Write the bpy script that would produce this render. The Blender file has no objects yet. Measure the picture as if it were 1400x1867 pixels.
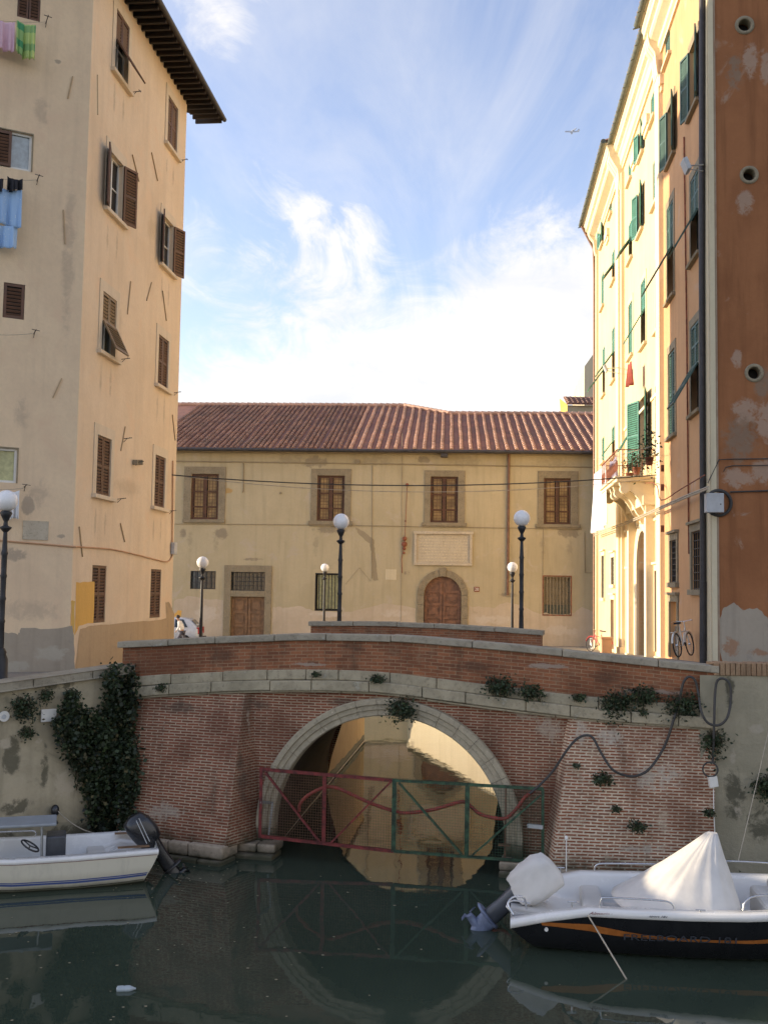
import bpy, math, random
from mathutils import Vector, Matrix
random.seed(7)
R = math.radians
SC = bpy.context.scene
COL = SC.collection

# ------------------------------------------------------------------ camera
CAMZ = 5.3
FPX = 1900.0
cam_d = bpy.data.cameras.new('camera')
cam_d.sensor_fit = 'VERTICAL'
cam_d.sensor_height = 36.0
cam_d.lens = 36.0 * FPX / 1867.0
cam_d.clip_end = 12000
cam_d.clip_start = 0.1
cam = bpy.data.objects.new('camera', cam_d)
COL.objects.link(cam)
CM = Matrix.Translation((0, 0, CAMZ)) @ Matrix.Rotation(R(90 + 4.17), 4, 'X') @ Matrix.Rotation(R(0.88), 4, 'Z')
cam.matrix_world = CM
SC.camera = cam

def ray(px, py):
    return (CM.to_3x3() @ Vector(((px - 700) / FPX, -(py - 933.5) / FPX, -1))).normalized()

def at_z(px, py, z):
    d = ray(px, py); t = (z - CAMZ) / d.z
    return Vector((0, 0, CAMZ)) + d * t

def at_y(px, py, y):
    d = ray(px, py); t = y / d.y
    return Vector((0, 0, CAMZ)) + d * t

# ------------------------------------------------------------------ light
SUN_EL, SUN_AZ = 9.5, 5.5      # sun stands to the left (-X) and a little beyond (+Y)
EXPOSURE = 1.95
SC.view_settings.view_transform = 'Standard'
SC.view_settings.look = 'None'
SC.view_settings.exposure = EXPOSURE
SC.view_settings.gamma = 1
tosun = Vector((-math.cos(R(SUN_AZ)) * math.cos(R(SUN_EL)), math.sin(R(SUN_AZ)) * math.cos(R(SUN_EL)), math.sin(R(SUN_EL))))
sl = bpy.data.lights.new('sun', 'SUN')
sl.energy = 2.0; sl.angle = R(0.5); sl.color = (1, .83, .59)
so = bpy.data.objects.new('sun', sl); COL.objects.link(so)
so.rotation_euler = tosun.to_track_quat('Z', 'Y').to_euler()
so.location = (-30, 30, 40)

W = bpy.data.worlds.new('World'); SC.world = W; W.use_nodes = True
nt = W.node_tree; N = nt.nodes; L = nt.links
N.clear()
def wn(t, **k):
    n = N.new(t)
    for a, b in k.items(): setattr(n, a, b)
    return n
def wmath(op, a, b=None, clamp=False):
    n = wn('ShaderNodeMath', operation=op, use_clamp=clamp)
    for i, v in enumerate((a, b)):
        if v is None: continue
        if isinstance(v, (int, float)): n.inputs[i].default_value = v
        else: L.new(v, n.inputs[i])
    return n.outputs[0]
sky = wn('ShaderNodeTexSky', sky_type='NISHITA', sun_disc=False)
sky.sun_elevation = R(SUN_EL + 6)
sky.sun_rotation = math.atan2(tosun.x, tosun.y)
sky.air_density = 1.0; sky.dust_density = .6; sky.ozone_density = 1.5
tc = wn('ShaderNodeTexCoord')
sep = wn('ShaderNodeSeparateXYZ'); L.new(tc.outputs['Generated'], sep.inputs[0])
X_, Y_, Z_ = sep.outputs
# clouds: a layer seen in perspective (direction divided by its height)
zc = wmath('MAXIMUM', wmath('ADD', Z_, .12), .03)
comb = wn('ShaderNodeCombineXYZ')
L.new(wmath('DIVIDE', X_, zc), comb.inputs[0]); L.new(wmath('DIVIDE', Y_, zc), comb.inputs[1])
def cloudnoise(scale, sx, sy, rot, detail, off, rough=.6, dist=0.0):
    m = wn('ShaderNodeMapping'); m.inputs['Scale'].default_value = (sx, sy, 1); m.inputs['Rotation'].default_value = (0, 0, R(rot)); m.inputs['Location'].default_value = off
    L.new(comb.outputs[0], m.inputs[0])
    n = wn('ShaderNodeTexNoise'); n.inputs['Scale'].default_value = scale; n.inputs['Detail'].default_value = detail; n.inputs['Roughness'].default_value = rough
    n.inputs['Distortion'].default_value = dist
    L.new(m.outputs[0], n.inputs['Vector']); return n.outputs['Fac']
n1 = cloudnoise(1.5, 1, .8, 20, 12, (3.1, 1.7, 0), .55, .3)
n2 = cloudnoise(2.2, 1.5, .42, -38, 12, (1.3, 5.2, 0), .62, .6)
n3 = cloudnoise(7.0, 1, 1, 0, 8, (0, 0, 0), .6)
def blob(px, py, rad):
    d = ray(px, py)
    v = wn('ShaderNodeVectorMath', operation='DISTANCE'); v.inputs[1].default_value = d
    L.new(tc.outputs['Generated'], v.inputs[0])
    return wmath('SUBTRACT', 1, wmath('DIVIDE', v.outputs['Value'], rad), True)
# more cloud low down and towards the right, clear blue above
low = wmath('MULTIPLY', wmath('SUBTRACT', wmath('ADD', .305, wmath('MULTIPLY', X_, .26)), Z_), 3.4)
bias = wmath('MAXIMUM', wmath('MINIMUM', low, .45), -.16)
bl = wmath('ADD', wmath('MULTIPLY', blob(1010, 420, .10), .22), wmath('MULTIPLY', blob(400, 35, .055), .26))
bl = wmath('ADD', bl, wmath('MULTIPLY', blob(500, 440, .12), .30))
bl = wmath('ADD', bl, wmath('MULTIPLY', blob(640, 430, .06), .18))
n4 = cloudnoise(4.5, 1.3, .55, -30, 12, (9.1, 4.2, 0), .66, .8)
s = wmath('ADD', wmath('ADD', wmath('MULTIPLY', n1, .45), wmath('MULTIPLY', n2, .55)), wmath('MULTIPLY', wmath('SUBTRACT', n4, .5), .55))
s = wmath('ADD', wmath('ADD', s, bias), wmath('MULTIPLY', bl, wmath('MULTIPLY', wmath('SUBTRACT', n4, .18), 2.6)))
mr = wn('ShaderNodeMapRange', interpolation_type='SMOOTHSTEP'); L.new(s, mr.inputs[0])
mr.inputs[1].default_value = .44; mr.inputs[2].default_value = .80
cmask = wmath('MULTIPLY', mr.outputs[0], .96)
# thin veil of high cloud everywhere
veil = wn('ShaderNodeMapRange'); L.new(n2, veil.inputs[0]); veil.inputs[1].default_value = .42; veil.inputs[2].default_value = .74; veil.inputs[4].default_value = .42
cm = wmath('MAXIMUM', cmask, veil.outputs[0])
hsv = wn('ShaderNodeHueSaturation'); hsv.inputs['Saturation'].default_value = .80; hsv.inputs['Value'].default_value = 1.0
L.new(sky.outputs[0], hsv.inputs['Color'])
mix = wn('ShaderNodeMix', data_type='RGBA'); L.new(cm, mix.inputs[0]); tint = wn('ShaderNodeMix', data_type='RGBA', blend_type='MULTIPLY'); tint.inputs[0].default_value = 1; L.new(hsv.outputs[0], tint.inputs[6]); tint.inputs[7].default_value = (.86, .82, .90, 1); L.new(tint.outputs[2], mix.inputs[6])
shade = wn('ShaderNodeMix', data_type='RGBA'); nsh = cloudnoise(3.0, 1, .7, 10, 10, (7.7, 2.2, 0), .6, .4); mrs = wn('ShaderNodeMapRange', interpolation_type='SMOOTHSTEP'); L.new(nsh, mrs.inputs[0]); mrs.inputs[1].default_value = .3; mrs.inputs[2].default_value = .62; L.new(mrs.outputs[0], shade.inputs[0]); shade.inputs[6].default_value = (2.6, 2.62, 2.72, 1); shade.inputs[7].default_value = (3.25, 3.1, 2.95, 1)
L.new(shade.outputs[2], mix.inputs[7])
bg = wn('ShaderNodeBackground'); bg.inputs[1].default_value = .095
L.new(mix.outputs[2], bg.inputs[0])
wo = wn('ShaderNodeOutputWorld'); L.new(bg.outputs[0], wo.inputs[0])

# ------------------------------------------------------------------ materials
def newmat(name):
    m = bpy.data.materials.new(name); m.use_nodes = True
    return m, m.node_tree, m.node_tree.nodes['Principled BSDF']
class G:
    """tiny node-graph helper"""
    def __init__(s, nt): s.nt = nt; s.N = nt.nodes; s.L = nt.links
    def n(s, t, ins=None, **k):
        x = s.N.new(t)
        for a, b in k.items(): setattr(x, a, b)
        for a, b in (ins or {}).items(): s.put(x.inputs[a], b)
        return x
    def put(s, sock, v):
        if isinstance(v, bpy.types.NodeSocket): s.L.new(v, sock)
        else: sock.default_value = v
    def m(s, op, a, b=0.0, clamp=False):
        x = s.n('ShaderNodeMath', operation=op, use_clamp=clamp); s.put(x.inputs[0], a); s.put(x.inputs[1], b); return x.outputs[0]
    def mix(s, f, a, b, mode='MIX'):
        x = s.n('ShaderNodeMix', data_type='RGBA', blend_type=mode); s.put(x.inputs[0], f); s.put(x.inputs[6], a); s.put(x.inputs[7], b); return x.outputs[2]
    def noise(s, vec, scale, detail=6, rough=.55, dist=0):
        x = s.n('ShaderNodeTexNoise', {'Scale': scale, 'Detail': detail, 'Roughness': rough, 'Distortion': dist}); s.L.new(vec, x.inputs['Vector']); return x.outputs['Fac']
    def ramp(s, f, lo, hi, a=0.0, b=1.0):
        x = s.n('ShaderNodeMapRange', interpolation_type='SMOOTHSTEP'); s.put(x.inputs[0], f)
        x.inputs[1].default_value = lo; x.inputs[2].default_value = hi; x.inputs[3].default_value = a; x.inputs[4].default_value = b; return x.outputs[0]
    def pos(s, scale=(1, 1, 1)):
        g = s.n('ShaderNodeNewGeometry'); m = s.n('ShaderNodeMapping'); m.inputs['Scale'].default_value = scale
        s.L.new(g.outputs['Position'], m.inputs[0]); return m.outputs[0]
    def obj(s, scale=(1, 1, 1)):
        g = s.n('ShaderNodeTexCoord'); m = s.n('ShaderNodeMapping'); m.inputs['Scale'].default_value = scale
        s.L.new(g.outputs['Object'], m.inputs[0]); return m.outputs[0]
    def bump(s, h, strength, dist, bsdf):
        x = s.n('ShaderNodeBump', {'Strength': strength, 'Distance': dist}); s.L.new(h, x.inputs['Height']); s.L.new(x.outputs[0], bsdf.inputs['Normal'])
def c4(c): return (c[0], c[1], c[2], 1)

def plaster(name, col, col2, col3=None, rough=.9, bump=.35, blotch=.5, streak=.3, amount=.5, t3=(.60, .72)):
    m, nt, b = newmat(name); g = G(nt)
    p = g.pos(); ps = g.pos((1.6, 1.6, .12))
    f1 = g.ramp(g.noise(p, blotch, 8, .6, .3), .35, .68)
    c = g.mix(g.m('MULTIPLY', f1, amount), c4(col), c4(col2))
    f2 = g.ramp(g.noise(ps, 2.0, 6, .6), .45, .75)
    c = g.mix(g.m('MULTIPLY', f2, streak), c, c4([x * .68 for x in col2]))
    f3 = g.noise(p, 9, 5, .6)
    c = g.mix(g.ramp(f3, .35, .7, 0, .22), c, c4([x * .78 for x in col]))
    if col3:
        f4 = g.ramp(g.noise(p, .9, 10, .65, .6), t3[0], t3[1])
        c = g.mix(f4, c, c4(col3))
    g.L.new(c, b.inputs['Base Color']); b.inputs['Roughness'].default_value = rough; b.inputs['Specular IOR Level'].default_value = .2
    g.bump(g.m('ADD', g.noise(p, 14, 6, .65), g.m('MULTIPLY', g.noise(p, 1.7, 4), 2.5)), bump, .02, b)
    return m

def plain(name, col, rough=.6, metal=0, var=.15, scale=6, bump=0, spec=.5, coat=0):
    m, nt, b = newmat(name); g = G(nt)
    p = g.obj()
    f = g.noise(p, scale, 5, .6)
    c = g.mix(g.ramp(f, .3, .7, 0, 1), c4([x * (1 - var) for x in col]), c4([min(1, x * (1 + var)) for x in col]))
    g.L.new(c, b.inputs['Base Color'])
    g.L.new(g.ramp(f, .3, .7, max(0, rough - .08), min(1, rough + .08)), b.inputs['Roughness'])
    b.inputs['Metallic'].default_value = metal; b.inputs['Specular IOR Level'].default_value = spec; b.inputs['Coat Weight'].default_value = coat
    if bump: g.bump(g.noise(p, scale * 3, 5), bump, .01, b)
    return m

def brickmat(name, c1, c2, mortar, msize=.012, smear=.3, smearcol=(.42, .38, .33), algae=True, rowh=.066, bw=.24):
    m, nt, b = newmat(name); g = G(nt)
    uv = g.n('ShaderNodeUVMap').outputs[0]
    p = g.pos()
    # uneven courses: shift the lookup a little by low noise
    nz = g.n('ShaderNodeTexNoise', {'Scale': 2.2, 'Detail': 3}); g.L.new(p, nz.inputs['Vector'])
    off = g.n('ShaderNodeVectorMath', operation='SCALE'); off.inputs['Scale'].default_value = .022
    sub = g.n('ShaderNodeVectorMath', operation='SUBTRACT'); g.L.new(nz.outputs['Color'], sub.inputs[0]); sub.inputs[1].default_value = (.5, .5, .5)
    g.L.new(sub.outputs[0], off.inputs[0])
    add = g.n('ShaderNodeVectorMath', operation='ADD'); g.L.new(uv, add.inputs[0]); g.L.new(off.outputs[0], add.inputs[1])
    br = g.n('ShaderNodeTexBrick', {'Scale': 1.0, 'Mortar Size': msize, 'Mortar Smooth': .25, 'Bias': -.1, 'Brick Width': bw, 'Row Height': rowh})
    br.offset = .5
    g.L.new(add.outputs[0], br.inputs['Vector'])
    br.inputs['Color1'].default_value = c4(c1); br.inputs['Color2'].default_value = c4(c2); br.inputs['Mortar'].default_value = c4(mortar)
    c = br.outputs['Color']
    big = g.noise(p, .8, 8, .6, .4)
    c = g.mix(g.ramp(big, .40, .66, 0, .6), c, c4([x * .55 for x in c2]))
    c = g.mix(g.ramp(g.noise(g.pos((1.5, 1.5, .25)), 1.6, 8, .65), .5, .72, 0, .55), c, c4((.05, .042, .03)))
    sm = g.ramp(g.noise(p, 2.6, 10, .72, .5), .52, .70)
    c = g.mix(g.m('MULTIPLY', sm, smear), c, c4(smearcol))
    c = g.mix(g.ramp(g.noise(p, 30, 3), .3, .75, 0, .35), c, c4([x * .5 for x in c1]))
    if algae:
        sep = g.n('ShaderNodeSeparateXYZ'); gg = g.n('ShaderNodeNewGeometry'); g.L.new(gg.outputs['Position'], sep.inputs[0])
        zz = g.m('ADD', sep.outputs[2], g.m('MULTIPLY', g.noise(p, 3, 5), -.5))
        c = g.mix(g.ramp(zz, .35, -.1, 0, .85), c, (.035, .04, .022, 1))
    g.L.new(c, b.inputs['Base Color']); b.inputs['Roughness'].default_value = .9; b.inputs['Specular IOR Level'].default_value = .15
    h = g.m('ADD', g.m('MULTIPLY', g.m('SUBTRACT', 1, br.outputs['Fac']), .6), g.m('MULTIPLY', g.noise(p, 22, 6), .8))
    g.bump(h, .7, .015, b)
    return m

def stonemat(name, col, col2, algae=.0, scale=2.5, lichen=None):
    m, nt, b = newmat(name); g = G(nt); p = g.pos()
    c = g.mix(g.ramp(g.noise(p, scale, 9, .65, .3), .35, .68), c4(col), c4(col2))
    c = g.mix(g.ramp(g.noise(p, 12, 6, .7), .5, .72, 0, .6), c, c4([x * .45 for x in col2]))
    c = g.mix(g.ramp(g.noise(p, 5, 6, .7), .60, .70, 0, .6), c, c4(lichen or [min(1, x * 1.7) for x in col]))
    if algae:
        sep = g.n('ShaderNodeSeparateXYZ'); gg = g.n('ShaderNodeNewGeometry'); g.L.new(gg.outputs['Position'], sep.inputs[0])
        zz = g.m('ADD', sep.outputs[2], g.m('MULTIPLY', g.noise(p, 4, 5), -.35))
        c = g.mix(g.ramp(zz, algae, algae - .3, 0, .9), c, (.03, .036, .018, 1))
    g.L.new(c, b.inputs['Base Color']); b.inputs['Roughness'].default_value = .85; b.inputs['Specular IOR Level'].default_value = .2
    g.bump(g.m('ADD', g.noise(p, 18, 7, .7), g.m('MULTIPLY', g.noise(p, 3, 4), 1.5)), .6, .02, b)
    return m

def tilemat(name, c1, c2, c3):
    m, nt, b = newmat(name); g = G(nt); p = g.pos()
    v = g.n('ShaderNodeTexVoronoi', {'Scale': 2.4}); g.L.new(g.pos((1, .6, .6)), v.inputs['Vector'])
    sp = g.n('ShaderNodeSeparateColor'); g.L.new(v.outputs['Color'], sp.inputs[0])
    c = g.mix(sp.outputs[0], c4(c1), c4(c2))
    c = g.mix(g.ramp(g.noise(p, .5, 8, .7), .45, .68, 0, .6), c, c4(c3))
    c = g.mix(g.ramp(g.noise(p, 9, 5, .7), .52, .7, 0, .6), c, c4([x * .4 for x in c3]))
    g.L.new(c, b.inputs['Base Color']); b.inputs['Roughness'].default_value = .85
    g.bump(g.noise(p, 20, 5), .4, .02, b)
    return m

M = {}
M['left_plaster'] = plaster('left_plaster', (.83, .64, .42), (.72, .54, .36), (.76, .56, .37), amount=.7, streak=.25, blotch=.6, t3=(.52, .7))
M['left_side'] = plaster('left_side', (.80, .64, .455), (.71, .55, .375), (.78, .59, .40), amount=.7, streak=.22, blotch=.6, t3=(.52, .7))
M['pale_plaster'] = plaster('pale_plaster', (.74, .62, .46), (.67, .55, .40))
M['grey_plaster'] = plaster('grey_plaster', (.40, .34, .26), (.33, .29, .22), (.28, .25, .21), streak=.4)
M['tan_band'] = plaster('tan_band', (.52, .38, .23), (.43, .31, .185), (.36, .28, .19))
M['ochre'] = plaster('ochre', (.76, .45, .12), (.70, .42, .13))
M['centre_plaster'] = plaster('centre_plaster', (.52, .445, .29), (.43, .365, .23), (.50, .43, .32), amount=.7, blotch=.35, streak=.35, t3=(.56, .7))
M['centre_low'] = plaster('centre_low', (.58, .49, .37), (.50, .41, .29), (.40, .33, .23), amount=.8, blotch=.9)
M['centre_bare'] = plaster('centre_bare', (.36, .30, .20), (.30, .25, .16))
M['pietra'] = stonemat('pietra', (.31, .26, .175), (.25, .21, .14), lichen=(.34, .30, .21))
M['marble'] = stonemat('marble', (.56, .49, .37), (.50, .43, .32), lichen=(.7, .64, .52))
M['right_yellow'] = plaster('right_yellow', (.80, .61, .35), (.75, .54, .28), None, amount=.6)
M['right_orange'] = plaster('right_orange', (.62, .37, .19), (.54, .31, .16), (.56, .39, .28), amount=.7, t3=(.58, .75))
M['right_pink'] = plaster('right_pink', (.60, .36, .21), (.53, .31, .18), (.52, .38, .28))
M['right_cream'] = plaster('right_cream', (.66, .58, .40), (.58, .50, .34))
M['cornice'] = plaster('cornice', (.80, .69, .48), (.72, .60, .39), amount=.5)
M['brown_wall'] = plaster('brown_wall', (.35, .150, .064), (.27, .112, .048), (.37, .24, .16), amount=.9, blotch=.7, streak=.6, t3=(.60, .70))
M['brown_patch'] = plaster('brown_patch', (.40, .31, .22), (.32, .22, .15), (.36, .19, .11), blotch=2, amount=1)
M['brick'] = brickmat('brick', (.29, .095, .052), (.17, .062, .036), (.50, .385, .26), msize=.0125, bw=.25, rowh=.0535, smear=.25, smearcol=(.36, .24, .16))
M['brick_right'] = brickmat('brick_right', (.36, .13, .068), (.22, .082, .046), (.72, .60, .43), msize=.016, smear=.7, bw=.23, rowh=.055, smearcol=(.58, .48, .34))
M['brick_parapet'] = brickmat('brick_parapet', (.37, .145, .07), (.19, .08, .045), (.38, .26, .155), msize=.008, smear=.65, smearcol=(.28, .18, .11), algae=False)
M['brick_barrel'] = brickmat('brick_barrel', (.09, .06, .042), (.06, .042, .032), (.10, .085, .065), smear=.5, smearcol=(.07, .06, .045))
M['coping'] = stonemat('coping', (.38, .335, .25), (.29, .255, .19), lichen=(.46, .45, .40))
M['string'] = stonemat('string', (.43, .37, .255), (.30, .26, .175), lichen=(.44, .42, .34))
M['archstone'] = stonemat('archstone', (.47, .40, .28), (.37, .315, .22), algae=.45)
M['plinth'] = stonemat('plinth', (.46, .37, .27), (.36, .29, .21), algae=.16)
M['quay_concrete'] = plaster('quay_concrete', (.38, .335, .235), (.29, .26, .18), (.46, .40, .28), blotch=1.2, amount=.9, streak=.5, bump=.8)
M['quay_left'] = plaster('quay_left', (.48, .41, .28), (.35, .30, .20), (.20, .18, .12), blotch=1.1, amount=1, streak=.6, bump=.9, t3=(.52, .66))
M['canal_wall'] = plaster('canal_wall', (.52, .38, .22), (.42, .30, .17), (.30, .22, .14), blotch=1.0)
M['canal_wall_pale'] = plaster('canal_wall_pale', (.72, .62, .44), (.65, .54, .36), (.5, .42, .3))
M['algae'] = plain('algae', (.03, .032, .018), .6, var=.4, bump=.5)
M['paving'] = stonemat('paving', (.30, .27, .23), (.24, .22, .19))
M['tiles'] = tilemat('tiles', (.34, .155, .10), (.25, .11, .075), (.22, .13, .095))
M['tile_cover'] = tilemat('tile_cover', (.68, .43, .30), (.54, .32, .22), (.34, .22, .16))
M['tile_old'] = tilemat('tile_old', (.38, .22, .15), (.24, .125, .085), (.18, .13, .10))
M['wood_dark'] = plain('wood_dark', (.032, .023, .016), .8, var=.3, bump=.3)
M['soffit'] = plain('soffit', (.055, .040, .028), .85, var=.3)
M['brown_shutter'] = plain('brown_shutter', (.13, .062, .034), .6, var=.25, scale=3)
M['frame_brown'] = plain('frame_brown', (.20, .125, .065), .6, var=.3, scale=3)
M['brown_shutter_light'] = plain('brown_shutter_light', (.24, .16, .085), .6, var=.25, scale=3)
M['green_shutter'] = plain('green_shutter', (.075, .23, .17), .55, var=.2, scale=3)
M['green_shutter_dark'] = plain('green_shutter_dark', (.06, .12, .10), .6, var=.25, scale=3)
M['amber_wood'] = plain('amber_wood', (.38, .26, .11), .55, var=.35, scale=2)
M['door_wood'] = plain('door_wood', (.21, .12, .06), .6, var=.3, scale=4, bump=.2)
M['door_red'] = plain('door_red', (.19, .095, .055), .6, var=.3, scale=4, bump=.2)
M['dark_void'] = plain('dark_void', (.02, .016, .012), .9)
M['glass'] = plain('glass', (.03, .04, .045), .08, var=.3, spec=.8)
M['pale_glass'] = plain('pale_glass', (.35, .40, .42), .15, var=.2, spec=.8)
M['curtain'] = plain('curtain', (.52, .50, .26), .6, var=.2)
M['white_frame'] = plain('white_frame', (.72, .70, .64), .4, var=.05)
M['dark_metal'] = plain('dark_metal', (.028, .028, .030), .5, metal=.3, var=.4)
M['pipe_dark'] = plain('pipe_dark', (.05, .045, .045), .55, metal=.2, var=.3)
M['pipe_brown'] = plain('pipe_brown', (.19, .10, .06), .5, metal=.3, var=.3)
M['pipe_green'] = plain('pipe_green', (.10, .11, .085), .55, var=.3)
M['rust'] = plain('rust', (.25, .085, .045), .8, var=.35)
M['globe'] = plain('globe', (.86, .85, .83), .25, var=.03)
M['box_grey'] = plain('box_grey', (.45, .46, .46), .5, var=.08)
M['cable'] = plain('cable', (.05, .047, .042), .7)
M['cable_light'] = plain('cable_light', (.42, .36, .27), .7)
M['gate_red'] = plain('gate_red', (.15, .022, .018), .6, var=.6, scale=9)
M['gate_green'] = plain('gate_green', (.030, .068, .034), .6, var=.6, scale=9)
M['hose_red'] = plain('hose_red', (.30, .05, .035), .6, var=.3)
M['steel'] = plain('steel', (.62, .62, .62), .22, metal=1, var=.08)
M['zinc'] = plain('zinc', (.42, .43, .42), .5, metal=.6, var=.15)

def peel(name, spots, col, noise=3.2, thr=.5, amt=.9, soft=.10):
    """paint lost in uneven spots round given places on the wall"""
    m = M[name]; g = G(m.node_tree); b = m.node_tree.nodes['Principled BSDF']; src = b.inputs['Base Color'].links[0].from_socket
    p = g.pos(); n = g.noise(p, noise, 10, .7, .4); gg = g.n('ShaderNodeNewGeometry').outputs['Position']; acc = None
    for P, rx, rz in spots:
        mp = g.n('ShaderNodeMapping'); mp.inputs['Location'].default_value = (-P[0] / rx, -P[1] / rx, -P[2] / rz); mp.inputs['Scale'].default_value = (1 / rx, 1 / rx, 1 / rz)
        g.L.new(gg, mp.inputs[0]); l = g.n('ShaderNodeVectorMath', operation='LENGTH'); g.L.new(mp.outputs[0], l.inputs[0])
        d = g.m('SUBTRACT', 1.25, l.outputs['Value'], True); acc = d if acc is None else g.m('MAXIMUM', acc, d)
    f = g.ramp(g.m('MULTIPLY', acc, n), thr * (.66 - soft), thr * (.68 + soft))
    vary = g.mix(g.noise(p, 7, 6, .7), c4(col), c4([x * .78 for x in col]))
    g.L.new(g.mix(g.m('MULTIPLY', f, amt), src, vary), b.inputs['Base Color'])

# ------------------------------------------------------------------ mesh helpers
ORG = {}
def V(*a): return Vector(a)
class MB:
    def __init__(s): s.v = []; s.f = []; s.mi = []; s.uv = []; s.sm = []
    def face(s, pts, uv=None, mat=0, smooth=False):
        i = len(s.v); s.v += [Vector(p) for p in pts]; s.f.append(tuple(range(i, i + len(pts))))
        s.mi.append(mat); s.uv.append(uv); s.sm.append(smooth)
    def grid(s, rows, mat=0, smooth=True, closed=False, uvf=None):
        """rows: list of equal-length point lists, shared vertices"""
        i = len(s.v); n = len(rows[0])
        for r in rows: s.v += [Vector(p) for p in r]
        for a in range(len(rows) - 1):
            for b in range(n if closed else n - 1):
                c = (b + 1) % n
                s.f.append((i + a * n + b, i + a * n + c, i + (a + 1) * n + c, i + (a + 1) * n + b))
                s.mi.append(mat); s.uv.append(None); s.sm.append(smooth)
    def obox(s, P, a, b, c, mat=0):
        P = Vector(P); a = Vector(a); b = Vector(b); c = Vector(c)
        q = [P, P + a, P + a + b, P + b, P + c, P + a + c, P + a + b + c, P + b + c]
        i = len(s.v); s.v += q
        for f in ((0, 3, 2, 1), (4, 5, 6, 7), (0, 1, 5, 4), (1, 2, 6, 5), (2, 3, 7, 6), (3, 0, 4, 7)):
            s.f.append(tuple(i + k for k in f)); s.mi.append(mat); s.uv.append(None); s.sm.append(False)
    def cbox(s, C, sx, sy, sz, mat=0):
        s.obox(Vector(C) - V(sx / 2, sy / 2, sz / 2), (sx, 0, 0), (0, sy, 0), (0, 0, sz), mat)
    def bar(s, p0, p1, w, h=None, up=(0, 0, 1), mat=0):
        p0 = Vector(p0); p1 = Vector(p1); h = h or w
        d = p1 - p0; u = Vector(up)
        if abs(d.normalized().dot(u)) > .98: u = V(0, 1, 0)
        a = d.cross(u).normalized() * w; b = a.cross(d).normalized() * h
        s.obox(p0 - a / 2 - b / 2, d, a, b, mat)
    def prism(s, poly, ext, mat=0, smooth=False):
        ext = Vector(ext); p = [Vector(q) for q in poly]; n = len(p); i = len(s.v)
        s.v += p + [q + ext for q in p]
        s.f += [tuple(range(i, i + n)), tuple(range(i + 2 * n - 1, i + n - 1, -1))]; s.mi += [mat] * 2; s.uv += [None] * 2; s.sm += [False] * 2
        for k in range(n):
            l = (k + 1) % n
            s.f.append((i + k, i + l, i + n + l, i + n + k)); s.mi.append(mat); s.uv.append(None); s.sm.append(smooth)
    def tube(s, pts, r, seg=6, mat=0, closed=False, cap=True):
        pts = [Vector(p) for p in pts]; n = len(pts); rows = []
        rr = r if isinstance(r, (list, tuple)) else [r] * n
        ref = V(0, 0, 1)
        t0 = (pts[1] - pts[0]).normalized()
        if abs(t0.dot(ref)) > .9: ref = V(1, 0, 0)
        a = t0.cross(ref).normalized()
        for k in range(n):
            if closed: t = (pts[(k + 1) % n] - pts[k - 1]).normalized()
            else: t = (pts[min(k + 1, n - 1)] - pts[max(k - 1, 0)]).normalized()
            a = (a - t * a.dot(t)).normalized(); b = t.cross(a)
            rows.append([pts[k] + (a * math.cos(2 * math.pi * j / seg) + b * math.sin(2 * math.pi * j / seg)) * rr[k] for j in range(seg)])
        if closed: rows.append(rows[0])
        s.grid(rows, mat, True, True)
        if cap and not closed:
            s.face(rows[0], mat=mat); s.face(rows[-1][::-1], mat=mat)
    def lathe(s, C, prof, seg=16, mat=0, axis=None):
        C = Vector(C); rows = []
        for r, z in prof:
            rows.append([C + V(math.cos(2 * math.pi * j / seg) * r, math.sin(2 * math.pi * j / seg) * r, z) for j in range(seg)])
        if axis is not None:
            q = V(0, 0, 1).rotation_difference(Vector(axis))
            rows = [[C + q @ (p - C) for p in row] for row in rows]
        s.grid(rows, mat, True, True)
        s.face(rows[0][::-1], mat=mat); s.face(rows[-1], mat=mat)
    def ball(s, C, r, seg=16, rings=10, mat=0, sc=(1, 1, 1)):
        C = Vector(C); rows = []
        for k in range(rings + 1):
            a = math.pi * k / rings
            rr = max(r * math.sin(a), 1e-4)
            rows.append([C + V(rr * math.cos(2 * math.pi * j / seg) * sc[0], rr * math.sin(2 * math.pi * j / seg) * sc[1], r * math.cos(a) * sc[2]) for j in range(seg)])
        s.grid(rows, mat, True, True)
    def build(s, name, mats, parent=None, smooth=None, bevel=0, fix=False):
        if not isinstance(mats, (list, tuple)): mats = [mats]
        org = ORG.get(parent.name, V(0, 0, 0)) if parent else V(0, 0, 0)
        me = bpy.data.meshes.new(name)
        me.from_pydata([tuple(p - org) for p in s.v], [], s.f)
        for m in mats: me.materials.append(M[m] if isinstance(m, str) else m)
        me.polygons.foreach_set('material_index', s.mi)
        me.polygons.foreach_set('use_smooth', s.sm)
        if any(u is not None for u in s.uv):
            ul = me.uv_layers.new(name='UVMap'); k = 0
            for f, u in zip(s.f, s.uv):
                for j in range(len(f)):
                    if u is not None: ul.data[k].uv = u[j]
                    k += 1
        me.update()
        if fix:
            import bmesh
            b = bmesh.new(); b.from_mesh(me); bmesh.ops.remove_doubles(b, verts=b.verts, dist=1e-5); bmesh.ops.recalc_face_normals(b, faces=b.faces); b.to_mesh(me); b.free()
        o = bpy.data.objects.new(name, me); COL.objects.link(o)
        if parent: o.parent = parent; ORG[o.name] = org
        if bevel:
            md = o.modifiers.new('bevel', 'BEVEL'); md.width = bevel; md.segments = 2; md.limit_method = 'ANGLE'
        return o
def tag(o, label=None, cat=None, group=None, kind=None):
    if label: o['label'] = label
    if cat: o['category'] = cat
    if group: o['group'] = group
    if kind: o['kind'] = kind
    return o
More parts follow.
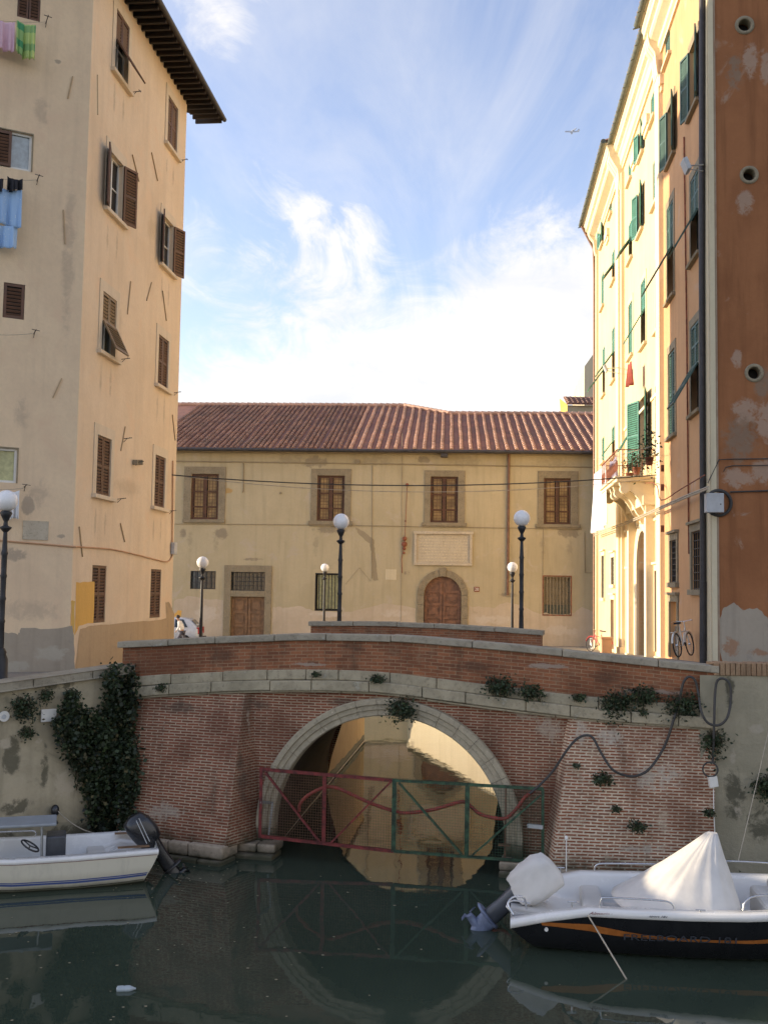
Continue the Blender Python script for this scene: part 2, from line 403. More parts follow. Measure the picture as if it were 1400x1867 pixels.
def thing(name, loc, label, cat, group=None, kind=None):
    o = bpy.data.objects.new(name, None); COL.objects.link(o); o.location = loc
    o.empty_display_size = .2
    ORG[o.name] = Vector(loc); return tag(o, label, cat, group, kind)
def solo(mb, name, mats, loc, label, cat, group=None, kind=None, **k):
    """a thing that is one mesh, its origin at its base"""
    o = mb.build(name, mats, **k); loc = Vector(loc)
    o.data.transform(Matrix.Translation(-loc)); o.location = loc
    return tag(o, label, cat, group, kind)
def struct(mb, name, mats, **k): return tag(mb.build(name, mats, **k), kind='structure')
def copy_tree(o, parent=None):
    c = o.copy(); COL.objects.link(c)
    if parent: c.parent = parent
    for ch in list(o.children): copy_tree(ch, c)
    return c
def smooth_path(pts, n=8):
    pts = [Vector(p) for p in pts]; out = []
    for i in range(len(pts) - 1):
        p0 = pts[max(i - 1, 0)]; p1 = pts[i]; p2 = pts[i + 1]; p3 = pts[min(i + 2, len(pts) - 1)]
        for k in range(n):
            t = k / n
            out.append(.5 * ((2 * p1) + (p2 - p0) * t + (2 * p0 - 5 * p1 + 4 * p2 - p3) * t * t + (3 * p1 - p0 - 3 * p2 + p3) * t ** 3))
    out.append(pts[-1]); return out
def sag(a, b, drop, n=16):
    a = Vector(a); b = Vector(b)
    return [a.lerp(b, k / n) - V(0, 0, drop * 4 * (k / n) * (1 - k / n)) for k in range(n + 1)]

class Fr:
    """a vertical wall plane: origin, direction along it, outward normal"""
    def __init__(s, O, d, nsign=None, toward=(0, 0)):
        s.O = Vector((O[0], O[1])); s.d = Vector(d).normalized()
        n = Vector((s.d.y, -s.d.x))
        if n.dot(Vector(toward) - s.O) < 0: n = -n
        s.n = n
        s.D = V(s.d.x, s.d.y, 0); s.Nv = V(n.x, n.y, 0)
    def W(s, a, z, n=0.0):
        p = s.O + s.d * a + s.n * n; return V(p.x, p.y, z)
    def px(s, x, y, n=0.0):
        r = ray(x, y); o = s.O + s.n * n
        t = (o.x * s.n.x + o.y * s.n.y) / (r.x * s.n.x + r.y * s.n.y)
        p = V(0, 0, CAMZ) + r * t
        return ((p.x - s.O.x) * s.d.x + (p.y - s.O.y) * s.d.y, p.z)
    def P(s, x, y, n=0.0):
        a, z = s.px(x, y, n); return s.W(a, z, n)
    def box(s, mb, a0, a1, z0, z1, n0, n1, mat=0):
        mb.obox(s.W(a0, z0, n0), s.D * (a1 - a0), s.Nv * (n1 - n0), V(0, 0, z1 - z0), mat)
    def q(s, mb, a0, a1, z0, z1, n=0, mat=0, uv=False):
        u = [(a0, z0), (a1, z0), (a1, z1), (a0, z1)]
        mb.face([s.W(a0, z0, n), s.W(a1, z0, n), s.W(a1, z1, n), s.W(a0, z1, n)], u if uv else None, mat)

def wall_holes(mb, F, a0, a1, z0, z1, holes, depth=.2, n=0.0, mat=0, reveal=0):
    """a wall face with rectangular, arched or round openings and their reveals"""
    xs = sorted(set([a0, a1] + [h[k] for h in holes for k in (0, 1)])); zs = sorted(set([z0, z1] + [h[k] for h in holes for k in (2, 3)]))
    xs = [x for x in xs if a0 <= x <= a1]; zs = [z for z in zs if z0 <= z <= z1]
    for i in range(len(xs) - 1):
        run = None
        for j in range(len(zs) - 1):
            cx = (xs[i] + xs[i + 1]) / 2; cz = (zs[j] + zs[j + 1]) / 2
            ins = any(h[0] < cx < h[1] and h[2] < cz < h[3] for h in holes)
            if not ins: F.q(mb, xs[i], xs[i + 1], zs[j], zs[j + 1], n, mat)
    for h in holes:
        A, B, C, D = h[:4]; kind = h[4] if len(h) > 4 else None
        if kind is None:
            out = [(A, C), (B, C), (B, D), (A, D)]
        else:
            cx = (A + B) / 2; r = (B - A) / 2
            if kind == 'arch':
                arc = [(cx - r * math.cos(math.pi * k / 16), D - r + r * math.sin(math.pi * k / 16)) for k in range(17)]
                out = [(A, C)] + [(B, C)] + arc[::-1]
                for k in range(16):
                    (p, q), (u, v) = arc[k], arc[k + 1]
                    mb.face([F.W(p, q, n), F.W(u, v, n), F.W(u, D, n), F.W(p, D, n)], mat=mat)
            else:
                cz = (C + D) / 2
                out = [(cx + r * math.cos(2 * math.pi * k / 24), cz + r * math.sin(2 * math.pi * k / 24)) for k in range(24)]
                for k in range(24):
                    (p, q), (u, v) = out[k], out[(k + 1) % 24]
                    e = D if (q + v) / 2 > cz else C
                    mb.face([F.W(p, q, n), F.W(u, v, n), F.W(u, e, n), F.W(p, e, n)], mat=mat)
        m = len(out)
        for k in range(m):
            (p, q), (u, v) = out[k], out[(k + 1) % m]
            mb.face([F.W(p, q, n), F.W(u, v, n), F.W(u, v, n - depth), F.W(p, q, n - depth)], mat=reveal or mat)

def leaf(mb, P, a, b, c, w, h, step=.085, t=.045):
    """a louvred shutter leaf: corner P, unit width a, unit height b, unit thickness c"""
    P = Vector(P); st = min(.07, w * .16)
    mb.obox(P, a * st, b * h, c * t); mb.obox(P + a * (w - st), a * st, b * h, c * t)
    mb.obox(P + a * st, a * (w - 2 * st), b * st, c * t); mb.obox(P + a * st + b * (h - st), a * (w - 2 * st), b * st, c * t)
    if h > 1.2: mb.obox(P + a * st + b * (h * .5 - st / 2), a * (w - 2 * st), b * st, c * t)
    n = max(3, int((h - 2 * st) / step)); dz = (h - 2 * st) / n
    for k in range(n):
        mb.obox(P + a * st + b * (st + k * dz) + c * (t * .15), a * (w - 2 * st), b * (dz * .55) + c * (t * .55), c * .012 - b * .012)
    mb.face([P + a * st + b * st + c * .004, P + a * (w - st) + b * st + c * .004, P + a * (w - st) + b * (h - st) + c * .004, P + a * st + b * (h - st) + c * .004], mat=1)

def window(bld, F, h, kind='closed', sh='brown_shutter', pane='glass', frame='white_frame', sur=None, sill=None, depth=.16, bars=(1, 2), name='window', shd=None, label=None, ang=25, sidew=.10, topw=.12):
    A, B, C, D = h[:4]; w = B - A; H = D - C
    shm = [sh, shd or 'dark_void']
    mb = MB(); F.q(mb, A, B, C, D, -depth)
    win = mb.build(name, pane, bld)
    if label: win['label'] = label
    if frame:
        mb = MB(); t = .06
        F.box(mb, A, A + t, C, D, -depth + .005, -depth + .05); F.box(mb, B - t, B, C, D, -depth + .005, -depth + .05)
        F.box(mb, A + t, B - t, C, C + t, -depth + .005, -depth + .05); F.box(mb, A + t, B - t, D - t, D, -depth + .005, -depth + .05)
        for k in range(1, bars[0] + 1): x = A + w * k / (bars[0] + 1); F.box(mb, x - .04, x + .04, C + t, D - t, -depth + .005, -depth + .045)
        for k in range(1, bars[1] + 1): z = C + H * k / (bars[1] + 1); F.box(mb, A + t, B - t, z - .015, z + .015, -depth + .007, -depth + .04)
        mb.build('window_frame', frame, win)
    Z = V(0, 0, 1)
    if kind == 'closed':
        for i in (0, 1):
            mb = MB(); leaf(mb, F.W(A + i * w / 2 + .01, C + .01, -.06), F.D, Z, F.Nv, w / 2 - .02, H - .02); mb.build('shutter', shm, win)
    elif kind == 'single':
        mb = MB(); leaf(mb, F.W(A + .01, C + .01, -.05), F.D, Z, F.Nv, w - .02, H - .02); mb.build('shutter', shm, win)
    elif kind in ('open', 'flat', 'half'):
        th = R({'open': 100, 'flat': 166, 'half': 140}[kind])
        for i in (0, 1):
            if kind == 'half': th_ = R(163) if i == 0 else R(158)
            else: th_ = th
            mb = MB(); x = A if i == 0 else B; sg = 1 if i == 0 else -1
            a = F.D * (sg * math.cos(th_)) + F.Nv * math.sin(th_); c = F.D * (-sg * math.sin(th_)) + F.Nv * (math.cos(th_))
            leaf(mb, F.W(x, C + .01, .03), a, Z, -c, w / 2 - .01, H - .02); mb.build('shutter', shm, win)
    elif kind == 'awning':      # closed shutters whose lower halves are propped outwards
        hz = C + H * .52
        for i in (0, 1):
            mb = MB(); leaf(mb, F.W(A + i * w / 2 + .01, hz, -.04), F.D, Z, F.Nv, w / 2 - .02, D - hz - .01); mb.build('shutter', shm, win)
        fl = R(ang); b = -Z * math.cos(fl) + F.Nv * math.sin(fl); c = Z * math.sin(fl) + F.Nv * math.cos(fl)
        mb = MB(); leaf(mb, F.W(A + .02, hz - .02, .02), F.D, b, c, w - .04, hz - C); mb.build('shutter_flap', shm, win)
    if sur:
        mb = MB(); pr = .025
        F.box(mb, A - sidew, A, C, D, 0.002, pr); F.box(mb, B, B + sidew, C, D, 0.002, pr); F.box(mb, A - sidew, B + sidew, D, D + topw, 0.002, pr)
        mb.build('surround', sur, win)
    if sill:
        mb = MB(); F.box(mb, A - sidew - .04, B + sidew + .04, C - .11, C, -depth, .13); mb.build('sill', sill, win, bevel=.012)
    return win

def ragged(mb, F, pts, n=.004, amp=.08, mat=0, seed=0, sub=5):
    """an irregular patch of other plaster on a wall, a few mm proud"""
    rnd = random.Random(seed); out = []
    for i in range(len(pts)):
        a = pts[i]; b = pts[(i + 1) % len(pts)]
        for k in range(sub):
            t = k / sub
            out.append((a[0] + (b[0] - a[0]) * t + (rnd.random() - .5) * amp, a[1] + (b[1] - a[1]) * t + (rnd.random() - .5) * amp))
    mb.face([F.W(x, z, n) for x, z in out], mat=mat)

# ------------------------------------------------------------------ plan of the place
BR = Fr((.15, 20.7), (1, -.22))                 # bridge front
Rr, SPR = 2.3, .50                              # arch radius, springing height
CAN = Vector((.0944, .9955))                    # direction of the canal
def lerp(a, b, t): return a + (b - a) * t
def sstep(t): t = max(0, min(1, t)); return t
def gz_left(y): return lerp(3.05, 2.15, sstep((y - 27) / 24))
def gz_right(y): return lerp(3.42, 2.2, sstep((y - 28) / 27))

# water: one sheet far larger than the canal
m, nt_, b_ = newmat('water'); g = G(nt_); p_ = g.pos((1, 1, 1))
b_.inputs['Base Color'].default_value = (.03, .04, .03, 1); b_.inputs['Roughness'].default_value = .02; b_.inputs['IOR'].default_value = 1.33
b_.inputs['Specular IOR Level'].default_value = .5
h_ = g.m('ADD', g.m('MULTIPLY', g.noise(g.pos((1, .5, 1)), .9, 3, .5), 1.0), g.m('MULTIPLY', g.noise(g.pos((1, .7, 1)), 5.0, 3, .5), .08))
g.bump(h_, .085, .10, b_)
g.L.new(g.mix(g.ramp(g.noise(g.pos(), .35, 4), .3, .7), (.034, .048, .033, 1), (.046, .062, .043, 1)), b_.inputs['Base Color'])
M['water'] = m
mb = MB(); mb.face([(-80, -30, 0), (80, -30, 0), (80, 60, 0), (-80, 60, 0)])
struct(mb, 'water', 'water')
mb = MB(); mb.face([(-900, -900, -.6), (900, -900, -.6), (900, 900, -.6), (-900, 900, -.6)]); struct(mb, 'canal_bed', 'algae')

# canal edges (top of the quays)
def xl(y): return -2.08 + .0948 * (y - 20.6)
def xr(y): return 2.62 + .0948 * (y - 20.6) + (.25 * sstep((y - 30) / 11))
# ground sheets
mb = MB()
ys = [21.9 + k * .8 for k in range(20)] + [36.6]
ys = sorted(y for y in ys if y <= 36.6)
for a, b in zip(ys, ys[1:]):
    def xe(y): return xl(y) - .02 if y > 22.6 else xl(22.6) - .02
    mb.face([(-70, a, gz_left(a)), (xe(a) if a > 22 else -5.3, a, gz_left(a)), (xe(b) if b > 22 else -5.3, b, gz_left(b)), (-70, b, gz_left(b))])
mb.face([(-70, -10, 3.05), (-14.5, 14.2, 3.05), (-7.6, 20.2, 3.05), (-5.6, 21.9, 3.05), (-70, 21.9, 3.05)])
struct(mb, 'quay_street', 'paving')
mb = MB()
ys = [19.6 + k * 1.0 for k in range(22)] + [41.0]
for a, b in zip(ys, ys[1:]):
    f = lambda y: xr(y) + .02 if y > 21 else 5.9
    mb.face([(f(a), a, gz_right(a)), (90, a, gz_right(a)), (90, b, gz_right(b)), (f(b), b, gz_right(b))])
XR41 = xr(41)
mb.face([(XR41, 41, gz_right(41)), (90, 41, gz_right(41)), (90, 50, gz_right(50)), (1.3, 50, gz_right(50))])
mb.face([(1.3, 50, gz_right(50)), (90, 50, gz_right(50)), (90, 51, gz_right(51)), (1.3, 51, gz_right(51))])
struct(mb, 'street', 'paving')
mb = MB()
mb.face([(-900, 51, 2.2), (1.3, 51, 2.2), (90, 51, 2.24), (900, 51, 2.2), (900, 900, 2.15), (-900, 900, 2.15)])
struct(mb, 'square', 'paving')

# retaining walls of the canal, each a thing
def canal_wall(pts, tops, mat, label, cap='coping', th=.35, bottom=-.6, name='canal_wall', capw=.45, capt=.12, prot=.04, seglen=1.1):
    c = pts[0]
    t = thing(name, (c[0], c[1], 0), label, 'canal wall')
    w = MB(); k = MB(); al = MB()
    rnd = random.Random(len(label))
    for (p, q), (zp, zq) in zip(zip(pts, pts[1:]), zip(tops, tops[1:])):
        F = Fr(p, (q[0] - p[0], q[1] - p[1]), toward=WATERSIDE)
        Ln = (Vector(q) - Vector(p)).length
        w.face([F.W(0, bottom), F.W(Ln, bottom), F.W(Ln, zq - .01), F.W(0, zp - .01)])
        w.face([F.W(0, zp - .01), F.W(Ln, zq - .01), F.W(Ln, zq - .01, -th), F.W(0, zp - .01, -th)])
        n = max(1, int(Ln / seglen))
        for i in range(n):
            a, b = i * Ln / n, (i + 1) * Ln / n - .012
            za, zb = lerp(zp, zq, a / Ln), lerp(zp, zq, b / Ln); j = rnd.uniform(-.012, .012)
            lo = [F.W(a, za, prot + j), F.W(b, zb, prot + j), F.W(b, zb, prot - capw), F.W(a, za, prot - capw)]
            k.prism(lo, (0, 0, capt + j * .5))
    w.build('wall', mat, t); k.build('coping', cap, t, bevel=.02)
    return t
WATERSIDE = (1.0, 30)
LW = [(-2.10, 21.9), (xl(36.6), 36.6)]
canal_wall(LW, [3.05, gz_left(36.6) - .08], 'canal_wall', 'ochre canal wall seen through the left of the arch, with a dark tide line')
WATERSIDE = (-5, 45)
canal_wall([(xl(36.6), 36.6), (-60, 36.6)], [gz_left(36.6) - .08] * 2, 'canal_wall', 'wall of the side canal behind the tall pinkish house')
canal_wall([(-60, 51), (1.3, 51)], [2.1, 2.1], 'canal_wall_pale', 'pale far canal wall below the long tiled building')
WATERSIDE = (0, 38)
canal_wall([(1.3, 51), (XR41, 41), (xr(36), 36), (xr(20.4), 20.4)], [2.15, gz_right(41) - .06, gz_right(36) - .06, 3.25], 'canal_wall_pale', 'cream sunlit canal wall on the right seen through the arch')
# thin pipe and tide line along the left wall
F = Fr(LW[0], (LW[1][0] - LW[0][0], LW[1][1] - LW[0][1]), toward=(1, 30))
mb = MB(); ragged(mb, F, [(0, -.3), (14.7, -.3), (14.7, .24), (0, .26)], .004, .05, sub=30)
tl = bpy.data.objects['canal_wall']
o = mb.build('tide_line', 'algae', tl)
mb = MB(); mb.tube([F.W(-1.2, .05, .05), F.W(5, .03, .04), F.W(14.7, .05, .04)], .02, 5)
solo(mb, 'rope', 'cable_light', F.W(0, 0, .05), 'pale rope lying along the waterline of the ochre canal wall', 'rope')

# ------------------------------------------------------------------ the bridge
br = thing('brick_bridge', BR.W(0, 0, -3), 'humpbacked red brick canal bridge with one round stone arch', 'bridge')
S0, S1 = BR.px(225, 1172)[0], BR.px(1308, 1215)[0]
def curve(pts):
    q = sorted(BR.px(x, y) for x, y in pts)
    def f(s):
        if s <= q[0][0]: return q[0][1] + (s - q[0][0]) * (q[1][1] - q[0][1]) / (q[1][0] - q[0][0])
        for (a, za), (b, zb) in zip(q, q[1:]):
            if s <= b: return lerp(za, zb, (s - a) / (b - a))
        (a, za), (b, zb) = q[-2:]; return zb + (s - b) * (zb - za) / (b - a)
    def smooth(s): return sum(f(s + d) for d in (-.5, -.25, 0, .25, .5)) / 5
    return smooth
captop = curve([(225, 1169), (300, 1166), (400, 1161), (560, 1155), (715, 1157), (850, 1168), (985, 1180), (1150, 1198), (1310, 1214)])
strtop = curve([(225, 1236), (320, 1228), (450, 1222), (580, 1220), (700, 1224), (900, 1250), (1100, 1273), (1308, 1288)])
strbot = lambda s: strtop(s) - .40
Wd = 7.3                                       # bridge width, along the canal
NS = 60
ss = [S0 + (S1 - S0) * k / NS for k in range(NS + 1)]
def back(p, dist):
    return Vector(p) + V(CAN.x, CAN.y, 0) * dist
# parapet brick
mb = MB()
for a, b in zip(ss, ss[1:]):
    za, zb = captop(a) - .13, captop(b) - .13
    mb.face([BR.W(a, strtop(a) - .02), BR.W(b, strtop(b) - .02), BR.W(b, zb), BR.W(a, za)], [(a, strtop(a) - captop(a)), (b, strtop(b) - captop(b)), (b, -.13), (a, -.13)])
    mb.face([BR.W(a, za - .6, -.34), BR.W(b, zb - .6, -.34), BR.W(b, zb, -.34), BR.W(a, za, -.34)], [(a, 0), (b, 0), (b, .6), (a, .6)])
for s_ in (S0, S1):
    z = captop(s_) - .13
    mb.face([BR.W(s_, z - .8), BR.W(s_, z), BR.W(s_, z, -.34), BR.W(s_, z - .8, -.34)], [(0, 0), (0, .8), (.34, .8), (.34, 0)])
mb.build('parapet', 'brick_parapet', br)
def stones(name, f_top, h, prot, depth, joints, mat, seed=1, bev=.018, ext=(0, 0), F=BR, jit=.008, off=0):
    """a course of dressed stones following a curve"""
    rnd = random.Random(seed); mb = MB()
    for a, b in zip(joints, joints[1:]):
        b2 = b - .012; n = max(1, int((b2 - a) / .3)); j = rnd.uniform(-jit, jit); jn = rnd.uniform(-jit, jit)
        xs = [a + (b2 - a) * k / n for k in range(n + 1)]
        rows = []
        for x in xs:
            zt = f_top(x) + j; zb_ = zt - h
            rows.append([F.W(x, zb_, prot + jn + off), F.W(x, zt, prot + jn + off), F.W(x, zt, -depth + off), F.W(x, zb_, -depth + off)])
        mb.grid(rows, 0, False, True)
        mb.face(rows[0]); mb.face(rows[-1][::-1])
    return mb.build(name, mat, br, bevel=bev, fix=True)
def joints(a, b, avg, seed):
    rnd = random.Random(seed); out = [a]
    while out[-1] < b - avg * 1.3: out.append(out[-1] + avg * rnd.uniform(.7, 1.3))
    return out + [b]
mid = BR.px(714, 1160)[0]
stones('coping', captop, .13, .07, .42, joints(S0 - .1, mid, 1.35, 4) + joints(mid, S1 + .03, 1.5, 5)[1:], 'coping')
stones('string_course', strtop, .20, .06, .25, joints(S0, S1 - .02, .95, 6), 'string', 2)
stones('string_course', lambda s: strtop(s) - .20, .20, .16, .25, joints(S0 + .1, S1 - .02, 1.15, 7), 'string', 3)
stones('string_course', lambda s: strtop(s) - .402, .045, .10, .25, joints(S0 + .1, S1 - .02, 2.2, 8), 'string', 3)
# arch wall
ROUT = Rr + .30
mb = MB()
xs = sorted(set([S0 + (S1 - S0) * k / 80 for k in range(81)] + [ROUT * math.cos(math.pi * k / 40) for k in range(41)]))
def archz(s, r): return SPR + math.sqrt(max(r * r - s * s, 0)) if abs(s) < r else None
for a, b in zip(xs, xs[1:]):
    lo = []
    for x in (a, b):
        z = archz(x, ROUT - .04); lo.append(z if z is not None and abs((a + b) / 2) < ROUT - .04 else -.5)
    za, zb = strbot(a), strbot(b)
    mb.face([BR.W(a, lo[0]), BR.W(b, lo[1]), BR.W(b, zb), BR.W(a, za)], [(a, lo[0]), (b, lo[1]), (b, zb), (a, za)])
mb.build('spandrel_wall', 'brick', br)
# moulded arch ring
prof = [(Rr, -.25), (Rr, .05), (Rr + .02, .07), (Rr + .12, .07), (Rr + .13, .10), (Rr + .22, .11), (Rr + .235, .145), (Rr + .33, .15), (Rr + .345, .13), (Rr + .35, -.02)]
mb = MB(); NR = 19
for k in range(NR):
    a0 = math.pi * k / NR + .0015; a1 = math.pi * (k + 1) / NR - .0015; j = random.uniform(-.004, .004)
    rows = []
    for i in range(5):
        t = lerp(a0, a1, i / 4); rows.append([BR.W(r * math.cos(t), SPR + r * math.sin(t), n + j) for r, n in prof])
    mb.grid(rows, 0, False, True); mb.face(rows[0]); mb.face(rows[-1][::-1])
for sg in (-1, 1):     # jambs below the springing
    for z0_, z1_ in ((-.4, .12), (.13, SPR - .01)):
        mb.prism([BR.W(sg * r, z0_, n) for r, n in prof], (0, 0, z1_ - z0_))
mb.build('arch_ring', 'archstone', br, fix=True)
# barrel and its side walls
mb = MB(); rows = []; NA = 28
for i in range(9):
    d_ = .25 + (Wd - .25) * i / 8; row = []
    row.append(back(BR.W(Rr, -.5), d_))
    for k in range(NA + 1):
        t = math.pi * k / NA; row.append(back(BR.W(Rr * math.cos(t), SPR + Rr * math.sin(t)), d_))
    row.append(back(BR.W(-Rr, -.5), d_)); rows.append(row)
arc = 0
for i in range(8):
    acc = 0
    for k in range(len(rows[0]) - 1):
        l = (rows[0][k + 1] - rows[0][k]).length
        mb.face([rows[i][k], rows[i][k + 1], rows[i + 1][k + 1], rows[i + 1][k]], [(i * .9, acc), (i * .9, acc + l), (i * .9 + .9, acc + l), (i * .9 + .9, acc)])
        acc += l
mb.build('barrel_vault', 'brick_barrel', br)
# battered buttresses: left and right of the arch
def buttress(top, bot, side, mat, name='buttress'):
    """faces run between a top line on the wall and a projecting foot; top/bot are lists of world points"""
    mb = MB(); acc = 0; n = 14
    for i in range(len(bot) - 1):
        l = (bot[i + 1] - bot[i]).length
        for k in range(n):
            t0, t1 = k / n, (k + 1) / n
            q = [bot[i].lerp(top[i], t0), bot[i + 1].lerp(top[i + 1], t0), bot[i + 1].lerp(top[i + 1], t1), bot[i].lerp(top[i], t1)]
            mb.face(q, [(acc, q[0].z), (acc + l, q[1].z), (acc + l, q[2].z), (acc, q[3].z)])
        acc += l
    return mb.build(name, mat, br)
ztop = lambda s: strbot(s) + .02
# left
bl_ = [V(-5.25, 21.25, .34), V(-2.93, 20.30, .30), BR.W(BR.px(478, 1535)[0], .30, .0)]
sL0, sL1, sL2 = S0 + .12, BR.px(448, 1290)[0], BR.px(456, 1290)[0]
tl_ = [BR.W(sL0, ztop(sL0), .02), BR.W(sL1, ztop(sL1), .05), BR.W(sL2, ztop(sL2), 0)]
buttress(tl_, bl_, -1, 'brick')
# right
br_ = [BR.W(BR.px(986, 1560)[0], .24, 0), V(3.13, 19.30, .24), V(6.02, 19.13, .24)]
sR0, sR1, sR2 = BR.px(1036, 1310)[0], BR.px(1042, 1310)[0], S1 - .05
tr_ = [BR.W(sR0, ztop(sR0), 0), BR.W(sR1, ztop(sR1), .05), BR.W(sR2, ztop(sR2), .04)]
buttress(tr_, br_, 1, 'brick_right')
# plinths of big stone blocks at the waterline
def plinth(pts, ztop_, prot, seed):
    rnd = random.Random(seed); mb = MB()
    for z1_, z0_, pr in ((ztop_, .10, prot), (.09, -.5, prot + .09)):
        for p, q in zip(pts, pts[1:]):
            d = (q - p); Ln = V(d.x, d.y, 0).length; u = V(d.x, d.y, 0).normalized(); nn = V(u.y, -u.x, 0)
            if nn.y > 0 and abs(nn.y) > .3: nn = -nn
            x = -prot if z0_ < 0 else -.02
            while x < Ln - .02:
                l = min(rnd.uniform(.45, .95), Ln + (.06) - x)
                if Ln - x - l < .25: l = Ln + .03 - x
                j = rnd.uniform(-.03, .03)
                P = V(p.x, p.y, z0_) + u * x + nn * (pr + j)
                mb.obox(P, u * (l - .015), -nn * .6, V(0, 0, z1_ - z0_ + rnd.uniform(-.03, .01)))
                x += l
    return mb.build('plinth', 'plinth', br, bevel=.035)
plinth([bl_[0], bl_[1]], .36, .10, 3)
plinth([BR.W(-3.05, 0, .45), BR.W(-2.15, 0, .45)], .28, .02, 4)
plinth([BR.W(2.25, 0, .42), BR.W(3.0, 0, .42)], .26, .02, 5)
plinth([br_[1], br_[2]], .28, .07, 6)
# deck
mb = MB()
for a, b in zip(ss, ss[1:]):
    za, zb = strtop(a) + .06, strtop(b) + .06
    mb.face([BR.W(a, za, -.3), BR.W(b, zb, -.3), back(BR.W(b, zb - .0), Wd), back(BR.W(a, za), Wd)])
mb.build('deck', 'paving', br)
# far side: wall, parapet and coping
FO = back(BR.W(0, 0), Wd - .35)
FB = Fr((FO.x, FO.y), (1, -.27))
fa, fb = FB.px(567, 1133)[0], FB.px(986, 1150)[0]
fq = sorted(FB.px(x, y) for x, y in [(567, 1133), (640, 1133), (720, 1134), (800, 1137), (900, 1143), (986, 1150)])
def ftop(s):
    s = max(fq[0][0], min(fq[-1][0], s))
    for (a, za), (b, zb) in zip(fq, fq[1:]):
        if s <= b + 1e-6: return lerp(za, zb, (s - a) / (b - a))
mb = MB(); K = 24
for k in range(K):
    a, b = fa + (fb - fa) * k / K, fa + (fb - fa) * (k + 1) / K
    for n_ in (0, -.34): mb.face([FB.W(a, 2.6, n_), FB.W(b, 2.6, n_), FB.W(b, ftop(b) - .12, n_), FB.W(a, ftop(a) - .12, n_)], [(a, 2.6), (b, 2.6), (b, ftop(b)), (a, ftop(a))])
for a in (fa, fb): mb.face([FB.W(a, 2.6), FB.W(a, ftop(a) - .12), FB.W(a, ftop(a) - .12, -.34), FB.W(a, 2.6, -.34)], [(0, 0), (0, 1), (.3, 1), (.3, 0)])
mb.build('parapet', 'brick_parapet', br)
stones('coping', ftop, .12, .06, .42, joints(fa - .06, fb + .06, 1.3, 9), 'coping', 12, F=FB)
mb = MB()
for k in range(40):
    a, b = fa - 2 + (fb - fa + 4) * k / 40, fa - 2 + (fb - fa + 4) * (k + 1) / 40
    c_ = 0.0
    lo = [(SPR + math.sqrt(max(Rr * Rr - (x) ** 2, 0))) if abs(x) < Rr else -.5 for x in (a, b)]
    mb.face([FB.W(a, lo[0], -.36), FB.W(b, lo[1], -.36), FB.W(b, 3.1, -.36), FB.W(a, 3.1, -.36)], [(a, lo[0]), (b, lo[1]), (b, 3.1), (a, 3.1)])
mb.build('spandrel_wall', 'brick', br)

# quay walls either side of the bridge
QL = Fr((-5.35, 21.75), (-7.35 + 5.35, 20.0 - 21.75), toward=(0, 10))
t = thing('quay_wall', (-6.3, 21, 0), 'weathered grey quay wall with stone edge left of the bridge, half under ivy', 'quay wall')
zA = QL.px(225, 1214)[1]; zB = QL.px(0, 1246)[1]; LQ = (Vector((-5.35, 21.75)) - Vector((-7.35, 20))).length
slope = (zB - zA) / LQ
mb = MB(); E = 9.0
rows = []
for k in range(31):
    s_ = -.4 + (E + .4) * k / 30; zt = zA + slope * min(s_, 3.2) - .16
    rows.append([QL.W(s_, -.6, .12), QL.W(s_, .5, .10), QL.W(s_, 1.6, .05), QL.W(s_, zt, 0)])
mb.grid(rows, 0, False); mb.build('wall', 'quay_left', t)
mb = MB(); x = -.35; rnd = random.Random(3)
while x < E:
    l = rnd.uniform(.9, 1.5); za = zA + slope * min(x, 3.2); zb = zA + slope * min(x + l, 3.2)
    lo = [QL.W(x, za - .17, .07), QL.W(x + l - .012, zb - .17, .07), QL.W(x + l - .012, zb - .17, -.55), QL.W(x, za - .17, -.55)]
    mb.prism(lo, (0, 0, .17)); x += l
mb.build('coping', 'coping', t, bevel=.025)
mb = MB(); F = QL     # darker rough footing
ragged(mb, F, [(-.4, -.4), (4.5, -.4), (4.5, .62), (2.6, .70), (1.2, .62), (-.4, .8)], .125, .14, sub=8)
mb.build('footing', 'quay_concrete', t)
QR = Fr((6.0, 19.34), (1, .015), toward=(0, 0))
t = thing('quay_wall', (7, 19.4, 0), 'grey cement quay wall with brick edge right of the bridge', 'quay wall')
zR = QR.px(1350, 1232)[1]
mb = MB(); rows = []
for k in range(21):
    s_ = -.15 + 12 * k / 20; rows.append([QR.W(s_, -.6, .05 + .03 * math.sin(k)), QR.W(s_, .9, .02), QR.W(s_, 2.2, .01 * math.sin(k * 2)), QR.W(s_, zR, 0)])
mb.grid(rows, 0, False); mb.build('wall', 'quay_concrete', t)
mb = MB(); zt = QR.px(1350, 1209)[1]; x = .12
while x < 9:
    j = rnd.uniform(-.008, .008); mb.obox(QR.W(x, zR, .03 + j), QR.D * .085, -QR.Nv * .5, V(0, 0, zt - zR + j)); x += .097
mb.build('brick_edge', 'brick_parapet', t, bevel=.01)
mb = MB(); mb.face([QR.W(.1, zt - .02, -.02), QR.W(14, zt - .02, -.02), QR.W(14, gz_right(21), -3), QR.W(.1, gz_right(21), -3)]); mb.build('footway', 'paving', t)

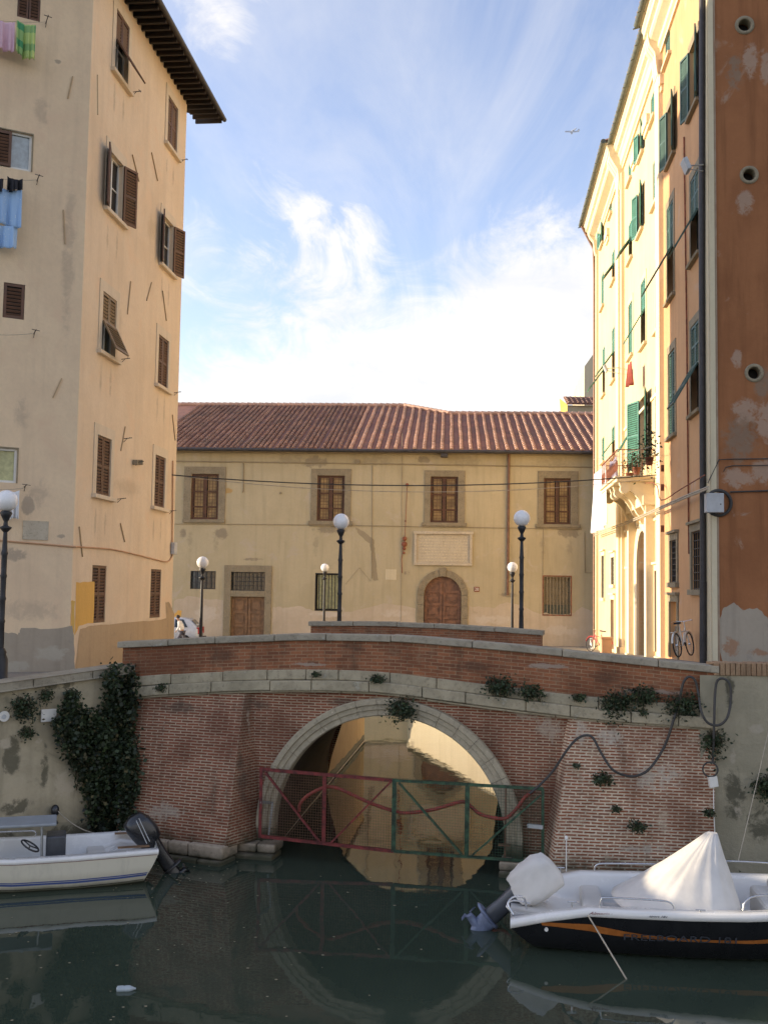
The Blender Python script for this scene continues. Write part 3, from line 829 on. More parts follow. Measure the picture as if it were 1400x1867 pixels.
q_ = lambda x, y, rx, rz: (QR.P(x, y), rx / 97, rz / 97)
peel('quay_concrete', [q_(1340, 1450, 40, 90), q_(1385, 1500, 50, 60), q_(1330, 1260, 20, 60), (QL.W(1.0, .4), 1.2, .35), (QL.W(2.6, .5), .8, .3)], (.12, .11, .075), 3.0, .62)
peel('quay_concrete', [q_(1335, 1375, 12, 40), q_(1380, 1330, 30, 20), q_(1345, 1480, 16, 20)], (.46, .40, .30), 5.0, .66)
l_ = lambda x, y, rx, rz: (QL.P(x, y), rx / 90, rz / 90)
peel('quay_left', [l_(20, 1380, 30, 60), l_(110, 1250, 60, 16), l_(30, 1470, 50, 30), l_(80, 1400, 16, 80)], (.15, .135, .09), 3.0, .60)
peel('quay_left', [l_(10, 1355, 26, 24), l_(120, 1430, 50, 60), l_(70, 1350, 16, 14), l_(40, 1420, 14, 18)], (.55, .47, .34), 3.5, .66)

b2 = lambda x, y, rx, rz, n=.1: (BR.P(x, y, n), rx / 92, rz / 92)
peel('brick_right', [b2(1060, 1330, 26, 50), b2(1110, 1345, 60, 30, .3), b2(1200, 1420, 90, 60, .5), b2(1180, 1560, 110, 30, .9), b2(1030, 1480, 20, 80, .7), b2(1270, 1380, 24, 90, .3)], (.56, .49, .39), 7.0, .62, .7)
peel('brick', [b2(1000, 1330, 50, 50), b2(960, 1300, 60, 30), b2(452, 1330, 10, 70), b2(300, 1480, 80, 30, .7)], (.50, .42, .32), 7.0, .64, .6)
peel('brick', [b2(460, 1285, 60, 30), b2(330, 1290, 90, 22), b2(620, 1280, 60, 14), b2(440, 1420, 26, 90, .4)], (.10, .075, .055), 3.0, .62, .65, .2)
peel('brick_parapet', [b2(717, 1195, 9, 34), b2(245, 1205, 14, 30), b2(1000, 1215, 80, 8), b2(560, 1212, 60, 6), b2(1180, 1262, 90, 8)], (.40, .33, .26), 6.0, .58, .75)
peel('brick_parapet', [b2(400, 1195, 60, 20), b2(860, 1215, 60, 26), b2(1120, 1240, 60, 26), b2(640, 1180, 40, 14)], (.10, .06, .04), 3.0, .6, .6, .2)

# ------------------------------------------------------------------ tiled roofs
def tile_roof(mb, O, along, up, width, length, pitch=.40, tl=.42, r=.10, keep=None, seed=1, seg=5, cm=1, wig=.03):
    """rows of curved cover tiles climbing a roof plane; O = lower left corner"""
    rnd = random.Random(seed); along = Vector(along).normalized(); up = Vector(up).normalized(); nn = along.cross(up).normalized()
    if nn.z < 0: nn = -nn
    O = Vector(O); ncol = int(width / pitch)
    pt = pitch if not callable(pitch) else None
    x = pitch / 2
    while x < width:
        wx = rnd.uniform(-wig, wig); off = 0
        nrow = int(length / tl)
        for k in range(nrow):
            off = off * .8 + rnd.uniform(-.012, .012)
            if keep and not keep(x, (k + .5) * tl): continue
            c0 = O + along * (x + off + wx) + up * (k * tl - .03); c1 = c0 + up * (tl + .03)
            r0, r1 = r * rnd.uniform(.97, 1.08), r * .84; l0 = rnd.uniform(.025, .045)
            rows = []
            for c, rr, lf in ((c0, r0, l0), (c1, r1, .0)):
                rows.append([c + along * (rr * math.cos(math.pi * j / seg)) + nn * (rr * .95 * math.sin(math.pi * j / seg) + lf) for j in range(seg + 1)])
            mb.grid(rows, cm, True); mb.face(rows[0], mat=cm)
        x += pitch * rnd.uniform(.96, 1.04)

# ------------------------------------------------------------------ the tall pinkish house on the left
LF = Fr((-8.03, 27.0), (CAN.x, CAN.y), toward=(3, 30))
Lfar = LF.px(320, 900)[0]
LN = Fr((-8.03, 27.0), (-.887, -.46), toward=(0, 0))
ZB, ZE = 2.0, LF.px(343, 198)[1]
lb = thing('tall_house', (-8.03, 27.0, 2.9), 'tall pale orange plastered house with brown shutters and a deep wooden eave', 'house')
def hp(F, x0, x1, y0, y1, kind=None, w=None, n=0, h=None):
    xm = (x0 + x1) / 2
    a, zt = F.px(xm, y0, n); _, zb = F.px(xm, y1, n)
    if w is None:
        w = abs(F.px(x1, (y0 + y1) / 2)[0] - F.px(x0, (y0 + y1) / 2)[0])
    return (a - w / 2, a + w / 2, zb, zt, kind)
c1 = [('awning', (215, 234, 33, 152)), ('half', (199, 226, 288, 398)), ('awning', (189, 212, 540, 650)), ('closed', (179.5, 202, 797, 905)), ('closed', (172, 193, 1031, 1135))]
c2 = [('closed', (308, 323.5, 186, 278)), ('half', (296, 318, 402, 494)), ('closed', (291, 306.5, 616, 708)), ('closed', (284.5, 300.5, 832, 926)), ('closed', (278, 293, 1038, 1126))]
hs = []
for i, (k, b) in enumerate(c1 + c2):
    h = hp(LF, *b, w=1.08 if k != 'half' else 1.15); h = h[:4]; hs.append((k, h, i % 5))
mb = MB(); wall_holes(mb, LF, 0, Lfar, ZB, ZE + .21, [h[1] for h in hs], .18)
F = LF
mb.build('side_wall', 'left_side', lb)
for k, h, lv in hs:
    window(lb, LF, h, k, sh='brown_shutter_light' if lv == 2 and k == 'awning' else 'brown_shutter', pane='glass' if k in ('awning',) else 'dark_void', sur='pale_plaster' if lv < 4 else None, sill='pale_plaster' if lv < 4 else None,
           sidew=.24, topw=.30, frame='white_frame' if k in ('awning', 'half') else None, bars=(1, 1), ang=32 if lv == 0 else 26)
# front (canal) face
fh = [('closed', (36, 78, -70, 36)), ('white', (-45, 61, 236, 304)), ('single', (8, 47, 517, 581)), ('white', (-40, 33, 816, 879))]
hs2 = [(k, hp(LN, *b)[:4]) for k, b in fh]
mb = MB(); wall_holes(mb, LN, 0, 14, ZB, ZE + .21, [h for k, h in hs2], .2)
mb.build('front_wall', 'left_plaster', lb)
# the other two sides and a top closing the block
P0, P1 = LF.W(0, 0), LF.W(Lfar, 0); P3 = LN.W(14, 0); P2 = P1 + (P3 - P0)
mb = MB()
for a, b in ((P1, P2), (P2, P3)): mb.face([(a.x, a.y, ZB), (b.x, b.y, ZB), (b.x, b.y, ZE + .21), (a.x, a.y, ZE + .21)])
mb.build('back_wall', 'left_side', lb)
for i, (k, h) in enumerate(hs2):
    if k == 'white':
        w = window(lb, LN, h, None, pane='pale_glass' if i == 1 else 'curtain', frame='white_frame', sur='pietra', sidew=.03, topw=.03, bars=(1, 0), depth=.10)
        if i == 1:
            mb = MB(); mid_ = (h[0] + h[1]) / 2; leaf(mb, LN.W(mid_ - .20, h[2] + .03, -.02), LN.D, V(0, 0, 1), LN.Nv, h[1] - mid_ + .18, h[3] - h[2] - .06)
            mb.build('shutter', ['brown_shutter', 'dark_void'], w)
    else:
        window(lb, LN, h, 'single' if k == 'single' else 'closed', sh='brown_shutter', frame=None, depth=.12)
# rain streaks under the sills, damp above the pavement
peel('left_side', [(LF.W((h[0] + h[1]) / 2 + dx, h[2] - .75, 0), .16, .75) for k, h, lv in hs for dx in (-.45, .3)], (.52, .40, .27), 5.0, .62, .55, .2)
peel('left_side', [(LF.W(2.5, 3.9, 0), 2.6, .6), (LF.W(6.5, 3.9, 0), 2.6, .6), (LF.W(4, 8.2, 0), 2.2, .5), (LF.W(2.6, 12.6, 0), 1.2, 1.3), (LF.W(6, 16.6, 0), 2, .8)], (.60, .46, .30), 1.6, .62, .5, .2)
peel('left_plaster', [(LN.W(1.0, 4.6, 0), 1.6, .5), (LN.W(.4, 14, 0), .3, 4), (LN.W(1.4, 9.6, 0), .35, .9), (LN.W(1.2, 17.6, 0), .4, .9), (LN.W(.9, 7.6, 0), .5, .8)], (.54, .42, .30), 3.0, .64, .55, .2)
# patches of repair plaster, worn base bands
mb = MB()
pp = lambda F, L_: [F.px(x, y) for x, y in L_]
ragged(mb, LF, pp(LF, [(139, 1062), (173, 1060), (171, 1135), (145, 1140), (137, 1158)]), .004, .03, 0, 2)
ragged(mb, LN, pp(LN, [(137, 1095), (130, 1095), (131, 1146), (137, 1158)]), .004, .03, 0, 4)
mb.build('ochre_patch', 'ochre', lb)
mb = MB(); ragged(mb, LF, pp(LF, [(138, 1215), (146, 1147), (170, 1140), (240, 1135), (290, 1130), (303, 1128), (302, 1098), (309, 1098), (318, 1120), (316, 1240), (138, 1250)]), .007, .03, 0, 3)
mb.build('worn_band', 'tan_band', lb)
mb = MB(); ragged(mb, LN, pp(LN, [(-60, 1160), (5, 1152), (34, 1156), (40, 1146), (100, 1146), (133, 1142), (136, 1158), (137, 1240), (-60, 1260)]), .007, .04, 0, 3)
mb.build('worn_band', 'grey_plaster', lb)
peel('left_plaster', [(LN.P(52, 920), .28, .45), (LN.P(106, 112), .16, .12), (LN.P(112, 978), .2, .1), (LN.P(20, 1010), .7, .3)], (.50, .40, .29), 2.5, .55)
peel('grey_plaster', [(LN.P(95, 1190), .9, .4), (LN.P(30, 1215), .8, .3)], (.50, .45, .36), 2.5, .6)
# iron wall anchors (thin bars)
for F, x0, y0, x1, y1 in ((LF, 241, 282, 253, 331), (LF, 276, 278, 287, 330), (LF, 238, 513, 232, 573), (LF, 276, 515, 267, 548), (LF, 296, 530, 303, 585), (LF, 228, 778, 220, 822), (LF, 314, 756, 319, 803), (LF, 219, 954, 227, 988), (LN, 178, 137, 178.5, 210), (LN, 133, 140, 124, 180), (LN, 116, 383, 119, 445), (LN, 113, 690, 97, 725), (LF, 144, 960, 150, 1015)):
    mb = MB(); a = F.px(x0, y0); b = F.px(x1, y1); mb.bar(F.W(a[0], a[1], .02), F.W(b[0], b[1], .02), .028, .03); mb.build('wall_anchor', 'tan_band', lb)
# cable running round the corner, marble plaque
mb = MB()
ptsN = [LN.P(x, y, .03) for x, y in [(-40, 982), (30, 988), (80, 992), (137, 997)]]
ptsS = [LF.P(x, y, .03) for x, y in [(140, 997), (200, 1001), (240, 1009), (280, 1019), (306, 1024), (315, 1012)]]
mb.tube(smooth_path(ptsN + ptsS, 4), .022, 5); mb.tube([LF.P(316, 840, .04), LF.P(314.5, 1000, .04)], .025, 5)
mb.build('wall_cable', 'right_pink', lb)
# junction boxes
mb = MB(); a, z = LF.px(315, 1000); LF.box(mb, a - .25, a + .1, z - .2, z + .2, .02, .14); mb.build('junction_box', 'box_grey', lb, bevel=.01)
mb = MB(); a0, z0 = LN.px(88, 985); a1, z1 = LN.px(43, 949); LN.box(mb, a0, a1, z0, z1, .003, .03)
pq = mb.build('plaque', 'marble', lb); pq['label'] = 'small pale marble plaque with faint lettering'
# clothes-line brackets
def bracket(F, x, y, ln=.45):
    mb = MB(); a, z = F.px(x, y)
    mb.bar(F.W(a, z, 0), F.W(a, z + .03, ln), .018); mb.bar(F.W(a - .10, z + .02, ln * .85), F.W(a + .10, z + .04, ln * .85), .014); mb.bar(F.W(a, z - .1, 0), F.W(a, z, ln * .4), .012)
    return mb.build('clothes_bracket', 'dark_metal', lb)
for F, x, y in ((LN, 84, 43), (LN, 68, 330), (LN, 62, 609), (LN, 45, 888), (LF, 243, 168), (LF, 330, 292), (LF, 222, 655), (LF, 318, 716), (LF, 215, 910), (LF, 309, 932), (LF, 226, 800), (LF, 248, 843)): bracket(F, x, y, .25 if F is LF else .4)
for x in (243, 252): mb = MB(); a, z = LF.px(x, 843); mb.cbox(LF.W(a, z, .08), .14, .14, .14); mb.build('wall_lamp', 'pietra', lb)
# roof: hipped, with deep eaves on rafters
OV = .88
u1, n1_ = LF.D, LF.Nv; u2, n2_ = LN.D, LN.Nv
def corner(p, offs):
    q = Vector(p)
    for o in offs: q = q + o
    return q
def isect(p, d, q, e):
    den = d.x * e.y - d.y * e.x; t = ((q.x - p.x) * e.y - (q.y - p.y) * e.x) / den; return Vector((p.x + d.x * t, p.y + d.y * t, 0))
fn = V(CAN.x, CAN.y, 0)
E0 = isect(P0 + n1_ * OV, u1, P0 + n2_ * OV, u2)
E1 = isect(P1 + n1_ * OV, u1, P1 - n2_ * OV, u2)
E2 = isect(P3 - n1_ * OV, u1, P1 - n2_ * OV, u2); E3 = isect(P3 - n1_ * OV, u1, P0 + n2_ * OV, u2)
zo = ZE + .12
RID = [(E0 + E1) / 2 + (P3 - P0).normalized() * 5.3, (E2 + E3) / 2 - (P3 - P0).normalized() * 5.3]
mb = MB(); zt = zo + .16; zr = zo + 2.9
e = [V(p.x, p.y, zt) for p in (E0, E1, E2, E3)]; r_ = [V(p.x, p.y, zr) for p in RID]
mb.face([e[0], e[1], r_[0]]); mb.face([e[1], e[2], r_[1], r_[0]]); mb.face([e[2], e[3], r_[1]]); mb.face([e[3], e[0], r_[0], r_[1]])
rf = mb.build('roof', 'tiles', lb)
mb = MB(); mb.face([(p.x, p.y, zo + .10) for p in (E0, E1, E2, E3)]); 
for a, b in ((E0, E1), (E1, E2), (E2, E3), (E3, E0)):
    d = (b - a).normalized(); nn = V(d.y, -d.x, 0)
    mb.obox(V(a.x, a.y, zo + .09) , b - a, -nn * .03 if nn.dot(a - P2) > 0 else nn * .03, V(0, 0, .12))
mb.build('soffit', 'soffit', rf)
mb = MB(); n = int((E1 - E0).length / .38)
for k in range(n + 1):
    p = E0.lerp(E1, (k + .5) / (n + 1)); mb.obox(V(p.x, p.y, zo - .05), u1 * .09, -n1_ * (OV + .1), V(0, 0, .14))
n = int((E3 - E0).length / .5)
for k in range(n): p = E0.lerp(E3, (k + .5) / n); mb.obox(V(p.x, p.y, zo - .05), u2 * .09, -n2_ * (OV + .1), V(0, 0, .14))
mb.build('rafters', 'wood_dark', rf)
mb = MB()
for a, b, nn in ((E0, E1, n1_), (E0, E3, n2_)):
    mb.tube([V(a.x, a.y, zo + .12) + nn * .07, V(b.x, b.y, zo + .12) + nn * .07], .085, 8)
mb.build('gutter', 'pipe_dark', rf)

# ------------------------------------------------------------------ long building across the end
th_ = R(3.5)
CF = Fr((math.sin(th_) * 59 - 0, 59.0), (math.cos(th_), -math.sin(th_)), toward=(0, 0))
CX0, CX1 = CF.px(200, 900)[0], CF.px(1150, 900)[0]
CZE = CF.px(700, 824)[1]
cb = thing('long_building', CF.W(0, 2.2), 'long low cream plastered building with red tiled roof and stone framed windows', 'building')
upw = [((350, 400, 864, 947), (337, 413, 851, 953)), ((579, 629, 867, 950), (568, 641, 855, 957)), ((785, 835, 869, 953), (774, 848, 858, 959)), ((991, 1040, 872, 956), (980, 1054, 859, 962))]
H = [hp(CF, *a)[:4] for a, b in upw]
gh = {'small': hp(CF, 348, 394, 1041, 1074)[:4], 'transom': hp(CF, 422, 484, 1043, 1077)[:4], 'door': hp(CF, 421, 483, 1088, 1172)[:4], 'mid': hp(CF, 575, 624, 1045, 1114)[:4], 'right': hp(CF, 990, 1040, 1051, 1121)[:4], 'arch': hp(CF, 773, 841, 1051, 1166)[:4]}
GZ = 2.15
gh['door'] = gh['door'][:2] + (GZ - .02, gh['door'][3]); gh['arch'] = gh['arch'][:2] + (GZ - .02, gh['arch'][3], 'arch')
mb = MB(); wall_holes(mb, CF, CX0, CX1, 1.8, CZE, H + list(gh.values()), .3)
cw = mb.build('wall', 'centre_plaster', cb)
mb = MB()
for a, b in ((CX0, CX1),): 
    Bk = 24
    mb.face([CF.W(a, 1.8), CF.W(a, CZE), CF.W(a, CZE, -Bk), CF.W(a, 1.8, -Bk)]); mb.face([CF.W(b, 1.8), CF.W(b, CZE), CF.W(b, CZE, -Bk), CF.W(b, 1.8, -Bk)])
    mb.face([CF.W(a, 1.8, -Bk), CF.W(b, 1.8, -Bk), CF.W(b, CZE, -Bk), CF.W(a, CZE, -Bk)])
mb.build('back_wall', 'centre_plaster', cb)
Z = V(0, 0, 1)
def grate(F, h, nx, nz, n0, r=.016, par=None, mat='dark_metal', name='grille'):
    mb = MB(); A, B, C, D = h[:4]
    for k in range(nx + 1): x = lerp(A + .03, B - .03, k / nx); F.box(mb, x - r, x + r, C, D, n0 - r, n0 + r)
    for k in range(nz + 1): z = lerp(C + .03, D - .03, k / nz); F.box(mb, A, B, z - r, z + r, n0 + r, n0 + r + .012)
    return mb.build(name, mat, par)
for i, (a, b) in enumerate(upw):
    h = H[i]
    mb = MB(); A, B, C, D = h; F = CF; F.q(mb, A, B, C, D, -.22)
    win = mb.build('window', 'dark_void', cb)
    mb = MB(); mid_ = (A + B) / 2
    for x0, x1 in ((A + .07, mid_ - .05), (mid_ + .05, B - .07)):      # pale orange inner shutters behind small panes
        F.box(mb, x0 + .09, x1 - .09, C + .12, D - .12, -.215, -.17)
    mb.build('inner_shutter', 'amber_wood', win)
    mb = MB()
    for x0, x1 in ((A, A + .12), (mid_ - .09, mid_ + .09), (B - .12, B)): F.box(mb, x0, x1, C, D, -.17, -.10)
    for z0, z1 in ((C, C + .13), (D - .13, D), ((C + D) / 2 + .25, (C + D) / 2 + .33), ((C + D) / 2 - .62, (C + D) / 2 - .54)): F.box(mb, A + .12, B - .12, z0, z1, -.168, -.105)
    mb.build('window_frame', 'brown_shutter', win)
    grate(F, h, 9, 14, -.04, .010, win, 'brown_shutter')
    mb = MB(); o = hp(CF, *b)[:4]
    F.box(mb, o[0], A, C, o[3], .002, .06); F.box(mb, B, o[1], C, o[3], .002, .06); F.box(mb, A, B, D, o[3], .002, .06)
    mb.build('surround', 'pietra', win, bevel=.01)
    mb = MB(); ex = .12 if i else 0
    F.box(mb, o[0] - ex, o[1] + ex, o[2], C, -.2, .13); F.box(mb, o[0] - ex * .5, o[1] + ex * .5, o[2] - .08, o[2], -.05, .08) if i else None
    mb.build('sill', 'pietra', win, bevel=.01)
# ground-floor openings
def pane(h, n, mat, name, par=cb): mb = MB(); CF.q(mb, *h[:4], n); return mb.build(name, mat, par)
w = pane(gh['small'], -.2, 'glass', 'window'); grate(CF, gh['small'], 5, 3, -.03, .018, w)
w = pane(gh['transom'], -.25, 'glass', 'transom_window'); grate(CF, gh['transom'], 8, 4, -.03, .016, w)
w = pane(gh['mid'], -.25, 'dark_void', 'window'); w['label'] = 'ground floor window with upright iron bars over an ochre board'
mb = MB(); A, B, C, D = gh['mid']; CF.box(mb, A + .12, B - .12, C + .12, D - .1, -.24, -.2); mb.build('board', 'curtain', w)
grate(CF, gh['mid'], 8, 1, -.05, .022, w)
w = pane(gh['right'], -.28, 'pietra', 'window'); grate(CF, gh['right'], 8, 1, -.03, .022, w, 'pietra')
mb = MB(); A, B, C, D = gh['right']; CF.box(mb, A, B, C, C + .55, -.25, -.12); mb.build('window_box', 'pipe_green', w)
mb = MB()
for x0, x1 in ((A - .05, A), (B, B + .05)): CF.box(mb, x0, x1, C - .05, D + .05, .002, .03)
CF.box(mb, A, B, D, D + .05, .002, .03); CF.box(mb, A, B, C - .05, C, .002, .03); mb.build('window_frame', 'rust', w)
def panel_door(h, mat, name, rows=3, arch=False):
    A, B, C, D = h[:4]; mid_ = (A + B) / 2
    mb = MB()
    if not arch: CF.box(mb, A, B, C, D, -.26, -.2)
    else:
        r = (B - A) / 2; poly = [(A, C), (B, C)] + [(mid_ + r * math.cos(math.pi * k / 16), D - r + r * math.sin(math.pi * k / 16)) for k in range(17)]
        mb.face([CF.W(x, z, -.2) for x, z in poly])
    d = mb.build(name, mat, cb)
    for x0, x1 in ((A + .05, mid_ - .03), (mid_ + .03, B - .05)):
        mb = MB(); s = .12
        CF.box(mb, x0, x0 + s, C, D if not arch else D - r * .95, -.198, -.14); CF.box(mb, x1 - s, x1, C, D if not arch else D - r * .3, -.198, -.14)
        n_ = rows
        for k in range(n_ + 1):
            z = lerp(C + .1, (D if not arch else D - r * .72) - .1, k / n_); CF.box(mb, x0 + s, x1 - s, z - .07, z + .07, -.197, -.145)
            if k < n_:
                z2 = lerp(C + .1, (D if not arch else D - r * .72) - .1, (k + 1) / n_); CF.box(mb, x0 + s + .1, x1 - s - .1, z + .16, z2 - .16, -.197, -.165)
        mb.build('door_leaf', mat, d)
    return d
dd = panel_door(gh['door'], 'door_wood', 'door', 3)
mb = MB(); A, B, C, D = gh['door']; o = hp(CF, 410, 496.5, 1031, 1160)[:4]; tr = gh['transom']
CF.box(mb, o[0], A - .001, GZ, o[3], .002, .09); CF.box(mb, B + .001, o[1], GZ, o[3], .002, .09); CF.box(mb, A, B, D, tr[2], -.1, .087); CF.box(mb, A, B, tr[3], o[3], -.1, .087)
mb.build('stone_surround', 'pietra', dd, bevel=.012)
da = panel_door(gh['arch'], 'door_red', 'arched_door', 4, True)
A, B, C, D = gh['arch'][:4]; r = (B - A) / 2; cx = (A + B) / 2; ro = r + .38
mb = MB(); na = 11
for k in range(na):
    a0 = math.pi * k / na + .006; a1 = math.pi * (k + 1) / na - .006; rr = ro + (.12 if k == na // 2 else 0); pj = .14 if k == na // 2 else .08
    rows = []
    for i in range(4):
        t_ = lerp(a0, a1, i / 3); rows.append([CF.W(cx + q * math.cos(t_), D - r + q * math.sin(t_), n_) for q, n_ in ((r, -.15), (r, pj), (rr, pj), (rr, .0))])
    mb.grid(rows, 0, False); mb.face(rows[0]); mb.face(rows[-1])
for s_ in (-1, 1):
    a0, a1 = sorted((cx + s_ * r, cx + s_ * ro)); z = GZ
    while z < D - r - .1: hh = min(.75, D - r - z); CF.box(mb, a0, a1, z, z + hh - .012, -.15, .08); z += hh
mb.build('stone_surround', 'pietra', da, bevel=.01)
# marble tablet with a moulded frame and worn lettering
h = hp(CF, 755, 861, 969, 1031)[:4]; A, B, C, D = h
mb = MB(); s_ = .16
CF.box(mb, A, A + s_, C, D, .002, .12); CF.box(mb, B - s_, B, C, D, .002, .12); CF.box(mb, A + s_, B - s_, C, C + s_, .002, .12); CF.box(mb, A - .05, B + .05, D - s_, D, .001, .15)
CF.box(mb, A + s_, B - s_, C + s_, D - s_, .002, .03)
tb = mb.build('marble_tablet', 'marble', cb, bevel=.02)
mb = MB(); rnd = random.Random(5)
for k in range(9):
    z = D - .35 - k * .165; x = A + .3
    while x < B - .3:
        l = rnd.uniform(.05, .16); CF.box(mb, x, min(x + l, B - .3), z, z + .05, .0302, .033); x += l + rnd.uniform(.03, .07)
mb.build('worn_lettering', 'right_cream', tb)
# lower worn band, bare patches
mb = MB(); cpx = lambda L_: [CF.px(x, y) for x, y in L_]
ragged(mb, CF, cpx([(497, 1130), (497, 1106), (520, 1108), (548, 1104), (575, 1115), (640, 1116), (700, 1100), (758, 1108), (758, 1190), (497, 1190)]), .004, .10, 0, 1)
ragged(mb, CF, cpx([(853, 1105), (900, 1108), (925, 1096), (985, 1118), (1035, 1122), (1060, 1108), (1095, 1122), (1095, 1200), (853, 1190)]), .004, .12, 0, 2)
ragged(mb, CF, cpx([(318, 1096), (345, 1086), (408, 1096), (408, 1190), (318, 1190)]), .004, .12, 0, 9)
mb.build('worn_band', 'centre_low', cb)
mb = MB()
ragged(mb, CF, cpx([(648, 962), (665, 970), (682, 984), (683, 1000), (686, 1030), (690, 1058), (680, 1058), (677, 1010), (674, 992), (655, 975)]), .004, .05, 0, 5)
mb.build('repair_strip', 'centre_bare', cb)
sp = lambda x, y, rx, rz: (CF.P(x, y), rx * 59 / 1900, rz * 59 / 1900)
peel('centre_plaster', [sp(575, 842, 48, 22), sp(402, 973, 26, 22), sp(600, 966, 60, 14), sp(770, 838, 30, 12), sp(1035, 972, 44, 18), sp(334, 972, 14, 20), sp(742, 1044, 14, 10), sp(392, 1150, 22, 24), sp(925, 1085, 30, 8), sp(460, 1020, 40, 6)], (.33, .28, .195), 2.0, .60)
peel('centre_plaster', [sp(415, 895, 16, 8), sp(327, 1122, 10, 10)], (.55, .36, .14), 2.0, .5)
peel('centre_low', [sp(600, 1120, 70, 10), sp(720, 1118, 50, 14), sp(380, 1120, 50, 30), sp(900, 1130, 90, 16), sp(1020, 1150, 60, 20)], (.66, .58, .47), 2.4, .62)
mb = MB(); ragged(mb, CF, cpx([(318, 1118), (326, 1112), (332, 1114), (330, 1126), (318, 1130)]), .008, .06, 0, 15); mb.build('ochre_patch', 'ochre', cb)
peel('centre_plaster', [(CF.W((h[0] + h[1]) / 2 + dx, h[2] - 1.3, 0), .35, 1.3) for h in H for dx in (-.8, .7)] + [(CF.W(a, CZE - .5, 0), 2.0, .7) for a in range(-9, 14, 5)], (.34, .29, .20), 3.0, .66, .5, .2)
# pipes, string lines, wires
mb = MB()
for (x0, y0, x1, y1, r) in ((927.5, 828, 925, 1085, .075),): mb.tube([CF.P(x0, y0, .12), CF.P(x1, y1, .12)], r, 8)
mb.build('downpipe', 'pipe_brown', cb)
mb = MB()
for P_, r in (([(318, 841), (560, 844), (700, 846), (1082, 852)], .035), ([(318, 955), (560, 957), (700, 959), (1060, 965)], .018), ([(679, 848), (678, 1055)], .02), ([(444, 843), (444, 895), (442, 898)], .03), ([(733, 790), (733, 850), (731, 1132)], .012), ([(1065, 970), (1066, 1044), (1086, 1044)], .02), ([(676, 1060), (655, 1035), (630, 1065)], .01), ([(990, 962), (989, 1050)], .012)):
    mb.tube([CF.P(x, y, .035) for x, y in P_], r, 5)
mb.build('wall_wire', 'centre_bare', cb)
mb = MB()
mb.tube([CF.P(742, 888, .08), CF.P(738, 985, .08)], .018, 5); 
for y, r in ((884, .10), (950, .05), (982, .13), (992, .16), (1000, .10), (1008, .07)): mb.ball(CF.P(742 - (y - 884) * .045, y, .12), r, 8, 6)
mb.tube([CF.P(738, 985, .12), CF.P(732, 1020, .10), CF.P(733, 1045, .06)], .02, 5)
mb.build('hanging_chain', 'rust', cb)
mb = MB(); a, z = CF.px(810, 832); CF.box(mb, a - .2, a + .2, z - .12, z + .14, .25, .65); mb.bar(CF.W(a, z + .15, 0), CF.W(a, z + .1, .4), .06); mb.build('floodlight', 'pipe_dark', cb, bevel=.03)
mb = MB(); a, z = CF.px(652, 842); CF.box(mb, a - .14, a + .14, z - .12, z + .12, .01, .12); a, z = CF.px(512, 899)
mb.lathe(CF.W(a, z, .02), [(.07, 0), (.07, .05)], 10, axis=CF.Nv); a, z = CF.px(702, 898); mb.build('wall_box', 'pietra', cb)
# red house number tile
h = hp(CF, 864, 873.5, 1070, 1079)[:4]; mb = MB(); CF.box(mb, h[0], h[1], h[2], h[3], .002, .03)
nt2 = mb.build('number_tile', 'rust', cb); nt2['label'] = 'small red tile with a pale 28'
def text(body, size, P, xdir, nrm, mat, par, name='lettering', ext=.004, shear=0, sx=1.0):
    cu = bpy.data.curves.new(name, 'FONT'); cu.body = body; cu.size = size; cu.extrude = ext; cu.align_x = 'CENTER'; cu.align_y = 'CENTER'; cu.shear = shear
    o = bpy.data.objects.new('tmp_text', cu); COL.objects.link(o)
    me = bpy.data.meshes.new_from_object(o.evaluated_get(bpy.context.evaluated_depsgraph_get())); COL.objects.unlink(o); bpy.data.objects.remove(o)
    x = Vector(xdir).normalized(); n = Vector(nrm).normalized(); y = n.cross(x)
    Mx = Matrix((x * sx, y, n)).transposed().to_4x4(); Mx.translation = Vector(P)
    me.transform(Matrix.Translation(-ORG.get(par.name, V(0, 0, 0))) @ Mx)
    me.materials.clear(); me.materials.append(M[mat]); ob = bpy.data.objects.new(name, me); COL.objects.link(ob); ob.parent = par; return ob
text('28', .24, CF.W((h[0] + h[1]) / 2, (h[2] + h[3]) / 2, .033), CF.D, CF.Nv, 'white_frame', nt2, 'house_number')
# little faint sign
h = hp(CF, 703, 723, 1038, 1057)[:4]; mb = MB(); CF.box(mb, *h, .002, .02); mb.build('sign_plate', 'right_cream', cb)
# roof of the long building
pit = R(20); up_ = V(0, 0, 1) * math.sin(pit) - CF.Nv * math.cos(pit)
def ridge_len(y_): # length up the slope where the ridge is seen at pixel row y_
    z_ = lambda L_: CF.W(0, CZE, 0) + up_ * L_
    lo, hi = 1, 40
    for _ in range(40):
        m_ = (lo + hi) / 2; p = z_(m_); py = 933.5 - FPX * ((CM.inverted() @ p).y / -(CM.inverted() @ p).z)
        if py > y_: lo = m_
        else: hi = m_
    return lo
R1, R2 = ridge_len(745), ridge_len(759)
eo = .55
E_ = lambda a, L_: CF.W(a, CZE + .05, eo) + up_ * L_
def colx(px, L_):
    lo, hi = CX0, CX1 + 5
    for _ in range(40):
        m_ = (lo + hi) / 2; p = CM.inverted() @ E_(m_, L_); x = 700 + FPX * p.x / -p.z
        if x < px: lo = m_
        else: hi = m_
    return lo
xa, xb = colx(737, R1), colx(818, R2)
mb = MB(); dn = V(0, 0, -.12)
mb.face([E_(CX0 - .5, 0), E_(CX1, 0), E_(CX1, R2), E_(xb, R2), E_(xa, R1), E_(CX0 - .5, R1)])
bk = lambda a, L_: E_(a, L_) - CF.Nv * 11 - V(0, 0, 4)
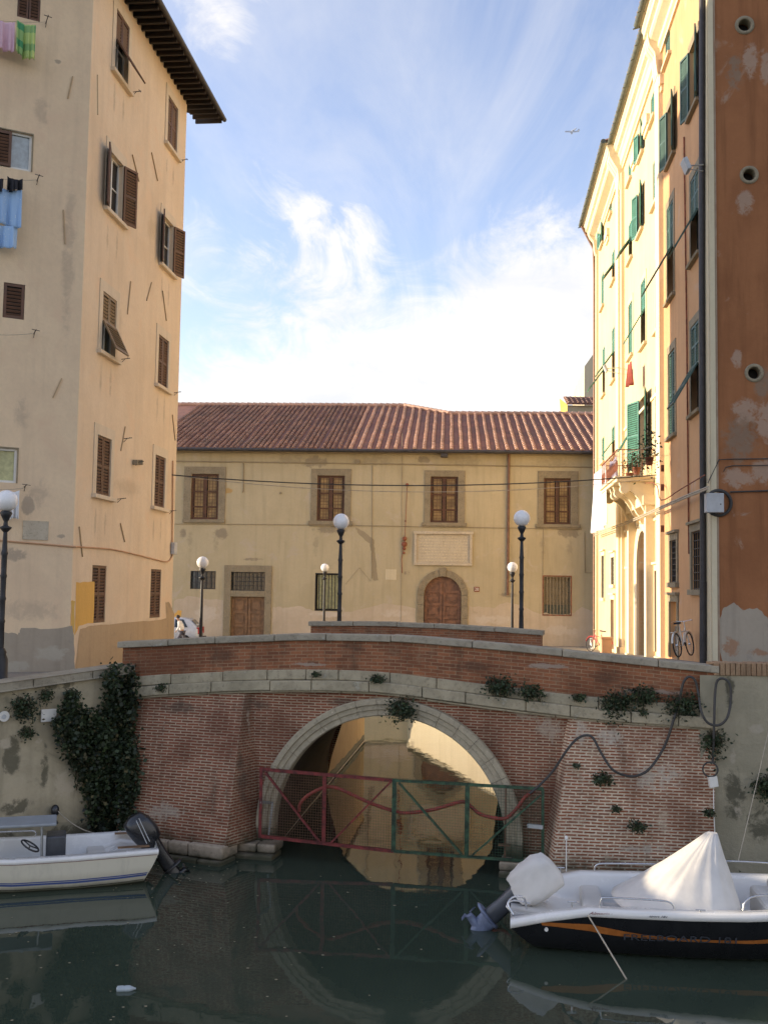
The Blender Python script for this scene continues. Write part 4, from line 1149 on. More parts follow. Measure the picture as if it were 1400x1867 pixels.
mb.face([E_(CX1, R2), E_(xb, R2), bk(xb, R2), bk(CX1, R2)]); mb.face([E_(xb, R2), E_(xa, R1), bk(xb, R1), bk(xb, R2)]); mb.face([E_(xa, R1), E_(CX0 - .5, R1), bk(CX0 - .5, R1), bk(xa, R1)])
def keepL(x, t_): return True
lim = lambda a: R1 if a < xa else (R2 if a > xb else lerp(R1, R2, (a - xa) / (xb - xa)))
x_sw = colx(640, 3)
tile_roof(mb, E_(CX0 + 2, 0) + V(0, 0, .02), CF.D, up_, x_sw - CX0 - 2, R1 + .2, .33, .45, .10, lambda x, t_: t_ < lim(CX0 + 2 + x), 3, cm=1, wig=.05)
tile_roof(mb, E_(x_sw, 0) + V(0, 0, .02), CF.D, up_, CX1 - x_sw, R1 + .2, .52, .45, .115, lambda x, t_: t_ < lim(x_sw + x), 4, cm=2, wig=.02)
rf = mb.build('roof', ['tiles', 'tile_old', 'tile_cover'], cb)
mb = MB()
for p, q in ((E_(CX0 - .5, R1), E_(xa, R1)), (E_(xa, R1), E_(xb, R2)), (E_(xb, R2), E_(CX1, R2))):
    d = (q - p); n = int(d.length / .42)
    for k in range(n): mb.tube([p + d * (k / n) + V(0, 0, .05 + .02), p + d * ((k + 1.05) / n) + V(0, 0, .05)], [.17, .14], 8)
mb.build('ridge_tiles', 'tile_cover', rf)
mb = MB(); mb.tube([E_(CX0 - .5, 0) + CF.Nv * .10 + V(0, 0, -.04), E_(CX1, 0) + CF.Nv * .10 + V(0, 0, -.10)], .10, 8)
mb.build('gutter', 'pipe_dark', rf)
mb = MB(); mb.face([E_(CX0 - .5, -.02) + dn, E_(CX1, -.02) + dn, CF.W(CX1, CZE + .01, -.1), CF.W(CX0 - .5, CZE + .01, -.1)]); CF.box(mb, CX0, CX1, CZE - .14, CZE, 0.003, .12); mb.build('soffit', 'centre_bare', rf)

# ------------------------------------------------------------------ houses further back on the right
f2 = Fr(tuple(at_y(1065, 740, 84).xy), (1, 0), toward=(0, 0))
h0 = thing('far_house', f2.W(0, 2.2), 'plain pale yellow block of a house lit by the sun, behind the tiled roof', 'house')
pz = at_y(1078, 655, 84).z
fdl = V(.10, .995, 0)
mb = MB(); a = f2.W(0, 0); b = f2.W(12, 0)
q0, q1 = at_y(1064.5, 740, 84), at_y(1090, 640, 84)
mb.prism([(a.x, a.y, 2), (b.x, b.y, 2), (b.x, b.y, pz + 1.5), (a.x + 1.1, a.y, pz + 1.0), (a.x, a.y, pz - .6)], fdl * 12)
mb.build('wall', 'right_cream', h0)
f3 = Fr(tuple(at_y(1046, 740, 80).xy), (1, 0), toward=(0, 0))
h1 = thing('small_house', f3.W(0, 2.2), 'upper storey of a small ochre house with tiled roof above the long roof', 'house')
zt, zb = at_y(1046, 722, 80).z, at_y(1046, 739, 80).z
mb = MB(); mb.prism([f3.W(-.5, 2), f3.W(3, 2), f3.W(3, zb), f3.W(-.5, zb)], V(.1, 3, 0)); mb.build('wall', 'centre_plaster', h1)
a_ = f3.W(-.52, 0); q = at_y(1021, 760, 82)
mb = MB(); mb.prism([(a_.x, a_.y, 2), (a_.x, a_.y, zb + .05), (a_.x - .4, a_.y + 1.2, zt), (q.x, q.y, zb + .1), (q.x, q.y, 2)], V(.02, 0.0, 0)); mb.build('side_wall', 'ochre', h1)
mb = MB(); O_ = f3.W(-.6, zb, .3); up3 = V(0, 1.6, zt - zb + .1).normalized()
mb.prism([O_, O_ + V(3.8, 0, 0), O_ + V(3.8, 0, 0) + up3 * 1.9, O_ + up3 * 1.9], (0, 0, .06)); tile_roof(mb, O_ + V(0, 0, .07), (1, 0, 0), up3, 3.8, 1.9, .36, .42, .12, seed=8)
mb.build('roof', ['tiles', 'tile_old'], h1)

# ------------------------------------------------------------------ the long palace on the right
RF = Fr((8.84, 28.0), (CAN.x, CAN.y), toward=(3, 30))
RB = Fr((8.84, 28.0), (1, -.10), toward=(5, 0))
RL = RF.px(1088, 800)[0]
ZR_ = 25.5
rb = thing('palace', (8.84, 28.0, 3.3), 'tall ochre and orange palace with green shutters, pilasters and a heavy cornice', 'building')
def rh(x, y0, y1, w=1.15, kind=None):
    a, zt = RF.px(x, y0); zb = RF.px(x, y1)[1]; return (a - w / 2, a + w / 2, zb, zt) + ((kind,) if kind else ())
g1, g2 = 'green_shutter', 'green_shutter_dark'
# (x centre, top y, bottom y, width, kind, surround)
RW = [
 (1264, 78, 200, 1.15, 'flat', 'pietra'), (1266, 318, 472, 1.15, 'awning', 'pietra'), (1266.5, 590, 752, 1.15, 'awning', 'pietra'), 
 (1222.5, 190, 292, 1.15, 'flat', 'pietra'), (1221.5, 372, 545, 1.15, 'awning', 'pietra'), (1224, 640, 795, 1.15, 'single', 'pietra'),
 (1216.5, 60, 110, .9, 'single', None), (1189.5, 172, 219, .9, 'single', None), (1168.5, 234, 284, .95, 'flat', None), (1147.5, 298, 330, .85, 'single', None),
 (1113, 366, 392, .8, 'single', None), (1097.5, 402, 446, .95, 'flat', None),
 (1194, 290, 372, 1.05, 'single', None), (1167, 345, 424, 1.1, 'flat', None), (1148.5, 405, 474, 1.05, 'awning', None), (1117.5, 458, 513, 1.05, 'awning', None), (1098, 500, 560, 1.05, 'closed', None),
 (1199, 465, 600, 1.1, 'single', 'right_cream'), (1172.5, 512, 630, 1.15, 'awning', 'right_cream'), (1149, 553, 650, 1.1, 'single', 'right_cream'), (1117.5, 598, 694, 1.05, 'awning', None), (1100, 634, 720, 1.05, 'awning', None),
 (1199.5, 700, 822, 1.15, 'single', 'right_cream'), (1149.5, 752, 826, 1.1, 'awning', 'right_cream'), (1117.5, 778, 834, 1.05, 'awning', None), (1099, 798, 842, 1.05, 'single', None),
]
wins = [(rh(x, a, b, w), k, s_, x) for x, a, b, w, k, s_ in RW]
bdoor = rh(1173, 722, 850, 1.9)
low = [(rh(1271, 968, 1075, 1.5), 'grille'), (rh(1228, 985, 1062, 1.15), 'grille'), (rh(1228, 1097, 1200, 1.3), 'door'), (rh(1200, 1040, 1190, 1.3), 'door'), (rh(1149.5, 1046, 1186, 1.4), 'door'),
       (rh(1117.5, 1016, 1066, 1.1), 'grille'), (rh(1117, 1093, 1184, 1.3), 'door'), (rh(1099.5, 1013, 1090, 1.1), 'grille')]
sp1, sp2 = RF.px(1205.5, 700)[0], RF.px(1134, 700)[0]
portal = rh(1174, 968, 1192, 2.9)
portal = portal[:2] + (2.35, portal[3], 'arch')
def clampz(h): return h[:2] + (max(h[2], gz_right(28 + h[0]) - .05),) + h[3:]
allh = [w[0] for w in wins] + [bdoor, portal] + [clampz(l[0]) for l in low]
# avoid overlaps of openings with section limits
def secwall(a0, a1, mat, name):
    mb = MB(); wall_holes(mb, RF, a0, a1, 1.6, ZR_, [h for h in allh if a0 <= h[0] and h[1] <= a1], .22); return mb.build(name, mat, rb)
allh = [h for h in allh if h[0] > .1]
secwall(0, sp1, 'right_orange', 'facade_wall'); secwall(sp1, sp2, 'right_yellow', 'facade_wall'); secwall(sp2, RL, 'right_yellow', 'facade_wall')
for h, k, s_, px in wins:
    if not any((h[0] >= a and h[1] <= b) for a, b in ((0.1, sp1), (sp1, sp2), (sp2, RL))): print('window across pilaster', px, h)
    dark = h[0] < sp1
    kk = {'out': 'awning', 'single': 'closed'}.get(k, k)
    w = window(rb, RF, h, kk, sh=g2 if dark else g1, pane='dark_void', frame='green_shutter_dark' if k in ('flat', 'open') else None, sur=s_, sill=s_ or 'right_cream', sidew=.2, topw=.25, ang=50 if k == 'out' else (30 if h[1] - h[0] > 1.06 else 36), bars=(1, 1))
for h, k in low:
    h = clampz(h); mb = MB(); RF.q(mb, *h[:4], -.2)
    dk = h[0] < sp1
    w = mb.build('door' if k == 'door' else 'window', 'pipe_dark' if k == 'grille' else ('pietra' if dk else 'door_wood'), rb)
    if k == 'grille': grate(RF, h, 5, 7, -.05, .016, w)
    else:
        mb = MB(); m_ = (h[0] + h[1]) / 2
        for a, b in ((h[0] + .04, m_ - .02), (m_ + .02, h[1] - .04)):
            RF.box(mb, a, b, h[2] + .05, h[3] - .8, -.198, -.13); RF.box(mb, a + .15, b - .15, h[2] + .4, h[3] - 1.1, -.13, -.11)
        mb.build('door_leaf', 'pipe_dark' if dk else 'brown_shutter', w)
    mb = MB(); s_ = 'pietra' if dk else 'cornice'; RF.box(mb, h[0] - .2, h[0], h[2], h[3], .002, .05); RF.box(mb, h[1], h[1] + .2, h[2], h[3], .002, .05); RF.box(mb, h[0] - .25, h[1] + .25, h[3], h[3] + .22, .002, .05); RF.box(mb, h[0] - .3, h[1] + .3, h[3] + .22, h[3] + .30, .002, .14)
    if k == 'grille': RF.box(mb, h[0] - .25, h[1] + .25, h[2] - .16, h[2], .002, .12)
    mb.build('surround', s_, w)
# arched portal
A, B, C, D = portal[:4]; r = (B - A) / 2; cx = (A + B) / 2
mb = MB(); mb.face([RF.W(x, z, -1.1) for x, z in [(A, C), (B, C)] + [(cx + r * math.cos(math.pi * k / 16), D - r + r * math.sin(math.pi * k / 16)) for k in range(17)]])
pd = mb.build('portal_door', 'brown_shutter', rb)
mb = MB(); rows = []
prf = [(0, -1.1), (0, .10), (.16, .16), (.30, .16), (.36, .08), (.40, .0)]
for k in range(25):
    t_ = math.pi * k / 24; rows.append([RF.W(cx + (r + q) * math.cos(t_), D - r + (r + q) * math.sin(t_), n_) for q, n_ in prf])
rows = [[RF.W(cx + (r + q), C, n_) for q, n_ in prf]] + rows + [[RF.W(cx - (r + q), C, n_) for q, n_ in prf]]
mb.grid(rows, 0, False)
RF.box(mb, A - 1.0, A - .55, C, D + .8, .002, .32); RF.box(mb, B + .55, B + 1.0, C, D + .8, .002, .32); RF.box(mb, A - 1.1, B + 1.1, D + .8, D + 1.15, .002, .42); RF.box(mb, A - 1.15, A - .45, C, C + .5, .002, .4); RF.box(mb, B + .45, B + 1.15, C, C + .5, .002, .4)
mb.build('portal_surround', 'cornice', pd)
# balcony door
mb = MB(); RF.q(mb, *bdoor[:4], -.2); bd = mb.build('balcony_door', 'dark_void', rb)
for i, (x, th) in enumerate(((bdoor[0], 168), (bdoor[1], 160))):
    mb = MB(); sg = 1 if i == 0 else -1; th = R(th)
    a = RF.D * (sg * math.cos(th)) + RF.Nv * math.sin(th); c = RF.D * (-sg * math.sin(th)) + RF.Nv * math.cos(th)
    leaf(mb, RF.W(x, bdoor[2], .03), a, Z, -c, .95, bdoor[3] - bdoor[2]); mb.build('shutter', [g1, 'dark_void'], bd)
# pilasters and quoins
def pilaster(a0, a1, z0, z1, pr, mat, name='pilaster'):
    mb = MB(); RF.box(mb, a0, a1, z0, z1, .0025, pr); RF.box(mb, a0 - .08, a1 + .08, z0, z0 + .7, .0025, pr + .08)
    return mb.build(name, mat, rb)
pilaster(.02, .62, 2.5, 23.4, .05, 'right_cream')
pilaster(sp1 - .45, sp1 + .35, 2.4, 24.0, .15, 'cornice'); pilaster(sp2 - .75, sp2 + .75, 2.2, 24.0, .14, 'cornice'); pilaster(sp2 - .40, sp2 + .40, 2.2, 24.0, .24, 'cornice'); pilaster(RL - .6, RL - .02, 2.0, 24.0, .12, 'cornice')
for z in (7.85, 12.3):
    mb = MB(); RF.box(mb, sp1 + .36, sp2 - .76, z, z + .12, .0025, .05); mb.build('string_band', 'cornice', rb)
# cornice: stepped mouldings, projecting more over the end bays, with curved brackets over the pilasters
def cornice(a0, a1, ex, zz):
    prof = [(-.3, zz - 1.25), (.08, zz - 1.25), (.08, zz - 1.12), (.16, zz - 1.06), (.16, zz - .86), (.18 + ex, zz - .74), (.24 + ex, zz - .66), (.24 + ex, zz - .52), (.36 + ex, zz - .46), (.36 + ex, zz - .28), (.42 + ex, zz - .20), (.42 + ex, zz - .05), (.50 + ex, zz), (-.3, zz)]
    mb = MB(); rows = [[RF.W(a, z, n_) for n_, z in prof] for a in (a0, a1)]
    mb.grid(rows, 0, False); mb.face(rows[0]); mb.face(rows[1]); mb.build('cornice', 'cornice', rb)
    mb = MB(); mb.tube([RF.W(a0, zz + .07, 0.58 + ex), RF.W(a1, zz + .07, 0.58 + ex)], .12, 8); n = int((a1 - a0) / 1.0)
    for k in range(n + 1): a = a0 + (a1 - a0) * k / n; mb.bar(RF.W(a, zz + .02, .4 + ex), RF.W(a, zz - .06, .72 + ex), .05, .03)
    mb.build('gutter', 'pipe_green', rb)
    mb = MB(); up5 = (V(0, 0, .36) - RF.Nv).normalized(); O_ = RF.W(a0, zz + .06, .60 + ex)
    mb.face([O_, RF.W(a1, zz + .06, .60 + ex), RF.W(a1, zz + .06, .60 + ex) + up5 * 7, O_ + up5 * 7]); tile_roof(mb, O_ + V(0, 0, .03), RF.D, up5, a1 - a0, 1.4, .34, .45, .11, seed=2)
    mb.build('roof', ['tiles', 'tile_old'], rb)
cornice(-.6, sp1 + .1, .22, ZR_); cornice(sp1 + .1, sp2 - .4, 0, ZR_ - .05); cornice(sp2 - .4, RL + .3, .30, ZR_)
def corbel(a, w, z, pr, h=2.6):
    mb = MB(); pts = [(0, z - h), (.18, z - h + .15), (.22, z - h * .72), (.26, z - h * .45), (.45, z - h * .28), (pr, z - h * .12), (pr, z), (0, z)]
    for dx in ((-w, w * .15), ):
        pass
    for x0, x1 in ((a - w, a - w * .38), (a - w * .3, a + w * .3), (a + w * .38, a + w)):
        mb.prism([RF.W(x0, zz_, n_ + .003) for n_, zz_ in pts], RF.D * (x1 - x0))
    mb.build('corbel', 'cornice', rb)
corbel(sp1 - .05, .40, ZR_ - .45, .50, 1.7); corbel(sp2, .55, ZR_ - .45, .62, 1.9); corbel(RL - .3, .32, ZR_ - .45, .55, 1.5)
# low relief panels of the attic between the windows
for x in (1205, 1180, 1158, 1130, 1108):
    a = RF.px(x, 300)[0]; mb = MB(); RF.box(mb, a - .6, a + .6, 23.0, 23.35, .0025, .14); RF.box(mb, a - .5, a + .5, 22.8, 23.0, .0025, .08); mb.build('relief_panel', 'cornice', rb)
# brown end wall with round vents
vents = []
for x, y, rr in ((1356.5, 46, .27), (1365, 319, .26), (1374, 680, .26)):
    a, z = RB.px(x, y); vents.append((a - rr * .62, a + rr * .62, z - rr * .62, z + rr * .62, 'circle'))
mb = MB(); wall_holes(mb, RB, 0, 9, 1.8, ZR_ + .3, vents, .5)
mb.build('end_wall', 'brown_wall', rb)
for v in vents:
    a, z = (v[0] + v[1]) / 2, (v[2] + v[3]) / 2; r0 = (v[1] - v[0]) / 2
    mb = MB(); prof = [(r0 * .98, -.25), (r0 * 1.0, .0), (r0 * 1.05, .03), (r0 * 1.55, .03), (r0 * 1.62, -.01)]; rows = []
    for k in range(25):
        t_ = 2 * math.pi * k / 24; rows.append([RB.W(a + q * math.cos(t_), z + q * math.sin(t_), n_) for q, n_ in prof])
    mb.grid(rows, 0, True); rg = mb.build('round_vent', 'pietra', rb)
    mb = MB(); mb.face([RB.W(a + r0 * 1.1 * math.cos(2 * math.pi * k / 24), z + r0 * 1.1 * math.sin(2 * math.pi * k / 24), -.3) for k in range(24)]); mb.build('vent_back', 'dark_void', rg)
mb = MB(); RB.box(mb, -.03, .10, 2.4, ZR_, .003, .05); mb.build('corner_strip', 'right_cream', rb)
mb = MB(); RB.box(mb, .105, .16, 2.4, ZR_, .003, .03); mb.build('corner_strip', 'brown_patch', rb)
rpx = lambda L_: [RB.px(x, y) for x, y in L_]
mb = MB()
for i, P_ in enumerate(([(1306, 1140), (1318, 1110), (1338, 1098), (1352, 1112), (1380, 1108), (1400, 1130), (1440, 1135), (1440, 1215), (1318, 1210), (1308, 1180)],)): ragged(mb, RB, rpx(P_), .004, .04, 0, 60 + i, 6)
mb.build('bare_patch', 'grey_plaster', rb)
rs = lambda x, y, rx, rz: (RB.P(x, y), rx / 67, rz / 67)
peel('brown_wall', [rs(1345, 870, 50, 34), rs(1392, 860, 40, 40), rs(1358, 750, 40, 40), rs(1395, 770, 30, 60), rs(1342, 655, 16, 30), rs(1358, 370, 26, 40), rs(1368, 110, 26, 55), rs(1395, 120, 20, 60), rs(1340, 1120, 30, 20)], (.45, .32, .23), 4.5, .55, .8, .13)
peel('brown_wall', [rs(1350, 800, 60, 80), rs(1390, 700, 30, 60), rs(1340, 130, 30, 60)], (.27, .20, .14), 5.0, .60, .75, .16)
peel('grey_plaster', [rs(1330, 1180, 30, 30), rs(1385, 1190, 40, 14)], (.38, .22, .13), 5.0, .6)
# back and far faces, hidden top
q1_, q2_ = RF.W(RL, 0), RB.W(9, 0)
mb = MB(); q3_ = q1_ + V(9, -1, 0)
mb.face([(q1_.x, q1_.y, 1.6), (q3_.x, q3_.y, 1.6), (q3_.x, q3_.y, ZR_), (q1_.x, q1_.y, ZR_)]); mb.face([(q2_.x, q2_.y, 1.6), (q3_.x, q3_.y, 1.6), (q3_.x, q3_.y, ZR_), (q2_.x, q2_.y, ZR_)])
mb.build('back_wall', 'right_yellow', rb)
# downpipes
mb = MB(); mb.tube([RF.P(1279, -60, .14), RF.P(1278.5, 500, .14), RF.P(1281, 1060, .14)], .085, 8); mb.tube([RF.P(1281, 1060, .14), RF.P(1281, 1215, .14)], .10, 8)
dp = mb.build('downpipe', 'pipe_dark', rb)
mb = MB(); mb.tube([RF.W(RL - .1, ZR_ - .1, .85), RF.W(RL - .1, ZR_ - .9, .45), RF.W(RL - .1, ZR_ - 1.4, .2), RF.W(RL - .1, ZR_ - 3, .16), RF.W(RL - .1, 2.2, .16)], .07, 8); mb.build('downpipe', 'pipe_brown', rb)
mb = MB(); mb.tube([RF.P(1246, 250, .05), RF.P(1251, 600, .05), RF.P(1255, 1010, .05)], .028, 5); mb.build('wall_wire', 'rust', rb)
mb = MB()
for x, y in ((1204, 850), (1204, 885), (1204, 960)):
    a, z = RF.px(x, y, .3); RF.box(mb, a - .02, a + .02, z - .18, z + .04, .19, .30)
mb.build('cable_bracket', 'rust', rb)
# balcony
ba0, ba1 = RF.px(1193, 850)[0], RF.px(1156, 860)[0]
bz = RF.px(1173, 872)[1] - .25; BP = 1.35
bal = None
mb = MB(); RF.box(mb, ba0, ba1, bz - .14, bz, .003, BP); RF.box(mb, ba0 - .06, ba1 + .06, bz - .02, bz + .05, .003, BP + .08)
bal = mb.build('balcony_slab', 'cornice', rb, bevel=.02)
mb = MB(); zt = bz + 1.02
def balu(p): 
    pr = [(.008, 0), (.009, .15), (.020, .3), (.022, .42), (.010, .6), (.009, .97)]
    mb.lathe(p, pr, 5)
n = int((ba1 - ba0) / .22)
for k in range(n + 1): balu(RF.W(lerp(ba0 + .05, ba1 - .05, k / n), bz + .05, BP - .03))
for a in (ba0 + .05, ba1 - .05):
    for k in range(7): balu(RF.W(a, bz + .05, .1 + (BP - .15) * k / 7))
for p, q in ((RF.W(ba0 + .05, zt, 0.02), RF.W(ba0 + .05, zt, BP - .03)), (RF.W(ba0 + .05, zt, BP - .03), RF.W(ba1 - .05, zt, BP - .03)), (RF.W(ba1 - .05, zt, BP - .03), RF.W(ba1 - .05, zt, .02))): mb.bar(p, q, .045, .03)
mb.build('balustrade', 'rust', bal)
for a in (ba0 + .25, (ba0 + ba1) / 2 - .55, (ba0 + ba1) / 2 + .45, ba1 - .35):     # scrolled corbels
    mb = MB(); prf2 = []
    for k in range(13):
        t_ = k / 12; prf2.append((BP * .92 * (1 - t_ ** 1.1) + .08 * math.sin(t_ * 9), bz - .15 - 1.4 * t_ ** 1.25 - .06 * math.sin(t_ * 12)))
    poly = [(.003, bz - .15)] + prf2 + [(.003, bz - 1.65)]
    mb.prism([RF.W(a - .13, z, max(n_, .003)) for n_, z in poly], RF.D * .26)
    for t_, rr in ((.12, .17), (.85, .12)):
        n_, z = BP * .92 * (1 - t_) - .05, bz - .2 - 1.4 * t_ ** 1.25; mb.tube([RF.W(a - .17, z - .1, n_), RF.W(a + .17, z - .1, n_)], rr, 12)
    mb.build('scroll_corbel', 'cornice', bal)

# ------------------------------------------------------------------ street lamps
def make_lamp(H, gr, cat_label, ornate=True, loc=(0, 0, 0), group='globe street lamps'):
    t = thing('street_lamp', (0, 0, 0), cat_label, 'street lamp', group)
    mb = MB(); mb.lathe((0, 0, 0), [(.20, 0), (.20, .10), (.16, .14), (.15, .50), (.11, .60), (.12, .64), (.08, .72)], 12); mb.build('base', 'dark_metal', t)
    mb = MB(); pr = [(.062, .70), (.066, .8)]
    if ornate:
        for k in range(1, 5): z = .8 + (H - 1.2) * k / 5; pr += [(.058, z - .05), (.072, z), (.056, z + .05)]
    pr += [(.046, H - .55), (.04, H - .42)]
    mb.lathe((0, 0, 0), pr, 10)
    mb.build('post', 'dark_metal', t)
    mb = MB(); mb.lathe((0, 0, 0), [(.04, H - .43), (.11, H - .36), (.125, H - .33), (.05, H - .30), (.04, H - .22), (.09, H - .12), (.12, H - .05), (.10, H - .01)], 12); mb.build('capital', 'dark_metal', t)
    mb = MB(); mb.ball((0, 0, H + gr * .93), gr, 28, 18); mb.build('globe', 'globe', t)
    return t
def put_lamp(proto, px, gy, Y, zg, label, first, H, gr, group='globe street lamps'):
    o = proto if first else copy_tree(proto)
    p = at_y(px, gy, Y); o.location = (p.x, p.y, p.z - gr * .93 - H); o['label'] = label; return o
LA = make_lamp(3.55, .225, 'x')
put_lamp(LA, 622, 951, 29.2, 0, 'tall dark lamp behind the bridge, left of the arched door', True, 3.55, .225)
put_lamp(LA, 951, 945, 28.6, 0, 'tall dark lamp at the right end of the far parapet', False, 3.55, .225)
LC = make_lamp(3.45, .215, 'dark lamp post on the stone edge of the left quay wall beside the house')
LC.location = at_y(13, 913, 20.8) - V(0, 0, 3.45 + .2)
zq = zA + slope * 2.4 
# stand it on the coping
pz_ = LC.location.z
for ch in list(LC.children):
    if ch.name.startswith(('base', 'post')): pass
LC.location.z = pz_
LB = make_lamp(3.5, .205, 'x', False)
for i, (px, gy, Y, lab) in enumerate(((370, 1025.5, 36.0, 'small lamp standing beside the parked car and the walking person'), (592.5, 1035, 49.5 + 2.2, 'small lamp in front of the barred window, smallest globe of all'), (934, 1034, 41.8, 'small lamp beside the brown drainpipe, just left of a taller lamp'))):
    put_lamp(LB, px, gy, Y, 0, lab, i == 0, 3.5, .205)

# ------------------------------------------------------------------ more materials
M['leaf'] = plain('leaf', (.028, .045, .014), .6, var=.6, scale=2.5)
M['leaf_dark'] = plain('leaf_dark', (.016, .028, .010), .6, var=.6, scale=1.5)
M['leaf_dry'] = plain('leaf_dry', (.10, .085, .035), .8, var=.4)
M['stem'] = plain('stem', (.09, .07, .04), .9)
M['gel_white'] = plain('gel_white', (.78, .76, .71), .25, var=.04, scale=2, coat=.3)
M['gel_cream'] = plain('gel_cream', (.62, .59, .50), .35, var=.05, scale=1.5, coat=.2)
M['gel_black'] = plain('gel_black', (.012, .012, .014), .22, var=.3, scale=2, coat=.4)
M['liner'] = plain('liner', (.64, .61, .55), .5, var=.08, scale=2.5)
M['orange_stripe'] = plain('orange_stripe', (.42, .14, .03), .4)
M['blue_stripe'] = plain('blue_stripe', (.07, .11, .30), .4)
M['red_stripe'] = plain('red_stripe', (.22, .04, .04), .4)
M['tarp'] = plain('tarp', (.64, .61, .56), .8, var=.10, scale=1.6, bump=.4)
def hullmat(name, col, rough, z0):
    m, nt, b = newmat(name); g = G(nt); p = g.pos(); gg = g.n('ShaderNodeNewGeometry'); s = g.n('ShaderNodeSeparateXYZ'); g.L.new(gg.outputs['Position'], s.inputs[0])
    c = g.mix(g.ramp(g.noise(g.pos((3, 3, .5)), 2, 7, .7), .45, .75, 0, .35), c4(col), c4([x * .6 + .02 for x in col]))
    zz = g.m('ADD', s.outputs[2], g.m('MULTIPLY', g.noise(p, 3, 6), -.08)); c = g.mix(g.ramp(zz, z0, z0 - .10, 0, .8), c, (.075, .08, .045, 1))
    g.L.new(c, b.inputs['Base Color']); g.L.new(g.ramp(g.noise(p, 4, 5), .3, .7, rough, rough + .25), b.inputs['Roughness']); b.inputs['Coat Weight'].default_value = .2; M[name] = m
hullmat('gel_black', (.014, .014, .016), .2, .02); hullmat('gel_cream', (.80, .745, .60), .3, .09)
M['grey_cowl'] = plain('grey_cowl', (.06, .065, .075), .35, var=.2)
M['blue_grey'] = plain('blue_grey', (.16, .19, .28), .4, var=.3)
M['black_cowl'] = plain('black_cowl', (.02, .02, .022), .3, var=.3, coat=.3)
M['canopy_grey'] = plain('canopy_grey', (.30, .32, .33), .6, var=.1)
M['skin'] = plain('skin', (.42, .26, .18), .6); M['hair'] = plain('hair', (.03, .02, .015), .6)
M['shirt'] = plain('shirt', (.82, .80, .76), .8); M['trousers'] = plain('trousers', (.10, .10, .13), .8)
M['car_paint'] = plain('car_paint', (.50, .55, .62), .3, var=.03, coat=.5); M['tyre'] = plain('tyre', (.02, .02, .02), .8)
M['tail_red'] = plain('tail_red', (.40, .02, .02), .3); M['plane_grey'] = plain('plane_grey', (.30, .34, .42), .5)
M['pink_cloth'] = plain('pink_cloth', (.72, .48, .55), .85, var=.05); M['white_cloth'] = plain('white_cloth', (.80, .80, .80), .85, var=.03)
M['black_cloth'] = plain('black_cloth', (.02, .02, .025), .85); M['blue_white'] = plain('blue_white', (.50, .58, .78), .85)
M['red_cloth'] = plain('red_cloth', (.30, .06, .04), .85)
def clothmat(name, kind):
    m, nt, b = newmat(name); g = G(nt); uv = g.n('ShaderNodeUVMap').outputs[0]
    if kind == 'plaid':
        s = g.n('ShaderNodeSeparateXYZ'); g.L.new(uv, s.inputs[0])
        sx = g.m('GREATER_THAN', g.m('SINE', g.m('MULTIPLY', s.outputs[0], 15)), .25); sy = g.m('GREATER_THAN', g.m('SINE', g.m('MULTIPLY', s.outputs[1], 13)), .35)
        c = g.mix(g.m('MULTIPLY', g.m('ADD', sx, sy), .5), (.48, .60, .20, 1), (.07, .30, .13, 1))
    else:
        v = g.n('ShaderNodeTexVoronoi', {'Scale': 14}); g.L.new(uv, v.inputs['Vector'])
        c = g.mix(g.ramp(v.outputs['Distance'], .10, .2), (.70, .78, .84, 1), (.36, .54, .78, 1))
    g.L.new(c, b.inputs['Base Color']); b.inputs['Roughness'].default_value = .85; M[name] = m
clothmat('plaid_cloth', 'plaid'); clothmat('blue_dots', 'dots')

def loft(mb, secs, seg=16, p=2.0, mat=0, cap=True):
    """secs: (centre, U vector, V vector) superellipse sections"""
    rows = []
    for C, U, W_ in secs:
        row = []
        for j in range(seg):
            t = 2 * math.pi * j / seg; c, s_ = math.cos(t), math.sin(t)
            row.append(Vector(C) + Vector(U) * (math.copysign(abs(c) ** (2 / p), c)) + Vector(W_) * (math.copysign(abs(s_) ** (2 / p), s_)))
        rows.append(row)
    mb.grid(rows, mat, True, True)
    if cap: mb.face(rows[0][::-1], mat=mat); mb.face(rows[-1], mat=mat)
def rows_local(fn, rows): return [[fn(*p) for p in r] for r in rows]

